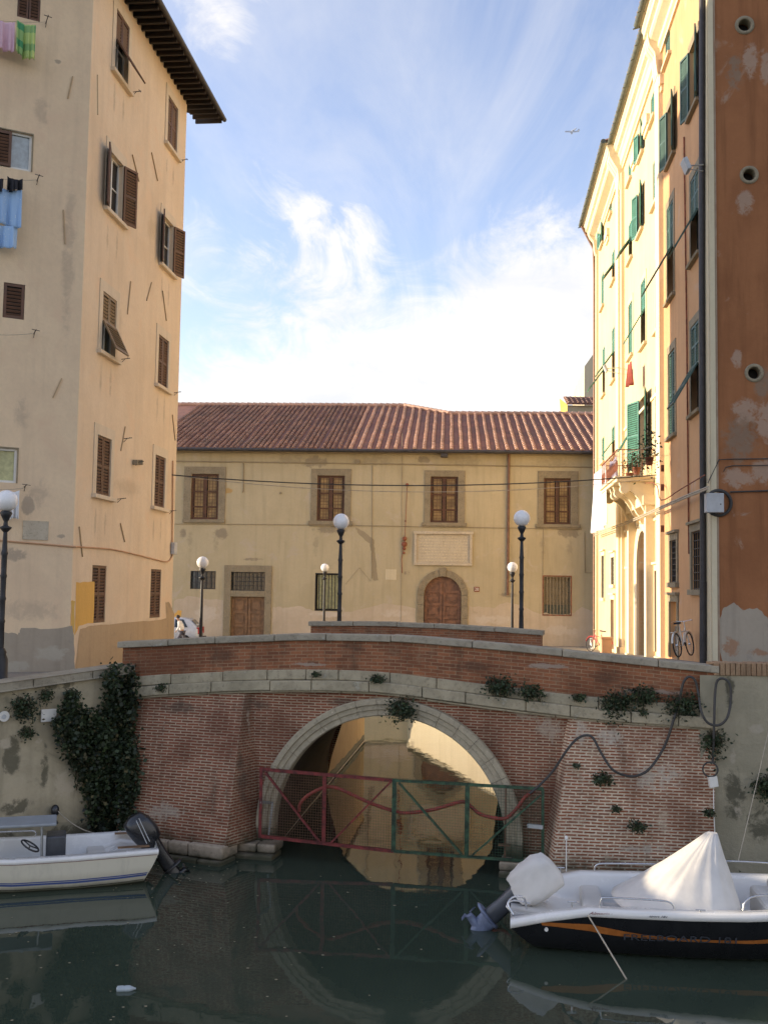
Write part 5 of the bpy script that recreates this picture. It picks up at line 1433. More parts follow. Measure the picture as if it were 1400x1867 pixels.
# ------------------------------------------------------------------ plants
def leaves(mb, P, n, spread, size, rnd, droop=.0, out=None, mats=2, aspect=1.6):
    for _ in range(n):
        o = V(rnd.gauss(0, 1) * spread[0], rnd.gauss(0, 1) * spread[1], rnd.gauss(0, 1) * spread[2])
        c = Vector(P) + o - V(0, 0, droop * abs(rnd.gauss(0, 1)))
        a = V(rnd.uniform(-1, 1), rnd.uniform(-1, 1), rnd.uniform(-1, .6)).normalized(); b = a.orthogonal().normalized(); b = Matrix.Rotation(rnd.uniform(0, 6.3), 3, a) @ b
        s_ = size * rnd.uniform(.45, 1.5); w = s_ / aspect
        mb.face([c, c + a * s_ * .5 + b * w * .5, c + a * s_, c + a * s_ * .5 - b * w * .5], mat=2 if rnd.random() < .07 else rnd.randrange(mats))
def clump(px, py, r, label, F=BR, n=.12, cnt=None, seed=0, flat=.55, droop=.12):
    rnd = random.Random(seed * 7 + 1); P = F.P(px, py, n); k = r / 93.0
    t = thing('wall_plant', F.P(px, py, n - .1), label, 'plant', 'weeds growing out of the bridge masonry')
    mb = MB(); leaves(mb, P, cnt or int(560 * (r / 20) ** 1.4) + 60, (k * .50, .07, k * flat * .5), .046 + k * .045, rnd, droop * k * 1.6); mb.build('foliage', ['leaf', 'leaf_dark', 'leaf_dry'], t)
    mb = MB()
    for i in range(7 + r // 4):
        a = rnd.uniform(-1, 1); mb.tube([P + V(0, .05, 0), P + V(a * k * .5, -.05, rnd.uniform(-.3, .6) * k), P + V(a * k * 1.0, -.1, rnd.uniform(-1, .7) * k)], .005, 4)
    mb.build('stems', 'stem', t); return t
for i, (x, y, r, lab, kw) in enumerate((
    (688, 1236, 12, 'small tuft of weed on the stone course just left above the arch crown', {}),
    (732, 1283, 25, 'bushy weed hanging over the crown of the arch ring', dict(n=.2, droop=.3)),
    (911, 1248, 26, 'round green weed on the stone course, leftmost of the row right of the arch', {}),
    (967, 1258, 20, 'smaller weed second in the row on the stone course', {}),
    (1054, 1270, 10, 'tiny weed on the stone course between larger bushes', {}),
    (1125, 1272, 28, 'wide trailing weed on the stone course, largest of the row', dict(droop=.35)),
    (1172, 1264, 24, 'leafy weed joined to the right of the largest bush on the stone course', {}),
    (1245, 1280, 29, 'dense weed on the stone course behind the black cable loop', dict(droop=.2)),
    (1171, 1298, 7, 'very small weed under the lower edge of the stone course', {}),
    (296, 1252, 11, 'small weed on the stone course at the left end of the bridge', {}),
    (1300, 1340, 20, 'dark weed hanging at the right end of the bridge below the stone course', dict(droop=.5)),
    (1098, 1417, 15, 'round weed rooted in the right brick buttress under the cable dip', dict(n=.35)),
    (1162, 1505, 13, 'low weed in the right brick buttress above the white boat', dict(n=.6)),
    (1050, 1394, 5, 'tiny weed on the right buttress left of the cable', dict(n=.3)),
    (576 + 0, 1228, 6, 'tiny sprig on the stone course left of the arch crown', {}),
    (1123, 1474, 6, 'brownish sprig low on the right brick buttress', dict(n=.5)),
    (1292, 1480, 8, 'small sprig where the brick buttress meets the cement wall', dict(n=.3)))):
    clump(x, y, r, lab, seed=i, **kw)
def in_poly(x, y, P):
    c = False
    for (x1, y1), (x2, y2) in zip(P, P[1:] + P[:1]):
        if (y1 > y) != (y2 > y) and x < (x2 - x1) * (y - y1) / (y2 - y1) + x1: c = not c
    return c
IV = [(206, 1214), (244, 1216), (250, 1262), (243, 1310), (249, 1370), (254, 1400), (247, 1450), (234, 1506), (205, 1524), (178, 1520), (163, 1496), (160, 1452), (140, 1400), (118, 1362), (99, 1322), (112, 1296), (126, 1262), (146, 1290), (184, 1306), (196, 1262), (192, 1228)]
t = thing('ivy', QL.W(.4, 0, .1), 'large dark ivy covering the corner between the left quay wall and the bridge', 'ivy')
rnd = random.Random(11); mb = MB(); cnt = 0
while cnt < 11000:
    x, y = rnd.uniform(90, 262), rnd.uniform(1205, 1530)
    if not in_poly(x + rnd.gauss(0, 5), y + rnd.gauss(0, 5), IV): continue
    cnt += 1
    dep = abs(rnd.gauss(0, .12)) + .03 + .08 * math.sin(x * .09) * math.sin(y * .06)
    if x < 215: p = QL.P(x, y, .08 + dep)
    else:
        z = 5.3 - 21.3 * (y - 1067) / 1900; p = at_y(x, y, 21.18 + max(0, (z - .3)) / 2.7 * .62 - .05 - dep)
    leaves(mb, p, 1, (.03, .03, .03), .080, rnd, 0, aspect=1.25)
mb.build('foliage', ['leaf', 'leaf_dark', 'leaf_dry'], t)
mb = MB()
for k in range(14):
    x = rnd.uniform(150, 235); pts = [(x, 1500)]
    for j in range(5): pts.append((pts[-1][0] + rnd.uniform(-14, 14), pts[-1][1] - rnd.uniform(25, 55)))
    mb.tube([QL.P(min(a, 214), b, .06) for a, b in pts], .012, 4)
mb.build('stems', 'stem', t)
for i, (x, y, r, lab) in enumerate(((45, 1280, 26, 'dark weed bush on the left quay wall under the stone edge'), (86, 1262, 12, 'small weed on the left quay wall next to the white panel'), (133, 1262, 14, 'spiky weed tuft on the left quay wall above the ivy'), (52, 1330, 12, 'thin straggling weed low on the left quay wall'))):
    t = clump(x, y, r, lab, F=QL, n=.12, seed=40 + i, droop=.3); t['group'] = 'weeds on the left quay wall'
for i, (x, y, r, lab) in enumerate(((1398, 1425, 24, 'dark weed on the cement quay wall at the right edge'), (1340, 1600, 14, 'dark growth at the foot of the cement wall behind the white boat'))):
    t = clump(x, y, r, lab, F=QR, n=.12, seed=50 + i, droop=.3); t['group'] = 'weeds on the right quay wall'
# white signs on the quay wall
t = thing('round_sign', QL.P(8, 1306, .08), 'small round white sign on the left quay wall', 'sign')
mb = MB(); mb.lathe(QL.P(8, 1306, .06), [(.10, 0), (.10, .02)], 20, axis=QL.Nv); mb.build('plate', 'white_frame', t)
mb = MB(); mb.lathe(QL.P(8, 1307, .085), [(.045, 0), (.045, .006)], 16, axis=QL.Nv); mb.build('mark', 'box_grey', t)
mb = MB(); a0, z0 = QL.px(100, 1314); a1, z1 = QL.px(73, 1293); QL.box(mb, min(a0, a1), max(a0, a1), z0, z1, .06, .09)
solo(mb, 'sign_panel', 'white_frame', QL.W(a0, z0, .06), 'small blank white panel on the left quay wall half hidden by ivy', 'sign', bevel=.01)

# ------------------------------------------------------------------ barrier gate across the arch
GF = Fr(tuple(BR.W(0, 0, .42).xy), (1, -.22), toward=(0, 0))
gL, gM, gR = GF.px(476, 1402), GF.px(718, 1422), GF.px(990, 1437)
gt = thing('barrier_gate', GF.W(0, 0), 'red and green metal barrier with wire mesh hung across the arch', 'gate')
def frame_part(name, pts_pairs, w, mat):
    mb = MB()
    for a, b in pts_pairs: mb.bar(GF.P(*a), GF.P(*b), w, w)
    return mb.build(name, mat, gt)
red = frame_part('red_frame', [((474, 1402), (717, 1423)), ((472, 1524), (717, 1552)), ((477, 1402), (474, 1524))], .058, 'gate_red')
mb = MB(); mb.bar(GF.P(592, 1412), GF.P(590, 1538), .075, .05); mb.bar(GF.P(484, 1408, .03), GF.P(584, 1536, .03), .04); mb.bar(GF.P(602, 1538, .03), GF.P(713, 1425, .03), .035); mb.build('brace', 'gate_red', red)
grn = frame_part('green_frame', [((719, 1423), (990, 1438)), ((719, 1552), (990, 1572)), ((989, 1438), (989, 1572))], .05, 'gate_green')
mb = MB(); mb.bar(GF.P(719, 1420), GF.P(717, 1553), .085, .05); mb.bar(GF.P(852, 1430), GF.P(850, 1562), .085, .05); mb.bar(GF.P(727, 1427, .03), GF.P(842, 1558, .03), .04); mb.bar(GF.P(860, 1560, .03), GF.P(985, 1450, .03), .035); mb.build('brace', 'gate_green', grn)
def wire(par, x0, x1, mat):
    mb = MB(); (a0, zt0), (a1, zt1) = GF.px(x0, 1402 + (x0 - 476) * .068), GF.px(x1, 1402 + (x1 - 476) * .068)
    zb0, zb1 = GF.px(x0, 1526 + (x0 - 476) * .09)[1], GF.px(x1, 1526 + (x1 - 476) * .09)[1]
    n = int((a1 - a0) / .050)
    for k in range(n + 1):
        t_ = k / n; a = lerp(a0, a1, t_); mb.obox(GF.W(a - .0022, lerp(zb0, zb1, t_), -.012), GF.D * .0044, GF.Nv * .004, V(0, 0, lerp(zt0, zt1, t_) - lerp(zb0, zb1, t_)))
    m_ = int((zt0 - zb0) / .050)
    for k in range(m_ + 1):
        t_ = k / m_; mb.bar(GF.W(a0, lerp(zb0, zt0, t_), -.016), GF.W(a1, lerp(zb1, zt1, t_), -.016), .004, .0044)
    mb.build('wire_mesh', mat, par)
wire(red, 477, 717, 'pipe_brown'); wire(grn, 720, 988, 'gate_green')
mb = MB(); mb.bar(GF.P(474, 1462, .02), GF.P(497, 1464, -.3), .05); mb.bar(GF.P(497, 1464, -.25), GF.P(490, 1524, -.25), .03); mb.build('hinge_bracket', 'zinc', gt)
mb = MB(); mb.bar(GF.P(962, 1505, -.05), GF.P(990, 1508, .03), .07); mb.build('hinge_bracket', 'zinc', gt)
mb = MB(); mb.bar(GF.P(922, 1432, -.1), GF.P(920, 1572, -.1), .03); mb.bar(GF.P(908, 1540, -.06), GF.P(930, 1541, -.06), .05, .04); mb.build('bolt_bar', 'pipe_brown', gt)
mb = MB(); hz = [(546, 1480), (547, 1466), (562, 1450), (590, 1436), (612, 1436), (640, 1448), (680, 1466), (720, 1479), (745, 1482), (790, 1476), (835, 1463), (850, 1464), (875, 1484), (905, 1492), (925, 1490), (945, 1470), (958, 1452), (975, 1442)]
mb.tube(smooth_path([GF.P(x, y, -.10) for x, y in hz], 6), .035, 8)
solo(mb, 'red_hose', 'hose_red', GF.P(720, 1479, -.1), 'red corrugated hose looping behind the barrier gate', 'hose')
mb = MB(); hz = [(965, 1447), (985, 1430), (1008, 1405), (1030, 1372), (1048, 1350), (1065, 1341), (1080, 1345), (1095, 1372), (1115, 1402), (1140, 1414), (1162, 1414), (1185, 1400), (1210, 1362), (1225, 1320), (1238, 1275), (1245, 1245), (1255, 1234), (1266, 1240), (1272, 1262), (1278, 1298), (1290, 1318), (1310, 1322), (1325, 1308), (1331, 1280), (1330, 1250), (1320, 1238), (1308, 1240), (1303, 1260), (1301, 1320), (1299, 1380), (1297, 1392)]
pts = []
for x, y in hz:
    z = BR.px(x, y)[1]; n_ = .10 + (max(0, 2.6 - z) * .33 if x < 1220 else 0) + (.16 if 1020 < x < 1120 else 0) + (.12 if z > 2.6 and z < 3.3 else 0) + (.06 if x > 1272 else 0)
    pts.append(BR.P(x, y, n_))
mb.tube(smooth_path(pts, 6), .024, 8)
solo(mb, 'black_cable', 'cable', pts[14], 'thick black cable looping over the right half of the bridge wall', 'cable')
mb = MB(); c0 = BR.P(1294, 1403, .34); mb.tube([c0 + BR.D * .13 * math.cos(k * math.pi / 8) + V(0, 0, .13 * math.sin(k * math.pi / 8)) for k in range(16)], .016, 6, closed=True)
solo(mb, 'cable_coil', 'cable', c0, 'small coil of black cable at the right end of the bridge', 'cable')
mb = MB(); c0 = BR.P(1300, 1426, .30); mb.obox(c0 - V(.07, .05, .10), (.15, 0, .03), (0, .1, 0), (-.03, 0, .19)); mb.tube([c0 + V(0, -.0, -.1), c0 + V(0, 0, -.5), c0 + V(.02, 0, -1.0)], .012, 5)
solo(mb, 'white_socket', 'white_frame', c0, 'small white socket box hanging under the cable coil', 'box', bevel=.01)

# ------------------------------------------------------------------ boats
def boat_frame(P, d, up=0):
    d = Vector((d[0], d[1])).normalized(); X = V(d.x, d.y, 0); Y = V(-d.y, d.x, 0)
    return lambda x, y, z: Vector(P) + X * x + Y * y + V(0, 0, z)
def hull_rows(st, f, lip, fl):
    """st: x, half beam, sheer z, chine half beam, chine z, keel z ; returns outer rows from near sheer round to far sheer"""
    rows = []
    for x, b, zs, cb_, zc_, zk, rake in st:
        r = []
        for sg in (-1, 1):
            seq = [(x + rake, sg * b, zs - lip), (x + rake * .6, sg * lerp(cb_, b, .62), lerp(zc_, zs - lip, .55)), (x, sg * cb_, zc_), (x, sg * cb_ * .5, lerp(zc_, zk, .6))]
            r.append(seq)
        rows.append([f(*p) for p in r[0]] + [f(x, 0, zk)] + [f(*p) for p in r[1][::-1]])
    return rows
# right boat -------------------------------------------------------
a8 = R(7.5)
f = boat_frame(at_z(975, 1738, 0) + V(.1, .92, 0), (math.cos(a8), -math.sin(a8)))
rbz = thing('motor_boat', f(0, 0, 0), 'white open motor boat with black hull and orange stripe, moored at right', 'boat')
st = [(0.0, 1.00, .47, .80, .06, -.18, -.34), (.35, 1.04, .60, .83, .06, -.2, -.18), (.8, 1.07, .72, .85, .06, -.22, -.02), (1.4, 1.10, .73, .87, .06, -.24, 0), (2.2, 1.13, .75, .88, .06, -.25, 0), (3.0, 1.12, .78, .85, .08, -.25, 0), (3.8, 1.02, .82, .72, .12, -.22, 0), (4.5, .80, .88, .48, .2, -.15, .05), (5.1, .48, .94, .22, .3, 0, .12), (5.5, .04, 1.0, .02, .4, .15, .25)]
mb = MB(); rows = hull_rows(st, f, .10, 0); mb.grid(rows, 0, True); mb.face(rows[0][::-1]); mb.build('hull', 'gel_black', rbz)
mb = MB(); rows = []
for x, b, zs, cb_, zc_, zk, rake in st:
    X = x + rake; iw = b - (.20 if b > .5 else b * .4); zf = .34 if x > .75 else lerp(.40, .48, 1 - x / .75)
    if x > 4: zf = zs - .06
    r = [(X, -b + .012, zs - .12), (X, -b - .02, zs - .10), (X, -b - .02, zs - .02), (X, -b + .03, zs), (X, -iw, zs - .01), (X, -iw + .03, zs - .05), (X, -iw + .05, zf), (X, -iw * .4, zf - .02)]
    rows.append([f(*p) for p in r] + [f(a, -b2, c) for a, b2, c in r[::-1]])
mb.grid(rows, 0, True); mb.face(rows[0][::-1]); mb.build('deck', 'gel_white', rbz)
mb = MB(); 
mb.obox(f(.75, -.8, .34), f(.32, 0, 0) - f(0, 0, 0), f(0, 1.6, 0) - f(0, 0, 0), V(0, 0, .22)); mb.build('rear_bench', 'liner', rbz, bevel=.05)
mb = MB(); mb.obox(f(3.35, -.55, .34), f(.55, 0, 0) - f(0, 0, 0), f(0, 1.1, 0) - f(0, 0, 0), V(0, 0, .42)); mb.build('front_seat', 'liner', rbz, bevel=.06)
mb = MB(); mb.obox(f(3.62, .1, .62), f(.5, 0, 0) - f(0, 0, 0), f(0, .5, 0) - f(0, 0, 0), V(0, 0, .26)); mb.build('cushion', 'liner', rbz, bevel=.06)
# orange stripe following the side
def side_pt(x, t_, off=.006):
    for p, q in zip(st, st[1:]):
        if p[0] <= x <= q[0]:
            u = (x - p[0]) / (q[0] - p[0]); v = [lerp(i, j, u) for i, j in zip(p, q)]; break
    _, b, zs, cb_, zc_, zk, rake = v
    # same facets as the hull
    A = (x + rake, b, zs - .10); Bp = (x + rake * .6, lerp(cb_, b, .62), lerp(zc_, zs - .10, .55)); Cc = (x, cb_, zc_)
    if t_ < .45: u = t_ / .45; P_ = [lerp(i, j, u) for i, j in zip(A, Bp)]
    else: u = (t_ - .45) / .55; P_ = [lerp(i, j, u) for i, j in zip(Bp, Cc)]
    return f(P_[0], -(P_[1] + off), P_[2])
mb = MB(); rows = []
for k in range(60):
    x = .30 + 4.4 * k / 59; c_ = .06 + .50 * (1 - math.exp(-(x - .3) * 1.5)) - .10 * sstep((x - 3.2) / 1.5); w = .035 + .06 * math.exp(-((x - .9) / .6) ** 2) + .03 * sstep((x - 2.6) / 1.2)
    rows.append([side_pt(x, max(.01, c_ - w)), side_pt(x, min(.95, c_ + w))])
mb.grid(rows, 0, False); mb.build('orange_stripe', 'orange_stripe', rbz)
pa, pb = side_pt(1.55, .50, .02), side_pt(3.0, .50, .02); nrm = (pb - pa).cross(side_pt(2.2, .2, 0) - side_pt(2.2, .8, 0)).normalized()
if nrm.y > 0: nrm = -nrm
text('FREEBOARD 181', .15, side_pt(2.08, .50, .02), pb - pa, nrm, 'grey_cowl', rbz, 'hull_lettering', .002, 0, 1.5)
pa = f(.72, -1.095, .69); text('Almarine', .075, f(.95, -1.102, .665), f(1, 0, 0) - f(0, 0, 0), nrm, 'red_stripe', rbz, 'deck_lettering', .001, .4, 1.2)
text('sport 181', .05, f(1.75, -1.150, .685), f(1, 0, 0) - f(0, 0, 0), nrm, 'grey_cowl', rbz, 'deck_lettering', .001, .3, 1.3)
def tube_part(name, pts, r, mat, par, n=6): mb = MB(); mb.tube(smooth_path(pts, n), r, 8); return mb.build(name, mat, par)
tube_part('hand_rail', [f(.95, -.97, .73), f(.97, -.97, .83), f(1.05, -.97, .86), f(1.75, -1.0, .87), f(1.95, -1.0, .84), f(2.0, -1.0, .75)], .014, 'steel', rbz)
tube_part('hand_rail', [f(2.95, -.98, .79), f(3.0, -.97, .92), f(3.2, -.95, 1.0), f(3.8, -.88, 1.02), f(4.4, -.7, 1.05), f(4.9, -.45, 1.1)], .014, 'steel', rbz)
tube_part('hand_rail', [f(1.0, 1.0, .73), f(1.05, 1.0, .83), f(1.3, 1.0, .86), f(2.2, 1.0, .88), f(2.3, 1.0, .78)], .014, 'steel', rbz)
tube_part('hand_rail', [f(2.9, 1.0, .79), f(3.0, 1.0, .95), f(3.2, .95, 1.0), f(3.9, .85, 1.02), f(4.6, .55, 1.06)], .014, 'steel', rbz)
tube_part('stern_rail', [f(-.30, -.75, .48), f(-.38, -.7, .62), f(-.3, -.62, .70), f(-.15, -.55, .68), f(-.1, -.5, .5)], .016, 'steel', rbz)
tube_part('boarding_ladder', [f(-.33, -.60, .46), f(-.40, -.60, .56), f(-.30, -.45, .60), f(-.05, -.42, .56)], .014, 'steel', rbz)
mb = MB(); mb.tube([f(.55, .98, .7), f(.55, .98, 1.22)], .010, 6); mb.ball(f(.55, .98, 1.24), .032, 10, 8, sc=(1, 1, 1.2)); mb.build('stern_light', 'white_frame', rbz)
mb = MB(); mb.lathe(f(.18, -1.01, .38), [(.028, 0), (.028, .03)], 12, axis=(f(0, -1, 0) - f(0, 0, 0))); mb.build('drain_fitting', 'white_frame', rbz)
for x, y in ((.55, -.98), (2.35, -1.06), (.45, .9)):
    mb = MB(); mb.tube([f(x - .07, y, .78), f(x + .07, y, .78)], .012, 6); mb.tube([f(x, y, .70), f(x, y, .78)], .014, 6); mb.build('cleat', 'steel', rbz)
# outboard engine, tilted up, under a white hood
def motor(f, pivot, tilt, par, cowl_mat, leg_mat, foot_mat, sc=1.0, hood=None):
    px_, py_, pz = pivot; ct, st_ = math.cos(tilt), math.sin(tilt)
    O = f(px_, py_, pz); Xv = f(1, 0, 0) - f(0, 0, 0); Yv = f(0, 1, 0) - f(0, 0, 0); Zv = V(0, 0, 1)
    down = (-Zv * ct - Xv * st_); fwd = (Xv * ct - Zv * st_)
    P = lambda a, b, c=0: O + down * (a * sc) + fwd * (b * sc) + Yv * (c * sc)
    mb = MB(); S = lambda a, b, u, v: (P(a, b), fwd * u * sc, Yv * v * sc)
    loft(mb, [S(-.02, -.16, .17, .12), S(.10, -.16, .14, .10), S(.35, -.15, .12, .075), S(.60, -.14, .13, .06)], 14, 2.6); m1 = mb.build('engine_leg', leg_mat, par)
    mb = MB(); loft(mb, [S(.58, -.17, .20, .11), S(.60, -.18, .22, .13), S(.62, -.17, .20, .11)], 14, 2.2); loft(mb, [S(.60, -.13, .14, .055), S(.75, -.12, .13, .06), S(.84, -.12, .10, .07), S(.92, -.10, .07, .045), S(1.02, -.12, .05, .012)], 14, 2)
    loft(mb, [(P(.80, .08), down * .01, Yv * .01), (P(.80, .0), down * .06 * sc, Yv * .06 * sc), (P(.80, -.22), down * .065 * sc, Yv * .065 * sc), (P(.80, -.34), down * .05 * sc, Yv * .05 * sc)], 12, 2)
    m2 = mb.build('gear_case', foot_mat, par)
    mb = MB()
    for k in range(3):
        t_ = 2 * math.pi * k / 3 + .4; r_ = down * math.cos(t_) + Yv * math.sin(t_); s2 = down * -math.sin(t_) + Yv * math.cos(t_)
        c = P(.80, -.36); mb.prism([c + r_ * .03, c + r_ * .09 + s2 * .06 - fwd * .02, c + r_ * .16 + s2 * .02, c + r_ * .14 - s2 * .05 + fwd * .02, c + r_ * .05 - s2 * .03], fwd * .01)
    mb.build('propeller', foot_mat, m2)
    mb = MB(); mb.obox(P(.0, -.02, -.13), down * .30 * sc, fwd * .16 * sc, Yv * .26 * sc); mb.build('clamp_bracket', 'grey_cowl', par, bevel=.02)
    if not hood:
        mb = MB(); loft(mb, [S(-.62, -.12, .06, .08), S(-.58, -.14, .19, .155), S(-.42, -.16, .245, .185), S(-.2, -.17, .25, .19), S(-.04, -.17, .22, .165), S(0, -.16, .18, .13)], 18, 3); return mb.build('engine_cowl', cowl_mat, par), P, fwd, Yv, down
    mb = MB(); loft(mb, [S(-.5, -.14, .15, .12), S(0, -.16, .16, .12)], 14, 2.6); mb.build('engine_cowl', cowl_mat, par)
    return None, P, fwd, Yv, down
_, P, fwd, Yv, down = motor(f, (-.06, 0, .50), R(50), rbz, 'grey_cowl', 'grey_cowl', 'blue_grey', 1.12, True)
mb = MB(); rnd = random.Random(2); secs = []
seg = 40; rows = []
for a, b, u, v, rg in ((-.58, -.10, .05, .05, 0), (-.565, -.11, .16, .14, .03), (-.53, -.13, .245, .20, .05), (-.38, -.15, .285, .225, .05), (-.18, -.16, .295, .235, .07), (-.02, -.16, .27, .21, .09), (.06, -.16, .235, .18, .12), (.08, -.16, .22, .17, .10)):
    row = []
    for j in range(seg):
        t_ = 2 * math.pi * j / seg; c, s_ = math.cos(t_), math.sin(t_); w = 1 + (rg + .03) * (.5 * math.sin(t_ * 4 + a * 5) + .45 * math.sin(t_ * 9 + a * 12) + .3 * math.sin(t_ * 16 + a * 20 + 2))
        row.append(P(a + .02 * math.sin(3 * t_) * (rg > .05), b + u * w * math.copysign(abs(c) ** .7, c), v * w * math.copysign(abs(s_) ** .7, s_)))
    rows.append(row)
mb.grid(rows, 0, True, True); mb.face(rows[0])
solo(mb, 'engine_hood', 'tarp', P(0, -.15), 'white cloth hood over the tilted outboard engine of the right boat', 'engine cover')
# white tent-like tarpaulin over the console
apex = (2.74, -.02, 1.74)
ring = [(2.15 + (1.0 if math.cos(t_) > 0 else 1.02) * .93 * math.copysign(abs(math.cos(t_)) ** .8, math.cos(t_)), -.08 + .96 * math.copysign(abs(math.sin(t_)) ** .8, math.sin(t_)), .64) for t_ in [2 * math.pi * k / 14 for k in range(14)]]
rp = []
for k in range(len(ring)):
    for j in range(6):
        p0, p1, p2, p3 = [Vector(ring[(k + d) % len(ring)]) for d in (-1, 0, 1, 2)]; t_ = j / 6
        rp.append(.5 * ((2 * p1) + (p2 - p0) * t_ + (2 * p0 - 5 * p1 + 4 * p2 - p3) * t_ * t_ + (3 * p1 - p0 - 3 * p2 + p3) * t_ ** 3))
rows = []; NP = len(rp)
rise = [0, .08, .2, .35, .5, .65, .8, .92, 1.0]
for q in rise:
    row = []
    for k, p in enumerate(rp):
        v = Vector(apex).lerp(p, q); sgn = 1 - (2 * q - 1) ** 2
        v.z -= .05 * sgn; fold = (.010 * math.sin(k * .27 + 2) + .008 * math.sin(k * .71 + 1 + q * 3) + .007 * math.sin(k * 1.6 - q * 7) + .006 * math.sin(q * 14 + k * .5)) * q * (1.2 - q) * 2
        d = (Vector((p.x, p.y, 0)) - Vector((apex[0], apex[1], 0))).normalized(); v += Vector((d.x, d.y, .5)) * fold
        row.append(f(v.x, v.y, v.z))
    rows.append(row)
mb = MB(); mb.grid(rows[1:], 0, True, True); mb.face(rows[1][::-1])
tp = solo(mb, 'boat_tarpaulin', 'tarp', f(2.4, 0, .5), 'white tarpaulin draped like a tent over the console of the right boat', 'tarpaulin')
sd = tp.modifiers.new('solid', 'SOLIDIFY'); sd.thickness = .01
mb = MB(); mb.tube([f(.75, -1.05, .66), f(1.25, -1.75, 0.0)], .012, 6); solo(mb, 'mooring_rope', 'cable_light', f(.75, -1.05, .6), 'pale taut rope from the right boat down into the water', 'rope')
mb = MB(); mb.tube([QR.P(1402, 1325, .1), QR.P(1385, 1400, .3), QR.P(1345, 1570, 1.2)], .008, 5); solo(mb, 'mooring_rope', 'cable_light', QR.P(1400, 1335, .1), 'thin light line hanging down the cement quay wall at right', 'rope')

# left boat ---------------------------------------------------------
a = R(17)
f = boat_frame(at_z(264, 1619, 0) + V(-.25, .86, 0), (-math.cos(a), -math.sin(a)))
# f local +y points to the camera side here
lbz = thing('motor_boat', f(0, 0, 0), 'cream open motor boat with blue lines and black outboard, cut by the left edge', 'boat')
st2 = [(0, .80, .62, .66, .08, -.15, -.22), (.5, .84, .615, .72, .06, -.2, -.12), (1.2, .87, .60, .74, .04, -.22, 0), (2.2, .88, .60, .73, .05, -.22, 0), (3.2, .80, .64, .60, .10, -.2, 0), (4.0, .58, .70, .38, .16, -.12, .05), (4.7, .25, .78, .14, .25, 0, .1), (5.0, .03, .82, .02, .3, .1, .15)]
mb = MB(); rows = hull_rows(st2, f, .07, 0); mb.grid(rows, 0, True); mb.face(rows[0][::-1]); mb.build('hull', 'gel_cream', lbz)
mb = MB(); rows = []
for x, b, zs, cb_, zc_, zk, rake in st2:
    X = x + rake; iw = b - (.16 if b > .5 else b * .4); zf = .22 if .5 < x < 3.4 else zs - .08
    if x == 0: zf = .42
    r = [(X, -b + .01, zs - .09), (X, -b - .015, zs - .07), (X, -b - .015, zs - .01), (X, -b + .02, zs), (X, -iw, zs), (X, -iw + .03, zs - .03), (X, -iw + .05, zf), (X, -iw * .4, zf - .01)]
    rows.append([f(*p) for p in r] + [f(a_, -b2, c) for a_, b2, c in r[::-1]])
mb.grid(rows, 0, True); mb.face(rows[0][::-1]); mb.build('deck', 'gel_white', lbz)
def side2(x, t_, off=.006):
    for p, q in zip(st2, st2[1:]):
        if p[0] <= x <= q[0]:
            u = (x - p[0]) / (q[0] - p[0]); v = [lerp(i, j, u) for i, j in zip(p, q)]; break
    _, b, zs, cb_, zc_, zk, rake = v
    A = (x + rake, b, zs - .07); Bp = (x + rake * .6, lerp(cb_, b, .62), lerp(zc_, zs - .07, .55)); Cc = (x, cb_, zc_)
    if t_ < .45: u = t_ / .45; P_ = [lerp(i, j, u) for i, j in zip(A, Bp)]
    else: u = (t_ - .45) / .55; P_ = [lerp(i, j, u) for i, j in zip(Bp, Cc)]
    return f(P_[0], (P_[1] + off), P_[2])
for t0, t1, mt, nm in ((.0, .035, 'red_stripe', 'red_line'), (.70, .74, 'blue_stripe', 'blue_line'), (.76, .83, 'blue_stripe', 'blue_line'), (.965, .99, 'algae', 'boot_line')):
    mb = MB(); rows = []
    for k in range(40): x = .02 + 4.5 * k / 39; rows.append([side2(x, t0), side2(x, t1)])
    mb.grid(rows, 0, False); mb.build(nm, mt, lbz)
for y in (-.55, .55):
    mb = MB(); mb.obox(f(-.08, y - .09, .622), f(.55, 0, 0) - f(0, 0, 0), f(0, .12, 0) - f(0, 0, 0), V(0, 0, .012)); mb.build('step_pad', 'door_wood', lbz)
mb = MB(); mb.obox(f(1.35, -.25, .22), f(.34, 0, 0) - f(0, 0, 0), f(0, .5, 0) - f(0, 0, 0), V(0, 0, .60)); cs = mb.build('console', 'grey_cowl', lbz, bevel=.03)
mb = MB(); mb.obox(f(.62, -.6, .22), f(.35, 0, 0) - f(0, 0, 0), f(0, 1.2, 0) - f(0, 0, 0), V(0, 0, .2)); mb.build('bench', 'liner', lbz, bevel=.03)
mb = MB(); mb.obox(f(1.52, -.35, 1.03), f(1.9, 0, .0) - f(0, 0, 0), f(0, .75, 0) - f(0, 0, 0), V(0, 0, .05)); mb.build('canopy', 'canopy_grey', lbz, bevel=.02)
for x, y in ((1.75, -.2), (1.75, .3), (3.0, -.2), (3.0, .3)):
    mb = MB(); mb.tube([f(x, y, .3), f(x + .02, y, 1.03)], .018, 6); mb.build('canopy_post', 'zinc', lbz)
mb = MB(); c0 = f(1.95, .42, .72); ax = (f(-.5, .1, .8) - f(0, 0, 0)).normalized(); u = ax.orthogonal().normalized(); v = ax.cross(u)
mb.tube([c0 + u * .17 * math.cos(k * math.pi / 8) + v * .17 * math.sin(k * math.pi / 8) for k in range(16)], .016, 6, closed=True)
for k in range(3): mb.tube([c0, c0 + u * .17 * math.cos(k * 2.1) + v * .17 * math.sin(k * 2.1)], .012, 5)
mb.build('steering_wheel', 'black_cowl', lbz)
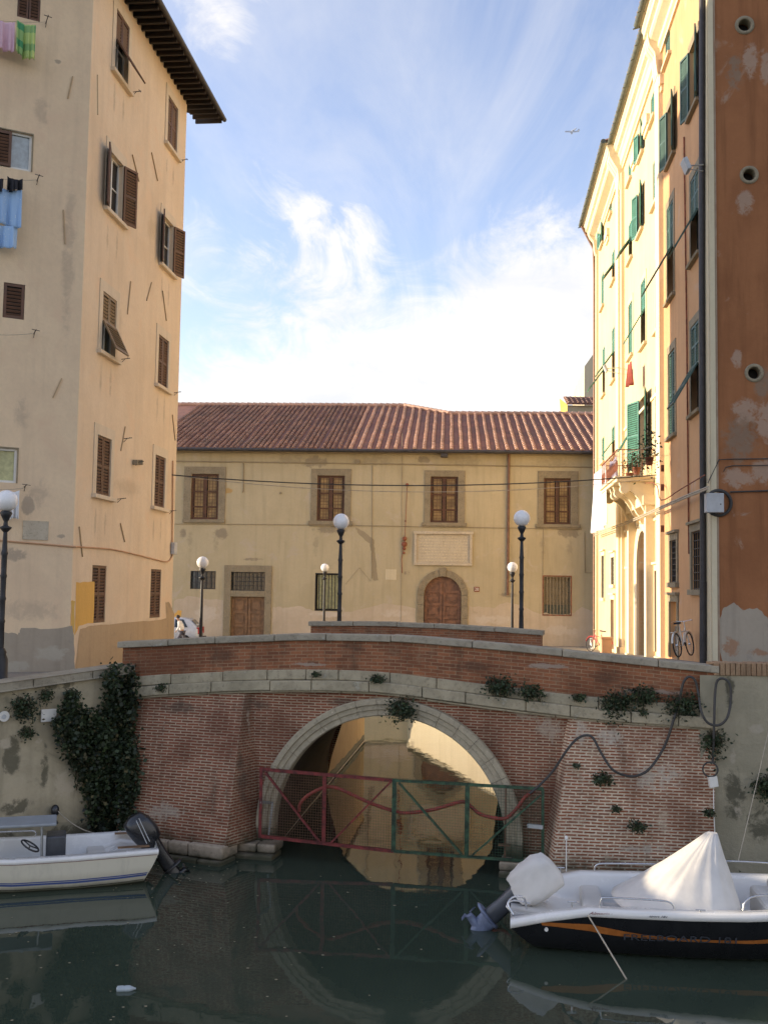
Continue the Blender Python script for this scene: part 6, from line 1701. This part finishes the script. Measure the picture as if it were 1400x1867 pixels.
tube_part('hand_rail', [f(1.9, -.75, .6), f(1.9, -.75, .70), f(2.2, -.75, .72), f(4.0, -.5, .80)], .014, 'steel', lbz)
co, P, fwd, Yv, down = motor(f, (-.04, 0, .47), R(38), lbz, 'black_cowl', 'black_cowl', 'black_cowl', 1.0)
mb = MB()
for s_ in (-.04, .02): mb.prism([P(-.54, -.22 + s_, .188), P(-.08, -.12 + s_, .192), P(-.08, -.105 + s_, .192), P(-.54, -.205 + s_, .188)], Yv * .004)
mb.build('cowl_stripe', 'box_grey', co)
mb = MB(); mb.tube(sag(QL.P(103, 1475, .25), f(.35, -.78, .63), .22), .011, 5); solo(mb, 'mooring_rope', 'cable_light', QL.P(103, 1475, .2), 'pale slack rope from the left quay wall to the cream boat', 'rope')
mb = MB(); c0 = QL.P(101, 1478, .22); mb.ball(c0, .085, 10, 8, sc=(1, 1, 1.4)); mb.tube([c0 - V(0, .1, .1), c0 - V(0, -.2, .3)], .03, 6); solo(mb, 'mooring_ring', 'black_cowl', c0, 'dark knot and ring on the quay wall holding the rope', 'mooring ring')
# small leaves and scum drifting on the water
rnd = random.Random(77); mb = MB()
for k in range(260):
    cx_, cy_ = rnd.gauss(-3.6, 2.6), rnd.uniform(11.5, 20.0)
    if k > 150: cx_, cy_ = rnd.gauss(-4.0, .7), rnd.gauss(19.6, .5)
    s_ = rnd.uniform(.006, .022); a_ = rnd.uniform(0, 3)
    mb.face([(cx_ + s_ * math.cos(a_ + j) * (1 + .4 * (j % 2)), cy_ + s_ * math.sin(a_ + j), .004) for j in (0, 1.2, 2.6, 4, 5.1)])
struct(mb, 'floating_debris', 'centre_bare'); bpy.data.objects['floating_debris']['kind'] = 'stuff'
# floating bottle
P_ = at_z(230, 1803, .02); mb = MB(); ax = V(1, .12, 0)
mb.lathe(P_ - ax * .12, [(.02, 0), (.042, .01), (.045, .08), (.040, .10), (.045, .12), (.045, .17), (.022, .22), (.014, .235), (.014, .25)], 14, axis=ax); mb.build
solo(mb, 'plastic_bottle', 'pale_glass', P_, 'clear plastic bottle floating on the dark water', 'bottle')

# ------------------------------------------------------------------ laundry
def cloth(F, x0, x1, y0, y1, n, mat, label, name='laundry', swing=0.0, nx=30, nz=14, seed=0, taper=0, grp='laundry hung out to dry'):
    rnd = random.Random(seed); (a0, zt), (a1, _) = F.px(x0, y0, n), F.px(x1, y0, n); zb = F.px((x0 + x1) / 2, y1, n)[1]
    mb = MB(); ph = rnd.uniform(0, 6); pts = {}
    for i in range(nx + 1):
        for j in range(nz + 1):
            u, v = i / nx, j / nz; m_ = (a0 + a1) / 2; a = lerp(a0, a1, u); a = m_ + (a - m_) * (1 + taper * v)
            z = lerp(zt, zb, v) - .05 * math.sin(math.pi * u) * (1 - v * .5) + .04 * math.sin(u * 5 + ph) * v
            pts[i, j] = F.W(a + swing * v, z, n + (.07 * math.sin(u * 9 + ph) + .045 * math.sin(u * 21 + 2 * ph) + .02 * math.sin(u * 40)) * (.25 + v) + .03)
    for i in range(nx):
        for j in range(nz):
            mb.face([pts[i, j], pts[i + 1, j], pts[i + 1, j + 1], pts[i, j + 1]], [(i / nx * abs(a1 - a0), j / nz * (zt - zb)), ((i + 1) / nx * abs(a1 - a0), j / nz * (zt - zb)), ((i + 1) / nx * abs(a1 - a0), (j + 1) / nz * (zt - zb)), (i / nx * abs(a1 - a0), (j + 1) / nz * (zt - zb))], smooth=True)
    o = solo(mb, name, mat, F.W((a0 + a1) / 2, zt, n), label, 'laundry', grp, fix=True); s_ = o.modifiers.new('solid', 'SOLIDIFY'); s_.thickness = .008
    return o
for i, (x0, x1, y0, y1, mt, lab) in enumerate(((-18, 28, 31, 92, 'pink_cloth', 'plain pink towel on the top line of the tall house'), (31, 66, 38, 105, 'plaid_cloth', 'green and yellow plaid cloth hanging beside the pink towel'),
    (-15, 41, 338, 412, 'blue_dots', 'light blue spotted sheet on the middle line'), (-15, 33, 405, 449, 'blue_dots', 'lower fold of light blue cloth under the spotted sheet'),
    (-14, 7, 322, 346, 'black_cloth', 'black garment at the left end of the middle line'), (14, 42, 322, 347, 'black_cloth', 'pair of black garments pegged over the blue sheet'), (14, 36, 893, 946, 'white_cloth', 'white cloth hanging behind the left lamp globe'))):
    cloth(LN, x0, x1, y0, y1, .35 if mt != 'black_cloth' else .42, mt, lab, seed=i)
for i, (y, x0, x1) in enumerate(((40, -30, 84), (328, -30, 68), (608, -30, 60), (890, -30, 44))):
    mb = MB(); mb.tube(sag(LN.P(x0, y - 6 if i < 2 else y, .36), LN.P(x1, y, .36), .04, 8), .006, 4)
    solo(mb, 'clothes_line', 'cable_light', LN.P(x1, y, .36), ['topmost clothes line, carrying the pink towel', 'clothes line carrying the light blue sheet', 'empty clothes line below the small shuttered window', 'clothes line with the white cloth by the lamp'][i], 'clothes line')
cloth(RF, 1106, 1083, 842, 964, 1.25, 'white_cloth', 'long white sheet hanging beside the balcony in the sun', seed=21, taper=.5, nx=20)
cloth(RF, 1124, 1114, 832, 880, 1.0, 'blue_white', 'small pale blue towel hanging left of the balcony railing', seed=22)
cloth(RF, 1151, 1147, 658, 702, .5, 'red_cloth', 'narrow dark red cloth hanging below a green shutter', seed=23)
mb = MB(); mb.tube([RF.P(1080, 838, 1.0), RF.P(1135, 828, 1.0), RF.P(1195, 812, 1.0)], .008, 4); mb.tube([RF.W(RF.px(1118, 830)[0], RF.px(1118, 830)[1], 0), RF.P(1112, 832, 1.0)], .012, 4)
solo(mb, 'clothes_line', 'cable_light', RF.P(1135, 828, 1.0), 'clothes line left of the balcony holding the white sheet', 'clothes line')
# balcony plants
for i, (x, y, r, lab) in enumerate(((1183, 845, 10, 'leafy green potted plant on the right of the balcony'), (1160, 862, 7, 'low potted plant at the middle of the balcony'), (1147, 868, 6, 'small potted plant at the left end of the balcony'))):
    p = RF.P(x, y, .7); rnd = random.Random(i); zf = bz + .06
    t = thing('potted_plant', (p.x, p.y, zf), lab, 'plant', 'pots on the balcony')
    mb = MB(); mb.lathe((p.x, p.y, zf), [(.10, 0), (.14, .22), (.155, .22), (.155, .26)], 12); mb.build('pot', 'rust', t)
    mb = MB(); leaves(mb, (p.x, p.y, zf + .3 + r * .03), 30 * r, (.13, .16, .035 * r), .09, rnd); mb.build('foliage', ['leaf', 'leaf_dark', 'leaf_dry'], t)

# ------------------------------------------------------------------ cables and fittings over the street
Lp = LF.P(314, 866, .1)
for i, (yr, dr, lab) in enumerate(((866, .36, 'black cable strung across the canal between the two tall houses, upper of two'), (872, .52, 'thin grey cable sagging just below the black one'))):
    mb = MB(); mb.tube(sag(Lp, RF.P(1196, yr, .3), dr, 28), .020 if i == 0 else .011, 5)
    solo(mb, 'overhead_cable', 'cable' if i == 0 else 'cable_light', Lp, lab, 'cable')
mb = MB()
for d in (0, 3.5): mb.tube(smooth_path([RF.P(x, y + d, .36) for x, y in ((1082, 974), (1105, 965), (1150, 948), (1200, 926), (1245, 906), (1290, 888))], 5), .028, 5)
solo(mb, 'wall_cable', 'cable_light', RF.P(1200, 925, .3), 'pair of pale cables running up along the palace front below the balcony', 'cable')
mb = MB(); mb.tube(smooth_path([RF.P(x, y, .32) for x, y in ((1082, 900), (1130, 893), (1190, 880), (1204, 912), (1240, 892), (1284, 866))], 4), .018, 5)
solo(mb, 'wall_cable', 'rust', RF.P(1240, 892, .3), 'thin brownish cable crossing the orange palace front above the pale pair', 'cable')
mb = MB(); mb.tube([RB.P(1290, 880, .05), RB.P(1310, 838, .04), RB.P(1330, 837, .04), RB.P(1420, 836, .04)], .014, 5); mb.tube([RB.P(1318, 860, .04), RB.P(1322, 852, .04), RB.P(1335, 849, .04), RB.P(1420, 848, .04)], .012, 5); mb.tube([RB.P(1330, 897, .05), RB.P(1420, 894, .05)], .022, 5)
solo(mb, 'wall_cable', 'cable', RB.P(1330, 837, 0), 'dark cables fixed to the brown end wall', 'cable')
bx = thing('electric_box', RB.P(1304, 935, .1), 'grey electric box with a coil of cable on the palace corner', 'electric box')
mb = MB(); (a0, z0), (a1, z1) = RB.px(1287, 934, .35), RB.px(1319, 899, .35); RB.box(mb, a0, a1, z0, z1, .06, .36); mb.build('box', 'box_grey', bx, bevel=.015)
mb = MB(); c0 = RB.P(1309, 917, .04); mb.tube([c0 + RB.D * .33 * math.cos(k * math.pi / 12) + V(0, 0, .34 * math.sin(k * math.pi / 12)) for k in range(24)], .045, 6, closed=True); mb.build('cable_coil', 'cable', bx)
mb = MB(); mb.lathe(RB.W(a1 - .09, z0 + .22, .36), [(.018, 0), (.018, .01)], 8, axis=RB.Nv); mb.build('lock', 'black_cowl', bx)
def flood(F, x, y, n, sc, lab, yaw=0):
    c = F.P(x, y, n); t = thing('floodlight', c, lab, 'floodlight'); mb = MB()
    mb.obox(c - F.D * .22 * sc - V(0, 0, .13 * sc), F.D * .44 * sc, F.Nv * .10 * sc + V(0, 0, -.05), V(0, 0, .30 * sc) + F.Nv * .12); mb.build('housing', 'box_grey', t, bevel=.02)
    mb = MB(); mb.obox(c - F.D * .19 * sc - V(0, 0, .10 * sc) + F.Nv * .105 * sc, F.D * .38 * sc, F.Nv * .01 + V(0, 0, -.005), V(0, 0, .24 * sc) + F.Nv * .10); mb.build('lens', 'pale_glass', t)
    mb = MB(); mb.tube([c, F.P(x + 26 * sc, y - 2, 0)], .022, 6); mb.tube([c - V(0, 0, .1), F.P(x + 26 * sc, y + 10, 0)], .014, 6); mb.build('arm', 'zinc', t)
flood(RF, 1258, 302, .95, 1.0, 'grey floodlight on an arm high on the orange front near the corner')
flood(RF, 1108, 672, 1.0, .9, 'small floodlight on an arm on the far sunlit part of the palace')

# ------------------------------------------------------------------ bicycles, person, car, aeroplane
def bicycle(P, yaw, label, frame, lean=0.12, steer=.5):
    q = Matrix.Translation(P) @ Matrix.Rotation(yaw, 4, 'Z') @ Matrix.Rotation(lean, 4, 'X'); T = lambda x, y, z: q @ V(x, y, z)
    t = thing('bicycle', P, label, 'bicycle')
    for x in (-.52, .52):
        c = lambda r, k, n_, y=0: T(x + r * math.cos(2 * math.pi * k / n_), y, .33 + r * math.sin(2 * math.pi * k / n_))
        mb = MB(); mb.tube([c(.32, k, 28) for k in range(28)], .02, 6, closed=True); w = mb.build('wheel', 'tyre', t)
        mb = MB()
        for k in range(14): mb.tube([T(x, 0, .33), c(.3, k, 14)], .003, 3)
        mb.lathe(T(x, -.03, .33), [(.03, 0), (.03, .06)], 8, axis=(q.to_3x3() @ V(0, 1, 0))); mb.build('spokes', 'steel', w)
        mb = MB(); mb.tube([T(x + .36 * math.cos(a), 0, .33 + .36 * math.sin(a)) for a in [R(20 + 15 * k) for k in range(11)]], .03, 5); mb.build('mudguard', frame, t)
    mb = MB(); S, H_, B_, RW_, FW = (-.12, .78), (.32, .80), (-.04, .30), (-.52, .33), (.52, .33)
    for a, b, r in ((S, B_, .018), (B_, H_, .020), ((-.11, .68), (.33, .72), .016), (B_, RW_, .012), (S, RW_, .010), (H_, FW, .016), (H_, (.29, .98), .014), (S, (-.14, .90), .014)): mb.tube([T(a[0], 0, a[1]), T(b[0], 0, b[1])], r, 6)
    mb.build('frame', frame, t)
    mb = MB(); mb.tube(smooth_path([T(.12, .30, .98), T(.24, .26, 1.0), T(.31, .12, .99), T(.30, 0, .98), T(.31, -.12, .99), T(.24, -.26, 1.0), T(.12, -.30, .98)], 3), .012, 6); mb.build('handlebar', 'steel', t)
    mb = MB(); mb.prism([T(-.30, -.10, .91), T(-.02, -.025, .92), T(.0, 0, .92), T(-.02, .025, .92), T(-.30, .10, .91)], q.to_3x3() @ V(0, 0, .05)); mb.build('saddle', 'black_cloth', t, bevel=.01)
    mb = MB(); mb.bar(T(-.04, .07, .30), T(.10, .10, .22), .03); mb.bar(T(-.04, -.07, .30), T(-.18, -.10, .38), .03); mb.build('pedals', 'black_cloth', t)
    mb = MB(); mb.obox(T(-.72, -.07, .68), q.to_3x3() @ V(.36, 0, 0), q.to_3x3() @ V(0, .14, 0), q.to_3x3() @ V(0, 0, .02)); mb.build('carrier', 'steel', t); return t
Pb = RF.W(1.55, 0, .45); bicycle(V(Pb.x, Pb.y, gz_right(Pb.y) + .16), R(55), 'white bicycle leaning on the corner of the palace beside the downpipe', 'white_frame', -.14)
Pb = RF.W(RF.px(1092, 1180)[0] - 1.5, 0, 1.2); Pb = at_y(1090, 1180, 47); bicycle(V(Pb.x, Pb.y, gz_right(47) + .02), R(120), 'red bicycle parked in the sun at the far end of the palace', 'tail_red', .1)
pb = at_y(1104, 1175, 45.5); mb = MB(); mb.obox(V(pb.x - .22, pb.y - .2, gz_right(45.5)), (.44, 0, 0), (0, .4, 0), (0, 0, .62)); mb.obox(V(pb.x - .26, pb.y - .24, gz_right(45.5) + .62), (.52, 0, 0), (0, .48, 0), (0, 0, .08))
solo(mb, 'planter_box', 'right_pink', V(pb.x, pb.y, gz_right(45.5)), 'small orange box standing next to the red bicycle', 'planter', bevel=.015)
def chain_body(name, joints, edges, mats, par, T, sub=2):
    me = bpy.data.meshes.new(name); me.from_pydata([tuple(T(*j[:3]) - ORG[par.name]) for j in joints], edges, []); me.materials.append(M[mats])
    o = bpy.data.objects.new(name, me); COL.objects.link(o); o.parent = par
    sk = o.modifiers.new('skin', 'SKIN'); 
    for v, j in zip(me.skin_vertices[0].data if me.skin_vertices else [], joints): v.radius = (j[3], j[3] if len(j) < 5 else j[4])
    return o
def person():
    p = at_y(333, 1150, 52.5); z0 = 2.17; yaw = R(178); c_, s_ = math.cos(yaw), math.sin(yaw); P0 = V(p.x, p.y, z0)
    T = lambda x, y, z: P0 + V(x * c_ - y * s_, x * s_ + y * c_, z)      # x forward
    t = thing('person', P0, 'person with dark hair in a white long-sleeved shirt walking past the parked car', 'person')
    def body(name, J, E, mat):
        me = bpy.data.meshes.new(name); me.from_pydata([tuple(T(*j[:3]) - P0) for j in J], E, []); me.materials.append(M[mat])
        o = bpy.data.objects.new(name, me); COL.objects.link(o); o.parent = t
        bm_ = bmesh.new(); bm_.from_mesh(me); ly = bm_.verts.layers.skin.verify(); bm_.verts.ensure_lookup_table()
        for v, j in zip(bm_.verts, J): v[ly].radius = (j[3], j[3]); 
        bm_.verts[0][ly].use_root = True; bm_.to_mesh(me); bm_.free()
        k = o.modifiers.new('skin', 'SKIN'); k.use_smooth_shade = True; m_ = o.modifiers.new('sub', 'SUBSURF'); m_.levels = 2; m_.render_levels = 2
        return o
    import bmesh
    # whole body: pelvis, spine, neck, head, arms with hands, striding legs with feet
    J = [(0, 0, .84, .08), (.05, 0, 1.02, .08), (.12, 0, 1.20, .09), (.17, 0, 1.31, .07), (.21, 0, 1.37, .05), (.25, 0, 1.45, .085), (.27, 0, 1.52, .085), (.26, 0, 1.57, .05),
         (.14, .16, 1.27, .06), (.13, .20, 1.02, .045), (.27, .19, .82, .035), (.31, .185, .75, .03), (.14, -.16, 1.27, .06), (.02, -.20, 1.03, .045), (.08, -.19, .80, .035), (.10, -.185, .73, .03),
         (.02, .09, .78, .06), (.20, .09, .45, .06), (.20, .09, .09, .045), (.33, .09, .05, .035), (.0, -.09, .78, .06), (-.08, -.09, .46, .06), (-.34, -.09, .16, .045), (-.28, -.09, .06, .035)]
    E = [(0, 1), (1, 2), (2, 3), (3, 4), (4, 5), (5, 6), (6, 7), (2, 8), (8, 9), (9, 10), (10, 11), (2, 12), (12, 13), (13, 14), (14, 15), (0, 16), (16, 17), (17, 18), (18, 19), (0, 20), (20, 21), (21, 22), (22, 23)]
    body('body', J, E, 'skin')
    g_ = 1.18
    sh = body('shirt', [(0, 0, .86, .155), (.05, 0, 1.02, .145), (.12, 0, 1.20, .165), (.165, 0, 1.30, .10), (.14, .16, 1.27, .078), (.13, .20, 1.02, .062), (.26, .19, .84, .05), (.14, -.16, 1.27, .078), (.02, -.20, 1.03, .062), (.07, -.19, .83, .05)], [(0, 1), (1, 2), (2, 3), (2, 4), (4, 5), (5, 6), (2, 7), (7, 8), (8, 9)], 'shirt')
    body('trousers', [(0, 0, .85, .14), (.02, .09, .76, .105), (.20, .09, .45, .078), (.20, .09, .13, .068), (.0, -.09, .76, .105), (-.08, -.09, .46, .078), (-.32, -.09, .19, .068)], [(0, 1), (1, 2), (2, 3), (0, 4), (4, 5), (5, 6)], 'trousers')
    mb = MB(); mb.ball(T(.245, 0, 1.535), .105, 14, 10, sc=(1.05, .95, .95)); mb.build('hair', 'hair', t)
person()
def car():
    p = at_y(362, 1150, 54.0); zg = 2.16; T = lambda x, y, z: V(p.x - x, 54.9 - y, zg + z)     # x forward from the rear bumper, y towards the camera
    t = thing('parked_car', T(2, 0, 0), 'light blue grey hatchback parked behind the walking person', 'car')
    S = [(0.0, .70, .32, .60, .62, .60), (.06, .78, .25, .88, .92, .70), (.20, .81, .20, .90, 1.10, .62), (.55, .82, .18, .92, 1.38, .56), (1.0, .83, .17, .92, 1.45, .57), (1.9, .83, .17, .92, 1.45, .58), (2.5, .83, .17, .92, 1.28, .60), (2.95, .82, .17, .93, .97, .70), (3.6, .78, .20, .80, .83, .66), (3.85, .66, .30, .60, .64, .55)]
    rows = []
    for x, w, z0, zb_, zt_, wr in S:
        rows.append([T(x, -w * .9, z0), T(x, -w, (z0 + zb_) / 2), T(x, -w * .98, zb_), T(x, -wr, zt_ - .04), T(x, -wr * .8, zt_), T(x, wr * .8, zt_), T(x, wr, zt_ - .04), T(x, w * .98, zb_), T(x, w, (z0 + zb_) / 2), T(x, w * .9, z0)])
    mb = MB(); mb.grid(rows, 0, True, True); mb.face(rows[0]); mb.face(rows[-1]); mb.build('body', 'car_paint', t)
    for sgn in (1, -1):
        for xa_, xb_, ca, cb2 in ((.62, 1.25, .35, 0), (1.32, 2.05, 0, 0), (2.12, 2.75, 0, .30)):
            mb = MB(); yb = lambda z: sgn * (lerp(.81, .575, (z - .92) / .5) + .012)
            mb.prism([T(xa_ - .05 + ca * 0, yb(.96), .96), T(xb_, yb(.96), .96), T(xb_ - cb2, yb(1.36), 1.36), T(xa_ + ca * .6, yb(1.36), 1.36)], V(0, -sgn * .01, 0)); mb.build('side_window', 'glass', t)
    mb = MB(); mb.face([T(.09, -.62, .97), T(.09, .62, .97), T(.42, .50, 1.34), T(.42, -.50, 1.34)]); mb.build('rear_window', 'glass', t)
    for y in (-.66, .66): mb = MB(); mb.obox(T(.12, y + .10, .62), V(.14, 0, 0), V(0, .20, 0), V(0, 0, .34)); mb.build('tail_light', 'tail_red', t, bevel=.02)
    for x in (.72, 3.12):
        for y in (-.76, .76):
            mb = MB(); mb.lathe(T(x, y, .29) - V(0, .1, 0), [(.20, 0), (.29, .02), (.29, .18), (.20, .2)], 20, axis=(0, 1, 0)); w = mb.build('wheel', 'tyre', t)
            mb = MB(); mb.lathe(T(x, y, .29) - V(0, .105, 0), [(.17, 0), (.18, .21)], 14, axis=(0, 1, 0)); mb.build('rim', 'zinc', w)
    mb = MB(); mb.obox(T(-.03, .72, .28), V(.12, 0, 0), V(0, 1.44, 0), V(0, 0, .2)); mb.build('bumper', 'pipe_dark', t, bevel=.03)
car()
def airliner():
    c = at_y(1042, 240, 2600.0); t = thing('airliner', c, 'distant airliner crossing the blue sky', 'aeroplane'); q = Matrix.Rotation(R(-172), 3, 'Z') @ Matrix.Rotation(R(4), 3, 'Y')
    T = lambda x, y, z: c + q @ V(x, y, z)
    mb = MB(); loft(mb, [(T(20, 0, 0), q @ V(0, .3, 0), q @ V(0, 0, .3)), (T(16, 0, 0), q @ V(0, 2, 0), q @ V(0, 0, 2)), (T(-10, 0, 0), q @ V(0, 2, 0), q @ V(0, 0, 2)), (T(-20, 0, 1), q @ V(0, .3, 0), q @ V(0, 0, .3))], 12); mb.build('fuselage', 'plane_grey', t)
    for s_ in (-1, 1):
        mb = MB(); mb.prism([T(5, s_ * 1.5, -.8), T(-4, s_ * 18, .8), T(-7, s_ * 18, .8), T(-3, s_ * 1.5, -.8)], q @ V(0, 0, .5)); mb.build('wing', 'plane_grey', t)
        mb = MB(); mb.prism([T(-14, s_ * .5, 1), T(-18, s_ * 7, 1.4), T(-20, s_ * 7, 1.4), T(-19, s_ * .5, 1)], q @ V(0, 0, .3)); mb.build('tailplane', 'plane_grey', t)
        mb = MB(); mb.lathe(T(1, s_ * 6, -2), [(1.0, 0), (1.1, 3), (.7, 5)], 10, axis=q @ V(-1, 0, 0)); mb.build('engine', 'plane_grey', t)
    mb = MB(); mb.prism([T(-13, -.2, 1), T(-18, -.2, 7.5), T(-21, -.2, 7.5), T(-19, -.2, 1)], q @ V(0, .4, 0)); mb.build('fin', 'plane_grey', t)
airliner()
